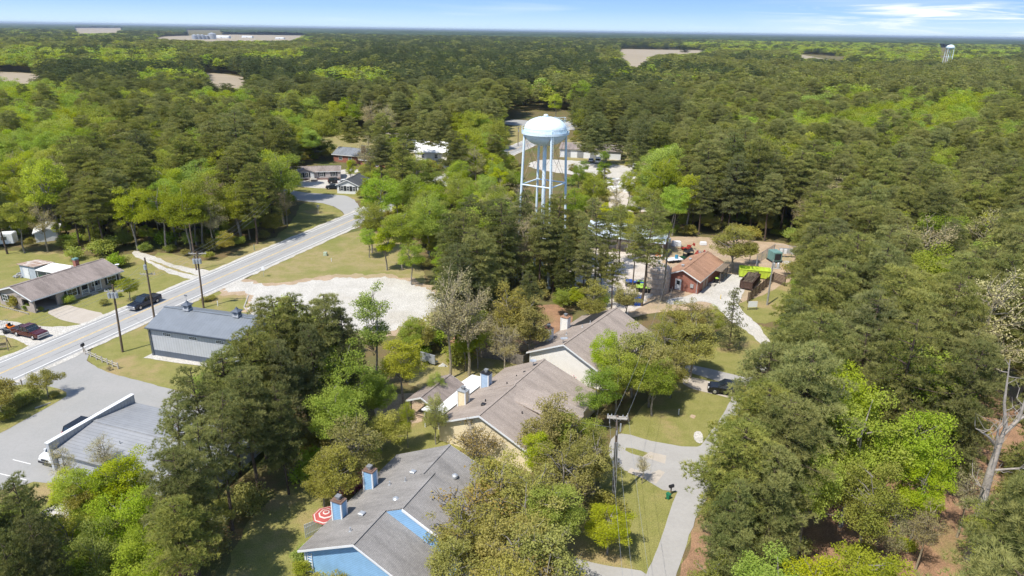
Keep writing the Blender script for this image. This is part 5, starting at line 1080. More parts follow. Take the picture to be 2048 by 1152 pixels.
# wheel stops and parking lines, concrete edging, lawn swing
for i, (px, py) in enumerate([(86, 812)]):
    p = G(px, py); o = MB().box((0, 0, .08), (1.8, .18, .16), .9).build('wheel_stop', m_concrete, None, bevel=.03); o.location = tuple(p); tag(o, 'pale concrete wheel stop in the grass island shrubs', 'wheel stop')
for a, b in (((26, 919), (62, 928)), ((0, 947), (54, 960))):
    a, b = G(*a), G(*b); d = b - a; patch('parking_line', [(a.x, a.y), (b.x, b.y), (b.x + .05, b.y - .14), (a.x + .05, a.y - .14)], .014, m_line, 0, smooth=0, block=False, world=True)
ed = [G(*p) for p in ((497, 591), (488, 615), (500, 628), (520, 636))]; q = MB()
for a, b in zip(ed, ed[1:]): d = b - a; q.box(((a.x + b.x) / 2, (a.y + b.y) / 2, .06), (d.length, .18, .13), math.atan2(d.y, d.x))
tag(q.build('concrete_edging', m_concrete, None), 'thin bent concrete edging strip beside the gravel lot', 'kerb')
p = G(2, 700); t = thing('garden_swing', 'weathered wooden garden swing at the far left edge', 'swing', tuple(p), .4); q = MB()
for s in (-1, 1): q.tube((s * 1.1, -.7, 0), (s * 1.0, 0, 1.9), .06); q.tube((s * 1.1, .7, 0), (s * 1.0, 0, 1.9), .06)
q.tube((-1.1, 0, 1.9), (1.1, 0, 1.9), .06); q.build('frame', m_wood, t); q = MB(); [q.box((0, -.25 + .1 * k, .5), (1.5, .08, .03)) for k in range(5)]; [q.box((0, .28, .6 + .12 * k), (1.5, .03, .09)) for k in range(4)]; q.build('seat', m_wood, t)
# ------------------------------------------------------------------ trees
def unit(n, r): v = r.normal(size=(n, 3)); return v / np.linalg.norm(v, axis=1)[:, None]
def blades(cent, dirs, k, length, width, r, spread=.8):
    """k thin triangles per tuft, fanning round its direction (needles)"""
    c = np.repeat(cent, k, 0); d = np.repeat(dirs, k, 0) * (1 - spread * .35) + unit(len(c), r) * spread; d /= np.linalg.norm(d, axis=1)[:, None]
    s = np.cross(d, unit(len(c), r)); s /= np.linalg.norm(s, axis=1)[:, None] + 1e-9
    L = length * r.uniform(.7, 1.25, (len(c), 1)); w = width * r.uniform(.7, 1.3, (len(c), 1))
    v = np.stack([c - s * w, c + s * w, c + d * L], 1); return v.reshape(-1, 3), len(c)
def leaves(cent, size, r, up=.3):
    """one folded diamond leaf (4 verts) per centre"""
    n = unit(len(cent), r); n[:, 2] = np.abs(n[:, 2]) + up; n /= np.linalg.norm(n, axis=1)[:, None]
    a = np.cross(n, unit(len(cent), r)); a /= np.linalg.norm(a, axis=1)[:, None] + 1e-9; b = np.cross(n, a)
    s = size * r.uniform(.6, 1.4, (len(cent), 1))
    v = np.stack([cent - a * s, cent - b * s * .62, cent + a * s, cent + b * s * .62], 1); return v.reshape(-1, 3)
def limb(mb, p0, p1, r0, r1, r, segs=3, wob=.12, n=5):
    p0, p1 = Vector(p0), Vector(p1); L = (p1 - p0).length; pts = [p0]
    for i in range(1, segs): q = p0.lerp(p1, i / segs) + Vector(r.normal(size=3) * L * wob * .35); pts.append(q)
    pts.append(p1); mb.path(pts, [r0 + (r1 - r0) * i / segs for i in range(segs + 1)], n); return pts
def make_pine(seed, h=18.0, R=3.4, base=.42, nb=46, tufts=13, k=9, L=.42, w=.028, lean=.3, top_round=.65, trunk=True, mat_=None, barkm=None, sparse=1.0):
    r = np.random.default_rng(seed); tb = MB(); lx, ly = r.normal(size=2) * lean
    ax = lambda z: np.array([lx * (z / h) ** 2 + .12 * math.sin(z * .5 + seed), ly * (z / h) ** 2 + .1 * math.cos(z * .4 + seed), z])
    pts = [Vector(ax(h * i / 9)) for i in range(10)]; tb.path(pts, [.26 * (1 - .82 * i / 9) * h / 18 for i in range(10)], 8)
    C_, D_ = [], []; zb = h * base
    for i in range(nb):
        f = (i + r.uniform(0, .9)) / nb; z = zb + (h - zb) * f * .985; prof = (1 - f) ** top_round * min(1, .55 + f * 2.2)
        Rb = R * prof * r.uniform(.55, 1.15) + .25; a = i * 2.39996 + r.normal() * .35; o = ax(z)
        dz = Rb * r.uniform(-.05, .28); end = o + np.array([math.cos(a) * Rb, math.sin(a) * Rb, dz])
        if trunk and i % 2 == 0 or Rb > R * .6: limb(tb, o, end, .05 * h / 18 + .02, .015, r, 2, .1, 4)
        nc = max(1, int(round(Rb / 1.0)))
        for j in range(nc):
            q = 1 - j * .3; c = o + (end - o) * q + r.normal(size=3) * .22 * np.array([1, 1, .5]); C_.append((c, .52 * r.uniform(.7, 1.3), a))
            if r.random() < .6 and Rb > 1.2:
                a2 = a + r.choice([-1, 1]) * r.uniform(.3, .7); c2 = o + np.array([math.cos(a2) * Rb * q * .9, math.sin(a2) * Rb * q * .9, dz * q + r.normal() * .2]); C_.append((c2, .46 * r.uniform(.7, 1.25), a2))
    C_.append((ax(h) + [0, 0, -.2], .45, 0))
    V = []; T = []
    for c, rc, a in C_:
        n = max(4, int(tufts * (rc / .52) ** 2 * sparse)); tv = r.uniform(-.45, .42); u = unit(n, r); u[:, 2] = np.abs(u[:, 2]) * .9 - .15
        cent = c + u * rc * r.uniform(.5, 1.0, (n, 1)) * np.array([1.25, 1.25, .62]); dr = u * .7 + np.array([0, 0, .65]) + np.array([math.cos(a), math.sin(a), 0]) * .25
        v, cnt = blades(cent, dr, k, L, w, r); V.append(v); tt = np.clip(.5 + tv + np.repeat(r.uniform(-.2, .2, n), k), 0, 1); T.append(tt)
    V = np.concatenate(V); T = np.concatenate(T)
    me = npmesh('crown', V, 3, np.arange(len(V)), mat_ or L_pine, T)
    return me, tb, barkm or m_bark
def make_broad(seed, h=14.0, R=4.2, base=.3, ncl=46, nl=190, size=.15, rc=1.15, mat_=None, barkm=None, trunk_r=.22, twig=0, shape=(1, 1, 1), droop=0, forks=1, low=.0):
    r = np.random.default_rng(seed); tb = MB(); zb = h * base; rz = (h - zb) / 2; c0 = np.array([0, 0, zb + rz])
    tops = []
    sp = [Vector((0, 0, 0)), Vector((r.normal() * .1, r.normal() * .1, zb * .6 + .2)), Vector((r.normal() * .25, r.normal() * .25, zb + rz * .4)), Vector((r.normal() * .4, r.normal() * .4, zb + rz * 1.2)), Vector((r.normal() * .4, r.normal() * .4, h - rz * .25))]
    tb.path(sp, [trunk_r, trunk_r * .85, trunk_r * .6, trunk_r * .35, trunk_r * .1], 8)
    V, T = [], []
    for i in range(ncl):
        u = unit(1, r)[0]; q = r.uniform(.25, 1.0) ** .5
        if u[2] < -.35: u[2] *= .4
        pz = 1 - .25 * max(0, u[2]) ; c = c0 + u * np.array([R, R, rz]) * q * np.array(shape) * r.uniform(.82, 1.12)
        rr = rc * r.uniform(.55, 1.25) * (.75 if q > .85 else 1)
        zs = max(zb * .75, c[2] - r.uniform(.8, 2.2)); s0 = Vector((c[0] * .12, c[1] * .12, min(zs, h * .9)))
        if i % (2 if ncl > 30 else 1) == 0 or twig: limb(tb, s0, c, trunk_r * .3, .02, r, 3, .16, 4)
        for _ in range(twig):
            e = c + unit(1, r)[0] * rr * 1.2 + [0, 0, rr * .5]; limb(tb, Vector(c) * .8 + s0 * .2, e, .03, .008, r, 2, .15, 3)
        n = max(3, int(nl * (rr / rc) ** 2)); uu = unit(n, r); uu[:, 2] = np.where(uu[:, 2] < -.3, uu[:, 2] * .5, uu[:, 2])
        nn = c + uu * rr * (r.uniform(.35, 1.0, (n, 1)) ** .6) * np.array([1.15, 1.15, .8]) + r.normal(size=(n, 3)) * .12; nn[:, 2] -= droop * r.random(n)
        V.append(leaves(nn, size, r)); T.append(np.clip(.5 + r.uniform(-.3, .3) + r.uniform(-.25, .25, n), 0, 1))
    V = np.concatenate(V); T = np.concatenate(T)
    return npmesh('crown', V, 4, np.arange(len(V)), mat_ or L_bright, T), tb, barkm or m_greybark
L_fardark = leafmat('dark_woods_needles', (0.085, 0.115, 0.045), (0.17, 0.19, 0.075), 0.22, 0.008, 0.25, (1.1, 1.1, 0.5))
TM = {}          # kind -> list of (crown mesh, trunk mesh, nominal height, nominal radius)
def reg(key, res, h, R):
    me, tb, bm_ = res; o = tb.build('trunk', bm_, None, True); tm = o.data; bpy.data.objects.remove(o); TM.setdefault(key, []).append((me, tm, h, R))
for s in range(7): reg('pine', make_pine(s, 18, 3.7 + .25 * (s % 3), .36 + .05 * (s % 3), 80 + 6 * (s % 2), 19, 10, .38, .021, top_round=.38 + .07 * (s % 3)), 18, 3.9)
for s in range(4): reg('darkpine', make_pine(20 + s, 17, 4.3, .25, 84, 18, 10, .38, .023, top_round=.55, mat_=L_darkpine), 17, 4.3)
for s in range(3): reg('openpine', make_pine(40 + s, 18, 4.2, .42, 42, 17, 11, .38, .021, top_round=.45, lean=.8), 18, 4.2)
for s in range(5): reg('bright', make_broad(60 + s, 14, 4.0 + .3 * (s % 2), .22, 56, 470, .095, 1.2, L_bright), 14, 4.1)
for s in range(4): reg('green', make_broad(80 + s, 13, 4.2, .18, 58, 450, .095, 1.25, L_mid), 13, 4.2)
for s in range(4): reg('olive', make_broad(100 + s, 11, 4.0, .18, 60, 300, .105, 1.1, L_olive, twig=1), 11, 4.0)
for s in range(3): reg('bud', make_broad(120 + s, 15, 3.8, .22, 60, 120, .08, 1.15, L_bud, twig=5, trunk_r=.24, barkm=m_tanbark), 15, 3.8)
for s in range(2): reg('poplar', make_broad(140 + s, 16, 2.3, .15, 50, 260, .1, .85, L_mid, twig=2, trunk_r=.2), 16, 2.3)
for s in range(2): reg('yellow', make_broad(150 + s, 13, 3.0, .25, 44, 400, .095, 1.0, L_yellow, twig=2), 13, 3.0)
reg('yellow', make_broad(153, 13, 3.6, .22, 50, 420, .095, 1.1, L_yellow, twig=1), 13, 3.6)
for s in range(2): reg('shrub', make_broad(160 + s, 1.6, 1.0, .05, 22, 150, .07, .42, L_mid, trunk_r=.05), 1.6, 1.1)
for s in range(2): reg('oliveshrub', make_broad(164 + s, 2.2, 1.4, .05, 24, 150, .08, .5, L_olive, trunk_r=.06), 2.2, 1.4)
reg('brown', make_broad(168, 5, 2.6, .1, 46, 90, .07, .7, L_brown, twig=4, trunk_r=.1), 5, 2.6)
reg('pinkshrub', make_broad(170, 1.5, 1.0, .05, 22, 120, .07, .4, m_pink, trunk_r=.05), 1.5, 1.0)
reg('creamshrub', make_broad(171, 4, 2.0, .08, 34, 200, .06, .6, m_cream_fl, trunk_r=.07), 4, 2.0)
reg('myrtle', make_broad(172, 5.0, 2.5, .34, 34, 260, .085, .8, L_olive, trunk_r=.11), 5, 2.5)
reg('cedar', make_pine(180, 10, 2.3, .05, 70, 14, 9, .2, .03, lean=.1, top_round=1.0, mat_=L_darkpine), 10, 2.3)
# coarse crowns for the woods far off
for s in range(5): reg('far_pine', make_pine(200 + s, 18, 4.0, .3, 34, 8, 6, .6, .085, trunk=False, top_round=.38), 18, 4.0)
for s in range(4): reg('far_dark', make_pine(210 + s, 18, 4.2, .2, 36, 8, 6, .6, .085, trunk=False, top_round=.42, mat_=L_fardark), 18, 4.2)
for s in range(4): reg('far_bright', make_broad(220 + s, 14, 4.3, .15, 30, 42, .36, 1.5, L_bright), 14, 4.3)
for s in range(3): reg('far_green', make_broad(230 + s, 14, 4.3, .15, 30, 42, .36, 1.5, L_mid), 14, 4.3)

def plant(kind, x, y, h, label, cat='tree', group=None, seed=0, wide=1.0, name=None):
    r = random.Random(seed * 7 + int(x * 13) + int(y * 17)); me, tm, h0, R0 = TM[kind][r.randrange(len(TM[kind]))]
    nm = name or {'pine': 'pine_tree', 'darkpine': 'pine_tree', 'openpine': 'pine_tree', 'bud': 'budding_tree', 'shrub': 'shrub', 'oliveshrub': 'shrub', 'brown': 'shrub', 'pinkshrub': 'flowering_shrub', 'creamshrub': 'flowering_shrub', 'cedar': 'cedar_tree', 'myrtle': 'crape_myrtle'}.get(kind, 'broadleaf_tree')
    t = thing(nm, label, cat, (x, y, -.03), r.random() * 6.28, group); s = h / h0; t.scale = (s * wide * r.uniform(.92, 1.08), s * wide * r.uniform(.92, 1.08), s)
    for n_, d in (('crown', me), ('trunk', tm)): o = bpy.data.objects.new(n_, d); C.objects.link(o); o.parent = t
    return t
PLANTED = []
def hand(kind, base, top, label, cat='tree', wide=1.0, h=None, group=None, name=None):
    """a tree placed by where its foot stands and where its top shows"""
    p = G(*base); hh = h or height_at(base, top); PLANTED.append((p.x, p.y, TM[kind][0][3] * hh / TM[kind][0][2] * wide)); return plant(kind, p.x, p.y, hh, label, cat, group, len(PLANTED), wide, name)
def handtop(kind, top, h, label, cat='tree', wide=1.0, group=None, name=None):
    p = G(top[0], top[1], h); PLANTED.append((p.x, p.y, TM[kind][0][3] * h / TM[kind][0][2] * wide)); return plant(kind, p.x, p.y, h, label, cat, group, len(PLANTED), wide, name)
hand('poplar', (752, 775), (740, 558), 'tall slender light green tree in front of the pale gravel lot')
hand('yellow', (807, 808), (820, 668), 'yellow-green tree with a bare lower trunk left of the pavilion')
hand('bud', (901, 757), (886, 520), 'tall tan budding tree with pale trunk beside the budding twin', wide=.85)
hand('bud', (938, 752), (930, 558), 'shorter tan budding tree leaning right of the pale-trunked one', wide=.9)
hand('bud', (989, 708), (985, 600), 'grey twiggy tree in front of the weathered board fence', wide=1.0)
hand('green', (816, 896), (812, 803), 'small upright green tree on the back lawn, the left of two', wide=.55)
hand('olive', (872, 889), (872, 790), 'small upright olive tree close to the cream wall, right of its twin', wide=.6)
hand('brown', (950, 925), (945, 843), 'brown multi-stemmed shrub against the cream gable wall', 'shrub')
hand('myrtle', (97, 797), (85, 742), 'round crape myrtle casting shade on the shop lot', name='crape_myrtle')
hand('myrtle', (6, 836), (14, 765), 'crape myrtle at the left picture edge above the hedge', name='crape_myrtle')
hand('green', (261, 602), (257, 553), 'small round green tree on the ranch house front lawn', wide=1.35)
for px, py, h, lb, k, w_ in ((832, 676, 3.2, 'pale green bush at the gravel lot near edge, left one', 'oliveshrub', 1.2), (858, 690, 3.0, 'pale green bush at the gravel lot near edge, right one', 'shrub', 1.4), (812, 694, 2.6, 'low bush below the gravel lot beside the slender poplar', 'oliveshrub', 1.2), (880, 662, 3.4, 'bush between gravel lot and tan budding tree', 'oliveshrub', 1.1), (840, 712, 2.2, 'small bush left of the pale panelled cart', 'shrub', 1.2), (137, 607, 1.5, 'round clipped yellow-green bush left of the porch steps', 'shrub', 1), (205, 575, 1.4, 'brownish round bush right of the ranch porch', 'oliveshrub', .9), (226, 572, 1.5, 'wide clipped hedge bush at the ranch house right corner', 'shrub', 1.3),
                           (209, 611, 1.3, 'low dark bush on the ranch lawn near the road', 'oliveshrub', 1), (36, 617, 2.3, 'tall olive bush outside the carport opening', 'oliveshrub', .9), (54, 621, 1.2, 'small dark bush by the carport corner', 'shrub', .8), (20, 612, 1.3, 'low bush in the flower bed at the left', 'oliveshrub', .8), (82, 622, .8, 'bright low plant beside the driveway edge', 'shrub', 1),
                           (234, 560, 1.4, 'dark bush behind the hedge at the house corner', 'oliveshrub', 1), (240, 594, .8, 'tiny bush at the foot of the small round lawn tree', 'shrub', .8), (232, 535, 2.6, 'loose yellow-green shrub behind the satellite dish', 'shrub', 1), (247, 532, 2.4, 'olive shrub beside the dirt track start', 'oliveshrub', 1),
                           (150, 520, 2.8, 'pale green shrub behind the brown ranch roof', 'shrub', 1), (62, 803, 1.7, 'yellow-green hedge shrub on the grass island, nearest the wheel stop', 'shrub', 1.2), (45, 812, 1.8, 'dark hedge shrub in the middle of the grass island', 'oliveshrub', 1.2), (28, 822, 1.8, 'dark green hedge shrub left of the island middle', 'oliveshrub', 1.3), (12, 840, 1.6, 'hedge shrub lowest on the grass island', 'shrub', 1.2), (110, 795, 1.0, 'small low shrub at the crape myrtle foot', 'oliveshrub', 1),
                           (219, 741, .8, 'small brown bush at the low rail fence', 'brown', 1), (412, 603, 1.1, 'scrubby bush between metal building and road pole', 'oliveshrub', 1.2), (425, 600, 1.0, 'low scrub right of the scrubby roadside bush', 'oliveshrub', 1.2)):
    hand(k, (px, py), None, lb, 'shrub', w_, h)
hand('olive', (1462, 545), (1465, 452), 'broad round olive tree between brick building and compound', wide=1.25)
hand('olive', (1498, 528), (1500, 480), 'small open tree with a clear trunk left of the compound', wide=.9)
hand('cedar', (1456, 700), (1446, 578), 'dark conical cedar beside the pale gravel drive', wide=1.0)
for i, (px, py, h, k, w_, lb) in enumerate([(1385, 600, 8, 'olive', 1, 'olive tree below the brick building, nearest the gravel'), (1350, 612, 8, 'olive', 1, 'olive tree in front of the brick gable'), (1330, 640, 9, 'olive', 1, 'grey-green tree behind the far edge of the white duplex'), (1395, 640, 9, 'olive', 1.05, 'olive tree left of the dark cedar'), (1420, 610, 7, 'bud', .9, 'pale twiggy tree beside the cedar top'),
                                          (1215, 655, 10, 'bright', .8, 'fresh green tree overlapping the white duplex roof'), (1275, 660, 10, 'olive', 1, 'olive crown above the fresh green tree'), (1310, 690, 9, 'olive', 1, 'olive tree above the oak shadow on the lawn'), (1240, 700, 9.5, 'green', 1.0, 'rounded mid-green tree between the white and cream duplexes'), (1315, 712, 8.5, 'green', .95, 'mid-green tree casting the big shadow on the right lawn'), (1200, 735, 8.5, 'green', .9, 'green tree beside the pink azalea'), (1352, 695, 7.5, 'olive', .85, 'olive tree near the upper driveways'),
                                          (1105, 800, 9.5, 'olive', 1, 'olive tree over the cream duplex right roof edge'), (1160, 815, 9, 'bright', 1, 'bright olive tree above the near utility pole'), (1130, 880, 9.5, 'olive', 1, 'olive tree left of the near utility pole'), (1075, 860, 8, 'yellow', .8, 'yellow-green tree at the cream gable right end'), (1195, 860, 8, 'olive', .9, 'grey-green tree just behind the near utility pole'),
                                          (1060, 940, 9.5, 'olive', 1.05, 'brownish-green oak in front of the cream gable'), (1110, 960, 9, 'bright', 1, 'yellow-olive oak left of the pole foot'), (960, 945, 8.5, 'brown', 1, 'brown-leaved oak over the blue duplex far roof'), (925, 1000, 8.8, 'olive', .95, 'olive-brown oak over the blue duplex right roof'), (1000, 905, 9, 'olive', .9, 'olive oak behind the blue duplex far gable'), (1030, 1040, 9.5, 'olive', 1.05, 'large brownish oak right of the blue duplex'), (1090, 1060, 9, 'olive', 1, 'olive oak near the bottom, right of the large one'), (1222, 1012, 5.5, 'bright', 1.5, 'low yellow-green tree on the lawn under the wires'),
                                          (905, 1080, 7.5, 'olive', .9, 'oak crown over the near roof slope at the bottom'), (1020, 1130, 9, 'olive', 1, 'bottom edge oak right of the blue gable'), (1100, 1140, 8, 'brown', .9, 'reddish-brown twiggy tree near the bottom driveway'), (1190, 560, 9, 'olive', .8, 'olive tree at the white gravel yard lower corner'), (1060, 545, 13, 'darkpine', .75, 'dark pine at the lower edge of the tower clump'), (1018, 560, 12, 'olive', .9, 'olive tree at the lower left edge of the tower clump'), (842, 640, 6, 'olive', .9, 'loose olive tree over the gravel lot lower edge'), (930, 640, 8, 'green', .7, 'green tree between the two tan budding trunks'), (1010, 632, 10, 'bud', .9, 'grey budding tree over the brown needle ground behind the cream duplex'), (1060, 600, 10, 'olive', .9, 'olive tree behind the darker board fence'), (955, 622, 9, 'green', .8, 'green tree left of the brown needle ground'), (1290, 905, 4, 'bud', .8, 'small grey twiggy tree right of the pole on the drive')]):
    handtop(k, (px, py), h, lb, wide=w_)
for px, py, h, k, w_, lb in ((1156, 757, 1.6, 'pinkshrub', 1, 'pink azalea at the white duplex corner'), (716, 975, 2.0, 'pinkshrub', 1.2, 'deep pink azalea between the blue chimneys'), (700, 985, 1.5, 'pinkshrub', 1, 'second pink azalea nearer the umbrella'), (605, 1120, 1.4, 'shrub', 1, 'round green shrub at the blue duplex left corner'), (608, 1148, 1.3, 'shrub', 1, 'bright round shrub below the corner shrub'), (1190, 742, 1.8, 'shrub', .8, 'small dark green bush beside the pink azalea'),
                             (640, 1190, 2.2, 'oliveshrub', 1, 'dark round bush under the blue gable, left'), (675, 1200, 2.2, 'oliveshrub', 1, 'dark round bush under the blue gable, middle'), (250, 1150, 4.2, 'creamshrub', 1.1, 'cream-flowering bush at the bottom left'), (300, 1140, 3.6, 'creamshrub', .9, 'second cream-flowering bush right of the first'), (370, 1150, 2.8, 'pinkshrub', .6, 'dull reddish shrub at the bottom under pines')):
    hand(k, (px, py), None, lb, 'shrub', w_, h)
# front left group of pines and its mixed neighbours
for i, (px, py, h, k, w_, lb) in enumerate([(392, 732, 16, 'openpine', .9, 'open-crowned pine right of the shop roof, tallest of its clump'), (335, 790, 14, 'openpine', .8, 'pine reaching over the shop roof edge'), (445, 700, 15, 'pine', 1, 'pine top at the metal building near corner'), (500, 660, 16, 'pine', 1, 'pine top below the metal building roof end'),
        (555, 600, 17, 'pine', 1.05, 'pine touching the gravel lot left side'), (590, 595, 17, 'darkpine', .8, 'dark pine beside the gravel lot'), (645, 590, 17, 'pine', 1, 'pine at the middle of the gravel lot edge'), (682, 625, 15, 'darkpine', .8, 'dark pine left of the slender poplar'), (620, 650, 15, 'darkpine', .8, 'dark pine crown in the middle clump'), (560, 680, 15, 'darkpine', .8, 'shaded pine in the middle clump'),
        (482, 740, 15, 'pine', .9, 'mid pine among the front left clump'), (422, 790, 15, 'openpine', .85, 'pine right of the shop, behind the tall open one'), (380, 850, 13.5, 'openpine', .85, 'pine over the shop back corner'), (345, 900, 14, 'pine', 1.05, 'pine right of the yellow-green shop trees'), (550, 770, 13, 'darkpine', .7, 'shaded dark pine above the back lawn'), 
        (362, 945, 11, 'pine', .9, 'pine with hanging boughs above the shaded lawn'), (340, 1000, 12, 'pine', .9, 'lowest pine right of the flowering shrubs'), (20, 960, 13, 'darkpine', .9, 'dark pine at the bottom left corner'), (55, 1040, 12, 'darkpine', .8, 'second dark pine in the bottom left corner'), (0, 1080, 12, 'darkpine', .9, 'dark pine cut by the left picture edge'),
        (685, 690, 12, 'green', .9, 'vivid green tree below the slender poplar'), (665, 760, 11, 'green', .9, 'vivid green tree above the back lawn shrubs'), (700, 840, 9, 'olive', .9, 'olive tree at the back lawn top'), (670, 890, 8, 'olive', .8, 'olive-brown tree left of the blue chimneys'), (640, 920, 6, 'olive', .9, 'low olive tree at the lawn edge'),
        (170, 930, 8, 'bright', 1.1, 'yellow-green tree in front of the shop'), (230, 900, 9, 'yellow', 1.0, 'yellow-green tree at the shop back wall'), (225, 970, 9.5, 'bright', 1, 'tall yellow-green tree left of the pines'), (115, 890, 6, 'bud', .9, 'wispy sparse tree at the shop near corner'), (130, 940, 6.5, 'yellow', 1, 'yellow-green bushy tree at the parking lot corner'), (205, 925, 8, 'bright', .9, 'bright green bushy tree under the shop eave'), (195, 865, 6.5, 'bud', .9, 'bare wispy tree in front of the shop roof'), (150, 985, 6, 'olive', .9, 'olive shrub-tree over the parking lot corner'), (180, 1060, 8, 'green', 1, 'green tree at the bottom left above the flowers'), (280, 1030, 8, 'bright', .9, 'yellow-green tree beside cream flowers'), (110, 1090, 7, 'green', 1, 'dark green tree at the bottom left'),
        (760, 840, 4, 'yellow', .9, 'small yellow-green sapling on the back lawn'), (745, 880, 4, 'bright', .8, 'small pale sapling beside the yellow-green one'), (870, 745, 5, 'green', .8, 'dark evergreen bush tree behind the pavilion')]):
    handtop(k, (px, py), h, lb, wide=w_)
# dead snag, right foreground
p = G(1937, 1118); t = thing('dead_tree', 'bare white dead tree with forked trunk in the right foreground woods', 'tree', (p.x, p.y, -.03)); t.scale = (1.15, 1.15, 1.17); PLANTED.append((p.x, p.y, 3.0))
q = MB(); r_ = np.random.default_rng(5); V3 = Vector
q.path([V3((0, 0, 0)), V3((-.1, .2, 4)), V3((-.2, .3, 8)), V3((-.1, .4, 10.5))], [.42, .34, .28, .22], 10); q.build('trunk', m_snag, t, True)
q = MB()
for a, rs in (([(-.1, .4, 10.5), (.1, .5, 12), (-.5, .6, 14), (-.9, .8, 17.5)], [.2, .15, .1, .03]), ([(0, .45, 11.4), (.7, .3, 12.8), (.7, .2, 15), (1.1, .2, 17)], [.16, .12, .09, .03]), ([(-.1, .4, 10.2), (-1.3, .1, 11.4), (-2.6, 0, 12.2)], [.14, .1, .03]), ([(-.2, .4, 9.2), (-.7, 0, 11.2), (-1.0, -.1, 12.6)], [.1, .07, .02]), ([(.7, .3, 12.8), (2.2, .8, 13.3), (3.6, 1, 13.2)], [.1, .06, .02]), ([(-.2, .3, 8.3), (1.4, -.5, 9.1), (2.8, -.8, 9.2)], [.1, .06, .02]), ([(-.15, .3, 6.4), (-1.2, -.6, 7.4), (-2.2, -1, 8.0)], [.08, .05, .02])):
    pts = [V3(v) for v in a]; q.path(pts, rs, 7)
    for i in range(len(pts) - 1):
        for _ in range(4): b0 = pts[i].lerp(pts[i + 1], r_.random()); e = b0 + V3(r_.normal(size=3) * .7) + V3((0, 0, .9)); limb(q, b0, e, .035, .008, r_, 3, .2, 4)
q.build('branch', m_snag, t, True)
for i, (px, py, h, k, w_, lb) in enumerate([(1700, 712, 17, 'bright', .9, 'tall bright green tree at the top of the right foreground gap'), (1745, 770, 16, 'bright', 1, 'bright green tree in the middle of the right woods gap'), (1855, 800, 15, 'bright', .8, 'bright green tree left of the bare dead tree'), (1640, 880, 13, 'bright', .8, 'bright green tree left in the right foreground gap'), (1760, 920, 12, 'bright', .9, 'lower bright green tree over the brown needle floor'), (1868, 905, 11, 'bright', .65, 'bright leaves at the foot of the dead tree'),
        (1525, 985, 10, 'yellow', .8, 'pale yellow-green tree beside the lane bottom'), (1560, 1095, 11, 'bright', 1.0, 'bright tree at the bottom right of the lane'), (1740, 1095, 11, 'bright', 1.1, 'bright green crown at the bottom edge'), (1640, 1120, 10, 'yellow', .9, 'yellow-green crown at the bottom edge'), (1870, 1000, 8, 'bud', .8, 'tan budding tree left of the dead trunk'), (1800, 1010, 8, 'bud', .7, 'bare twiggy tree over the brown needle floor'), (1960, 920, 9, 'bud', .8, 'tangled bare tree right of the dead trunk'), (2075, 960, 14, 'darkpine', .8, 'dark pine at the right edge below the dead tree'), (2045, 1110, 12, 'darkpine', .7, 'dark pine in the bottom right corner'),
        (1548, 768, 17, 'pine', 1.15, 'big olive pine overhanging the lane beside the black SUV'), (1508, 850, 15, 'pine', 1.1, 'olive pine hanging over the lane at the double driveway'), (1500, 850, 16, 'pine', 1.1, 'olive pine right of the lane, behind the overhanging one'), (1462, 925, 12, 'pine', .9, 'lower pine bough mass over the lane edge'), (1480, 960, 13, 'darkpine', .8, 'darker pine below the lane-side pair'), (1475, 1030, 10, 'pine', .9, 'grey-green pine beside the lane bottom'), (1430, 1120, 7, 'olive', .8, 'olive tree at the bottom edge right of the lane'), (1580, 800, 17, 'pine', 1.1, 'broad pine between the lane and the bright gap trees'), (1560, 900, 15, 'pine', 1.0, 'pine in front of the broad lane-side pine'), (1550, 690, 17, 'pine', 1.0, 'pine right of the lane below the notice board'), (1600, 630, 17, 'pine', 1.0, 'pine right of the grass by the slatted fence')]):
    handtop(k, (px, py), h, lb, wide=w_)
for i, (base, top, k, w_, lb) in enumerate([((1190, 562), (1183, 398), 'openpine', .9, 'tall pine with a bare trunk in front of the warehouse left bays'), ((1238, 528), (1240, 408), 'openpine', .8, 'pine with thin trunk in the middle of the white gravel yard'), ((1284, 612), (1282, 415), 'openpine', 1.0, 'tallest yard pine with long bare trunk left of the concrete tank'), ((1146, 575), (1130, 420), 'pine', 1, 'pine left of the bare-trunked yard pines'), ((1222, 620), (1215, 500), 'openpine', .9, 'low-crowned pine above the blue bins'), ((1165, 610), (1160, 480), 'pine', .9, 'pine left of the white gravel yard'), ((1306, 500), (1300, 400), 'pine', .9, 'pine in front of the warehouse right half'),
        ((548, 466), (545, 325), 'darkpine', .8, 'dark pine with a black trunk at the left roadside'), ((575, 456), (590, 372), 'bud', .9, 'bare spreading tree reaching over the side street grass'), ((14, 508), (18, 372), 'pine', 1, 'pine at the left edge in front of the white travel trailer'), ((50, 506), (45, 395), 'bright', .9, 'bright tree in front of the white roofed shed'), ((515, 488), (500, 330), 'pine', 1, 'pine left of the black-trunked roadside pine'), ((1212, 548), (1208, 415), 'openpine', .85, 'pine over the warehouse left roof'), ((1264, 578), (1262, 432), 'openpine', .8, 'pine left of the tallest yard pine'), ((1172, 592), (1170, 445), 'openpine', .9, 'pine at the left rim of the white gravel yard'), ((1128, 605), (1122, 470), 'darkpine', .8, 'dark pine between tower and white gravel yard'), ((1250, 640), (1245, 560), 'olive', .9, 'olive tree beside the shaded blue bins'), ((1200, 600), (1198, 490), 'pine', .8, 'narrow pine behind the blue bins'), ((1106, 590), (1100, 440), 'darkpine', .8, 'dark pine right in front of the tower legs')]):
    hand(k, base, top, lb, wide=w_)
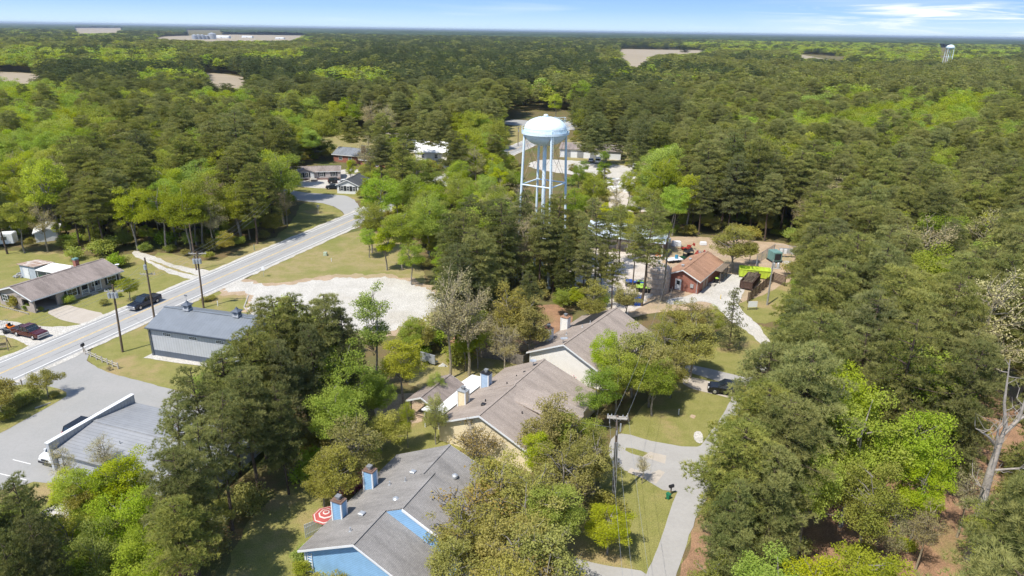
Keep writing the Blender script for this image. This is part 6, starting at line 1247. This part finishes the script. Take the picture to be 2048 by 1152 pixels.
for i, (px, py, h, k, w_, lb) in enumerate([(760, 345, 15, 'bright', 1.1, 'big bright green tree at the road bend, rear'), (822, 335, 15, 'bright', 1, 'bright green tree right of the rear road-bend tree'), (738, 398, 12, 'bright', 1, 'bright green tree closest to the road bend'), (800, 415, 13, 'bright', 1.1, 'bright green tree in the middle of the road-bend group'), (855, 390, 14, 'green', 1, 'green tree between road-bend group and dark pines'), (770, 455, 9, 'yellow', 1.1, 'yellow-green low tree over the lawn edge'), (820, 480, 9, 'bright', 1, 'low bright tree at the lawn corner'), (735, 452, 7, 'bright', 1, 'lowest bright tree beside the road edge'),
        (1160, 325, 10, 'bright', .8, 'bright tree right of the tower before the long building'), (1212, 292, 12, 'poplar', 1.1, 'upright green tree in front of the long building'), (1190, 345, 12, 'bright', 1, 'bright tree left of the white rubble'), (1150, 372, 11, 'green', 1, 'green tree just right of the tower legs'), (1235, 372, 9, 'bud', .9, 'twiggy tree in front of the white rubble, left'), (1262, 335, 12, 'bright', .8, 'slim bright tree left of the white van'), (1300, 300, 13, 'bright', 1, 'bright yellow-green tree right of the far lawn'), (1345, 300, 13, 'yellow', .9, 'yellow-green tree near the red-brown shed'), (1320, 345, 12, 'bright', 1, 'bright tree over the rubble right end'), (1285, 365, 10, 'bright', .8, 'thin bright tree in front of the rubble'), (1355, 365, 13, 'bright', 1, 'bright tree right of the rubble'), (1210, 405, 8, 'yellow', 1, 'yellow-green tree below the white rubble'), (1320, 410, 11, 'green', 1, 'green tree behind the warehouse'), (1260, 420, 10, 'yellow', .9, 'yellowish tree behind the warehouse roof'),
        (1112, 186, 15, 'yellow', 1.2, 'bright yellow-green tree behind the tower tank'), (1165, 215, 14, 'green', 1, 'tree at the wood edge right of the tank'), (960, 300, 12, 'yellow', 1, 'yellow-green tree near the far road, left'), (975, 345, 11, 'bright', 1, 'bright tree in front of the far road'), (915, 310, 12, 'bright', 1, 'bright tree right of the white farmhouse'), (740, 200, 17, 'bud', 1.1, 'large bare tan tree behind the farmhouse, left'), (770, 210, 17, 'bud', 1.1, 'tall bare tan tree left of the farmhouse'), (735, 270, 15, 'bud', 1, 'bare tan tree over the charcoal roof'), (880, 205, 20, 'pine', 1.2, 'tall pine behind the white farmhouse'), (700, 320, 8, 'yellow', .9, 'yellow-green tree beside the mobile home right end')]):
    handtop(k, (px, py), h, lb, wide=w_)

# -------- scattered woods
VIS = [  # outlines in the photo where the ground, road or buildings show clear of tree crowns
    [(0, 540), (35, 515), (100, 512), (130, 524), (230, 520), (262, 522), (275, 508), (300, 516), (330, 525), (400, 545), (480, 508), (560, 474), (600, 452), (600, 425), (592, 412), (640, 403), (600, 396), (585, 378), (620, 368), (580, 355), (585, 338), (640, 325), (682, 328), (700, 350), (722, 372), (722, 395), (708, 412), (702, 452), (720, 470), (760, 492), (812, 556), (800, 565), (840, 600), (845, 640), (780, 640), (768, 570), (740, 552), (712, 580), (702, 625), (640, 588), (560, 598), (528, 625), (500, 680), (440, 700), (395, 728), (350, 765), (315, 795), (290, 830), (270, 865), (240, 885), (200, 880), (150, 900), (100, 905), (75, 910), (80, 945), (30, 970), (0, 985)],
    [(455, 1152), (500, 1075), (570, 1005), (640, 960), (670, 975), (718, 955), (735, 920), (790, 945), (810, 915), (890, 890), (945, 925), (900, 960), (870, 1010), (840, 1030), (860, 1080), (820, 1110), (815, 1152)],
    [(765, 800), (830, 758), (890, 752), (930, 738), (1000, 700), (1060, 700), (1085, 685), (1125, 628), (1160, 640), (1232, 612), (1262, 640), (1205, 650), (1192, 700), (1165, 745), (1158, 765), (1050, 800), (1020, 880), (960, 850), (900, 845), (880, 800), (860, 860), (800, 900), (780, 850)],
    [(950, 650), (1000, 640), (1050, 650), (1060, 700), (960, 705)],
    [(1255, 850), (1330, 790), (1372, 780), (1362, 740), (1370, 700), (1440, 690), (1475, 700), (1500, 740), (1470, 760), (1465, 800), (1440, 820), (1410, 860), (1400, 890), (1390, 940), (1375, 1000), (1355, 1060), (1330, 1152), (1125, 1152), (1180, 1090), (1285, 1020), (1280, 965), (1245, 940)],
    [(1340, 530), (1350, 485), (1430, 485), (1440, 540), (1478, 545), (1490, 515), (1545, 498), (1595, 512), (1600, 545), (1560, 575), (1570, 590), (1540, 612), (1510, 625), (1500, 660), (1470, 640), (1440, 600), (1400, 592), (1340, 592)],
    [(1240, 560), (1340, 558), (1340, 600), (1300, 605), (1250, 600)], [(1290, 470), (1335, 465), (1335, 550), (1295, 545)],
    [(1040, 222), (1142, 222), (1142, 400), (1040, 385)],
    [(1000, 314), (1062, 266), (1085, 285), (1040, 318)], [(1460, 640), (1512, 640), (1530, 690), (1500, 735), (1460, 700)], [(1015, 258), (1050, 248), (1045, 275), (1015, 290)], [(1148, 235), (1158, 245), (1140, 262)], [(1130, 284), (1254, 286), (1266, 322), (1135, 322)], [(1265, 318), (1292, 322), (1285, 345), (1265, 342)], [(1000, 238), (1040, 240), (1040, 248), (1000, 248)],
    [(1218, 350), (1262, 348), (1270, 395), (1218, 392)], [(825, 285), (875, 285), (888, 310), (825, 305)], [(850, 322), (905, 332), (890, 338), (850, 328)], [(655, 298), (740, 310), (735, 325), (650, 312)], [(622, 285), (655, 285), (650, 296)], [(760, 282), (795, 280), (795, 292)], [(665, 352), (710, 352), (720, 365), (660, 372)],
    [(1962, 840), (1985, 700), (2045, 735), (2010, 880), (1975, 1115), (1930, 1115)], [(1640, 950), (1690, 940), (1680, 1045), (1645, 1060)], [(1845, 1060), (1900, 1050), (1930, 1152), (1860, 1152)], [(1877, 88), (1904, 88), (1904, 125), (1877, 130)], [(376, 60), (440, 60), (440, 80), (376, 80)]] + FIELDS
def inside(px, py, poly):
    c = np.zeros(len(px), bool); n = len(poly)
    for i in range(n):
        x1, y1 = poly[i]; x2, y2 = poly[(i + 1) % n]
        if y1 == y2: continue
        c ^= ((y1 > py) != (y2 > py)) & (px < (x2 - x1) * (py - y1) / (y2 - y1) + x1)
    return c
def vproj(x, y, z):
    z = z - H; zc = y * cP - z * sP; X = x / zc * F; Y = -(y * sP + z * cP) / zc * F
    return 1024 + cR * X - sR * Y, 576 + sR * X + cR * Y
def blocked(x, y, h, R):
    bad = np.zeros(len(x), bool)
    for fx, fz in ((0, .93), (0, .8), (-.55, .75), (.55, .75), (0, .6), (-.6, .5), (.6, .5), (0, .02)):
        px, py = vproj(x + R * fx, y, h * fz)
        for p in VIS: bad |= inside(px, py, p)
    px, py = vproj(x, y, x * 0)
    for p in PATCH: bad |= inside(px, py, p)
    for dx, dy in ((0, 0),):
        yy = np.clip(y, 20, 470); rx = np.polyval(cf, yy); bad |= (np.abs(x - rx) < 6.5) & (y < 470)
    return bad
# buildings keep a clear footprint
FOOT = []
bpy.context.view_layer.update()
for o in list(C.objects):
    if o.parent is None and o.get('category') in ('house', 'building', 'shop', 'warehouse', 'mobile home', 'pavilion', 'shed', 'carport', 'farm building', 'tank', 'trailer'):
        pts = [ch.matrix_world @ Vector(c) for ch in o.children_recursive if ch.type == 'MESH' for c in ch.bound_box]
        if pts: FOOT.append((min(p.x for p in pts) - .8, max(p.x for p in pts) + .8, min(p.y for p in pts) - .8, max(p.y for p in pts) + .8))
ZB = [(60, 110, 70, 18), (225, 115, 45, 16), (310, 112, 50, 16), (40, 190, 60, 22), (120, 185, 45, 22), (130, 250, 110, 45), (40, 330, 90, 70), (330, 330, 60, 40), (310, 400, 80, 70), (430, 400, 60, 60), (560, 320, 40, 25), (680, 250, 55, 45), (610, 250, 40, 40), (1110, 200, 40, 30), (790, 400, 100, 80), (950, 320, 110, 40), (1000, 350, 80, 40),
      (1190, 345, 60, 55), (1310, 340, 60, 60), (1270, 420, 60, 40), (1350, 400, 60, 60), (1460, 205, 18, 12), (1650, 300, 50, 16), (1620, 245, 70, 22), (1540, 285, 40, 14), (1820, 235, 150, 30), (1900, 195, 120, 20), (1990, 262, 50, 22), (1880, 330, 40, 22), (1760, 235, 60, 20), (1690, 185, 60, 14), (1340, 60, 400, 12), (1850, 100, 200, 22), (1560, 90, 200, 14), (560, 110, 60, 10), (480, 190, 60, 16), (700, 150, 90, 18),
      (30, 420, 60, 50), (410, 460, 100, 45), (560, 380, 40, 60), (120, 1000, 120, 120), (1260, 700, 110, 80), (1560, 1000, 60, 90), (960, 250, 60, 30), (330, 145, 70, 14)]
ZD = [(300, 150, 320, 30), (600, 150, 500, 36), (1250, 215, 120, 60), (900, 110, 300, 30), (150, 400, 70, 90), (960, 450, 170, 110), (100, 480, 120, 50), (250, 480, 120, 50)]
def zone_at(px, py, Z): 
    m = np.zeros(len(px), bool)
    for cx, cy_, rx, ry in Z: m |= ((px - cx) / rx) ** 2 + ((py - cy_) / ry) ** 2 < 1
    return m
def band(y0, y1, s, wide):
    ny = int((y1 - y0) / s); out = []
    for j in range(ny):
        y = y0 + (j + .5) * s; hw_ = y * .80 + 30; n = int(2 * hw_ / s); x = np.linspace(-hw_, hw_, n) + (j % 2) * s * .5
        out.append(np.stack([x + rng.uniform(-.42, .42, n) * s, y + rng.uniform(-.42, .42, n) * s, np.full(n, wide)], 1))
    return np.concatenate(out)
P = np.concatenate([band(28, 330, 5.0, 1.0), band(330, 800, 7.0, 1.3), band(800, 1500, 10.5, 1.9), band(1500, 3400, 19, 3.0)])
x, y, wd = P.T; n = len(x)
hgt_ = rng.uniform(14, 20.5, n) + 2.2 * np.sin(x * .045 + 2) * np.cos(y * .05) + np.where(rng.random(n) < .06, 3.0, 0); hgt_ = np.where((y < 75) & (x < 15), hgt_ * .75, hgt_)
px, py = vproj(x, y, hgt_ * .8)
u = rng.random(n); lown = np.sin(x * .031 + 1.3) * np.cos(y * .027) + .6 * np.sin(x * .09 + y * .07)
pb = np.where(zone_at(px, py, ZB), .9, np.where(zone_at(px, py, ZD), .03, np.where((px < 700) & (py < 520), .42, .15) + np.where(lown > .75, .3, 0)))
pb = np.where(y > 900, pb * .8 + .18 * (np.sin(x * .004) * np.sin(y * .006) > .1), pb)
isb = u < pb
R_est = np.where(isb, 4.0, 3.6) * wd
bad = blocked(x, y, np.where(isb, hgt_ * .82, hgt_), R_est)
for x0, x1, y0, y1 in FOOT: bad |= (x > x0) & (x < x1) & (y > y0) & (y < y1)
for a, b, rr in PLANTED: bad |= (x - a) ** 2 + (y - b) ** 2 < (rr * .9) ** 2
bad |= (x - 5.9) ** 2 + (y - 126.6) ** 2 < 3.2 ** 2
bad |= (px < -90) | (px > 2140) | (py > 1350)
LOWZ = [[(700, 290), (1040, 285), (1042, 392), (960, 378), (880, 388), (850, 440), (800, 500), (700, 420)], [(1142, 285), (1360, 290), (1370, 400), (1330, 440), (1142, 420)]]
ptx, pty = vproj(x, y, hgt_)
for p in LOWZ: bad |= inside(ptx, pty, p) & (~isb | (rng.random(n) < .3)) & (y < 330)
hgt_ = np.where((inside(ptx, pty, LOWZ[0]) | inside(ptx, pty, LOWZ[1])) & isb, hgt_ * .78, hgt_)
res = (x > -26) & (x < 24) & (y < 112) ; bad |= res & (rng.random(n) < .85) & ~((px > 560) & (px < 1000) & (py < 700))      # the gardens were planted by hand above
bad |= (x > -34) & (x < -11) & (y < 51)
gap = (px > 1600) & (px < 1960) & (py > 735); bad |= gap & (rng.random(n) < np.where(isb, .35, .72))
ok = ~bad; x, y, wd, hgt_, isb, px, py = [a[ok] for a in (x, y, wd, hgt_, isb, px, py)]
dist = np.hypot(x, y - 0); order = np.argsort(dist)
def where_(px, py):
    if px > 1380 and py > 560: return 'in the dense woods right of the lane'
    if px > 1150: return 'in the wide woods beyond the yard on the right'
    if px < 600 and py < 560: return 'in the woods left of the main road'
    if py > 400: return 'in the clump below the water tower'
    return 'in the woods beyond the houses'
NI = {'pine': 0, 'broad': 0}; farm = {'pine': [], 'dark': [], 'bright': [], 'green': []}
zd_ = zone_at(px, py, ZD) | ((np.sin(x * .011 + .7) * np.cos(y * .009 + x * .003) > .25) & (y > 300)) | (y > 1500)
for i in order:
    b = bool(isb[i]); key = 'broad' if b else 'pine'; rr = rng.random()
    if NI[key] < 285 and wd[i] < 1.2:
        NI[key] += 1; w_ = where_(px[i], py[i])
        if b:
            k = 'bright' if rr < .55 else 'green' if rr < .75 else 'yellow' if rr < .86 else 'bud'
            if zone_at(px[i:i + 1], py[i:i + 1], [(1260, 700, 110, 80)])[0]: k = 'green'
            adj = {'bright': 'bright spring-green leafy tree', 'green': 'mid-green leafy tree', 'yellow': 'yellow-green leafy tree', 'bud': 'tan budding tree with bare twigs'}[k]
            plant(k, x[i], y[i], hgt_[i] * (.85 if k != 'bud' else .8), adj + ' ' + w_, 'tree', adj.replace('tree', 'trees') + ' ' + w_, int(i), 1.0)
        else:
            k = 'darkpine' if (w_.startswith('in the clump') and rr < .6) or rr < .1 else 'bud' if rr > .965 else 'openpine' if rr > .74 else 'pine'
            adj = {'darkpine': 'dark full-crowned pine', 'bud': 'grey twiggy half-bare tree', 'openpine': 'open layered pine', 'pine': 'olive-green tufted pine'}[k]
            plant(k, x[i], y[i], hgt_[i], adj + ' ' + w_, 'tree', adj.replace('tree', 'trees').replace('pine', 'pines') + ' ' + w_, int(i), 1.0 if k == 'darkpine' else 1.08)
    else: farm[('dark' if zd_[i] and rr < .85 else 'pine') if not b else ('bright' if rr < .6 else 'green')].append((x[i], y[i], hgt_[i] * (1 if not b else .9), wd[i]))
print('trees: individuals', NI, 'far', {k: len(v) for k, v in farm.items()})
# far woods: one object per kind of wood, its crowns placed by a point instancer
def woodland(name, label, pts, srcs, seed):
    r = np.random.default_rng(seed); n = len(pts); pts = np.array(pts)
    srcmesh = []
    me = bpy.data.meshes.new(name); me.vertices.add(n); co = np.zeros((n, 3), np.float32); co[:, :2] = pts[:, :2]; me.vertices.foreach_set('co', co.ravel())
    h0 = srcs[0][2]; sc = np.zeros((n, 3), np.float32); s = pts[:, 2] / h0; sc[:, 0] = s * pts[:, 3] * 1.05 * r.uniform(.9, 1.15, n); sc[:, 1] = sc[:, 0]; sc[:, 2] = s
    a = me.attributes.new('scl', 'FLOAT_VECTOR', 'POINT'); a.data.foreach_set('vector', sc.ravel())
    a = me.attributes.new('rot', 'FLOAT', 'POINT'); a.data.foreach_set('value', r.uniform(0, 6.28, n).astype(np.float32))
    a = me.attributes.new('idx', 'INT', 'POINT'); a.data.foreach_set('value', r.integers(0, len(srcs), n).astype(np.int32))
    o = bpy.data.objects.new(name, me); C.objects.link(o)
    g = bpy.data.node_groups.new(name, 'GeometryNodeTree'); g.interface.new_socket('Geometry', in_out='INPUT', socket_type='NodeSocketGeometry'); g.interface.new_socket('Geometry', in_out='OUTPUT', socket_type='NodeSocketGeometry')
    gi, go = g.nodes.new('NodeGroupInput'), g.nodes.new('NodeGroupOutput'); iop = g.nodes.new('GeometryNodeInstanceOnPoints'); m2p = g.nodes.new('GeometryNodeMeshToPoints')
    join = g.nodes.new('GeometryNodeGeometryToInstance'); 
    for (me_, tm_, _, _) in reversed(srcs):
        so_ = bpy.data.objects.new('wood_crown', me_); oi = g.nodes.new('GeometryNodeObjectInfo'); oi.inputs[0].default_value = so_; oi.inputs['As Instance'].default_value = False
        g2 = g.nodes.new('GeometryNodeGeometryToInstance'); g.links.new(oi.outputs['Geometry'], g2.inputs[0]); srcmesh.append(g2)
    jg = g.nodes.new('GeometryNodeJoinGeometry')
    for s_ in srcmesh: g.links.new(s_.outputs[0], jg.inputs[0])
    g.links.new(gi.outputs[0], m2p.inputs[0]); g.links.new(m2p.outputs[0], iop.inputs['Points']); g.links.new(jg.outputs[0], iop.inputs['Instance']); iop.inputs['Pick Instance'].default_value = True
    def attr(nm, dt): q = g.nodes.new('GeometryNodeInputNamedAttribute'); q.data_type = dt; q.inputs[0].default_value = nm; return q.outputs[0]
    g.links.new(attr('idx', 'INT'), iop.inputs['Instance Index']); g.links.new(attr('scl', 'FLOAT_VECTOR'), iop.inputs['Scale'])
    cx = g.nodes.new('ShaderNodeCombineXYZ'); g.links.new(attr('rot', 'FLOAT'), cx.inputs[2]); g.links.new(cx.outputs[0], iop.inputs['Rotation'])
    g.links.new(iop.outputs[0], go.inputs[0]); md = o.modifiers.new('woods', 'NODES'); md.node_group = g
    tag(o, label, 'woodland', None, 'stuff'); return o
midp = lambda key: TM[key]
near_far = 420
for key, src_n, src_f, lab in (('pine', 'pine', 'far_pine', 'olive pine woods'), ('dark', 'darkpine', 'far_dark', 'darker pine woods'), ('bright', 'bright', 'far_bright', 'light green leafy woods'), ('green', 'green', 'far_green', 'mid-green leafy woods')):
    a = [p for p in farm[key] if p[1] < near_far]; b = [p for p in farm[key] if p[1] >= near_far]
    if a: woodland('woodland', lab + ' filling the middle distance behind the nearer trees', a, TM[src_n][:4], 3)
    if b: woodland('woodland', lab + ' stretching far off towards the horizon', b, TM[src_f], 4)
# undergrowth at the feet of the woods
U = band(30, 330, 4.2, 1.0); ux, uy = U[:, 0], U[:, 1]; ub = np.zeros(len(ux), bool)
upx, upy = vproj(ux, uy, ux * 0); upx2, upy2 = vproj(ux, uy, ux * 0 + 5.0)
for p in VIS: ub |= inside(upx, upy, p) | inside(upx2, upy2, p)
for p in PATCH: ub |= inside(upx, upy, p)
for x0, x1, y0, y1 in FOOT: ub |= (ux > x0) & (ux < x1) & (uy > y0) & (uy < y1)
ub |= (np.abs(ux - np.polyval(cf, uy)) < 6.5) | (upx < -60) | (upx > 2110) | (upy > 1300) | ((upx > 1560) & (upy > 800) & (rng.random(len(ux)) < .35)) | ((ux > -26) & (ux < 24) & (uy < 112) & (rng.random(len(ux)) < .6))
uk = ~ub; up_ = np.stack([ux[uk], uy[uk], np.where(rng.random(uk.sum()) < .35, rng.uniform(4, 7.5, uk.sum()), rng.uniform(1.4, 3.6, uk.sum())), np.full(uk.sum(), 1.0)], 1)
tall = up_[:, 2] > 3.8; woodland('undergrowth', 'small leafy understorey trees at the feet of the tall woods', [tuple(p) for p in up_[tall]], [(a_, b_, 13.0, 4.2) for a_, b_, _, _ in TM['green'][:2] + TM['olive'][:2] + TM['bright'][:1]], 7); up_ = up_[~tall]
sel = rng.random(len(up_)) < .55
woodland('undergrowth', 'olive and green undergrowth between the tree trunks', [tuple(p) for p in up_[sel]], TM['oliveshrub'], 5)
woodland('undergrowth', 'fresh green low bushes between the tree trunks', [tuple(p) for p in up_[~sel]], TM['shrub'], 6)
# canopy of the very far woods, a bumpy sheet with the fields left open
th = np.linspace(-.72, .72, 700); dd_ = np.concatenate([np.geomspace(3300, 12000, 150), np.geomspace(12300, 38000, 40)])
TT, DD = np.meshgrid(th, dd_); X = np.tan(TT) * DD; Y = DD
Z = 13.5 + 3.5 * (np.sin(X * .013 + 3 * np.sin(Y * .0031)) * np.cos(Y * .011) + .7 * rng.uniform(-1, 1, X.shape)) + 2.5 * np.sin(X * .0021 + Y * .0013)
op = np.zeros(X.size, bool)
for fx in (0, 1):
    a, b = vproj(X.ravel(), Y.ravel(), np.where(fx, 16.0, 0.5) + X.ravel() * 0)
    for p in FIELDS + [[(376, 60), (440, 60), (440, 80), (376, 80)]]: op |= inside(a, b, p)
nr, nc_ = X.shape; ids = np.arange(nr * nc_).reshape(nr, nc_); q0, q1, q2, q3 = ids[:-1, :-1].ravel(), ids[:-1, 1:].ravel(), ids[1:, 1:].ravel(), ids[1:, :-1].ravel()
keep = ~(op[q0] | op[q1] | op[q2] | op[q3]); loops = np.stack([q0, q1, q2, q3], 1)[keep].ravel()
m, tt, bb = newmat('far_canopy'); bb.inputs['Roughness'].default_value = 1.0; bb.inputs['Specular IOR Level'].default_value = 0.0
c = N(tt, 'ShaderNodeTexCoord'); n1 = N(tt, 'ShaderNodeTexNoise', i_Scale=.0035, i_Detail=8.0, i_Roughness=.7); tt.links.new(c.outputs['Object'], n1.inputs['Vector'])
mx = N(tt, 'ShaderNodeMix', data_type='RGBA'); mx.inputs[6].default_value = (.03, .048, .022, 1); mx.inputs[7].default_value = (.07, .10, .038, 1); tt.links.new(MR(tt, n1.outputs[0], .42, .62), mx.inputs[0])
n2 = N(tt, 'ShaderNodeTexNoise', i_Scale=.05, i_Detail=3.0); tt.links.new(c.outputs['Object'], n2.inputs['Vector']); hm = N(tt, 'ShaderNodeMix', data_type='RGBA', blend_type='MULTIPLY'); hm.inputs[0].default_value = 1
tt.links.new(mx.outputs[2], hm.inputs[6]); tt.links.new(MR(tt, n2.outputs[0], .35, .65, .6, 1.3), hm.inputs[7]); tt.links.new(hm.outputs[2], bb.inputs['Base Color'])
me = npmesh('far_forest', np.stack([X.ravel(), Y.ravel(), Z.ravel()], 1), 4, loops, m); o = bpy.data.objects.new('far_forest', me); C.objects.link(o); tag(o, 'unbroken far forest along the horizon', 'forest', None, 'stuff')
# ------------------------------------------------------------------ air
HAZE = 0.00006
if HAZE:
    o = MB().bx(-41000, 41000, -320, 41000, -1, 60).build('haze', bpy.data.materials.new('haze_air'), None)
    m = o.data.materials[0]; m.use_nodes = True; t = m.node_tree; t.nodes.clear(); v = N(t, 'ShaderNodeVolumePrincipled'); v.inputs['Color'].default_value = (.75, .86, 1, 1); v.inputs['Density'].default_value = HAZE; v.inputs['Anisotropy'].default_value = .3
    t.links.new(v.outputs[0], N(t, 'ShaderNodeOutputMaterial').inputs['Volume']); tag(o, 'thin pale air haze over the land', 'haze', None, 'stuff')
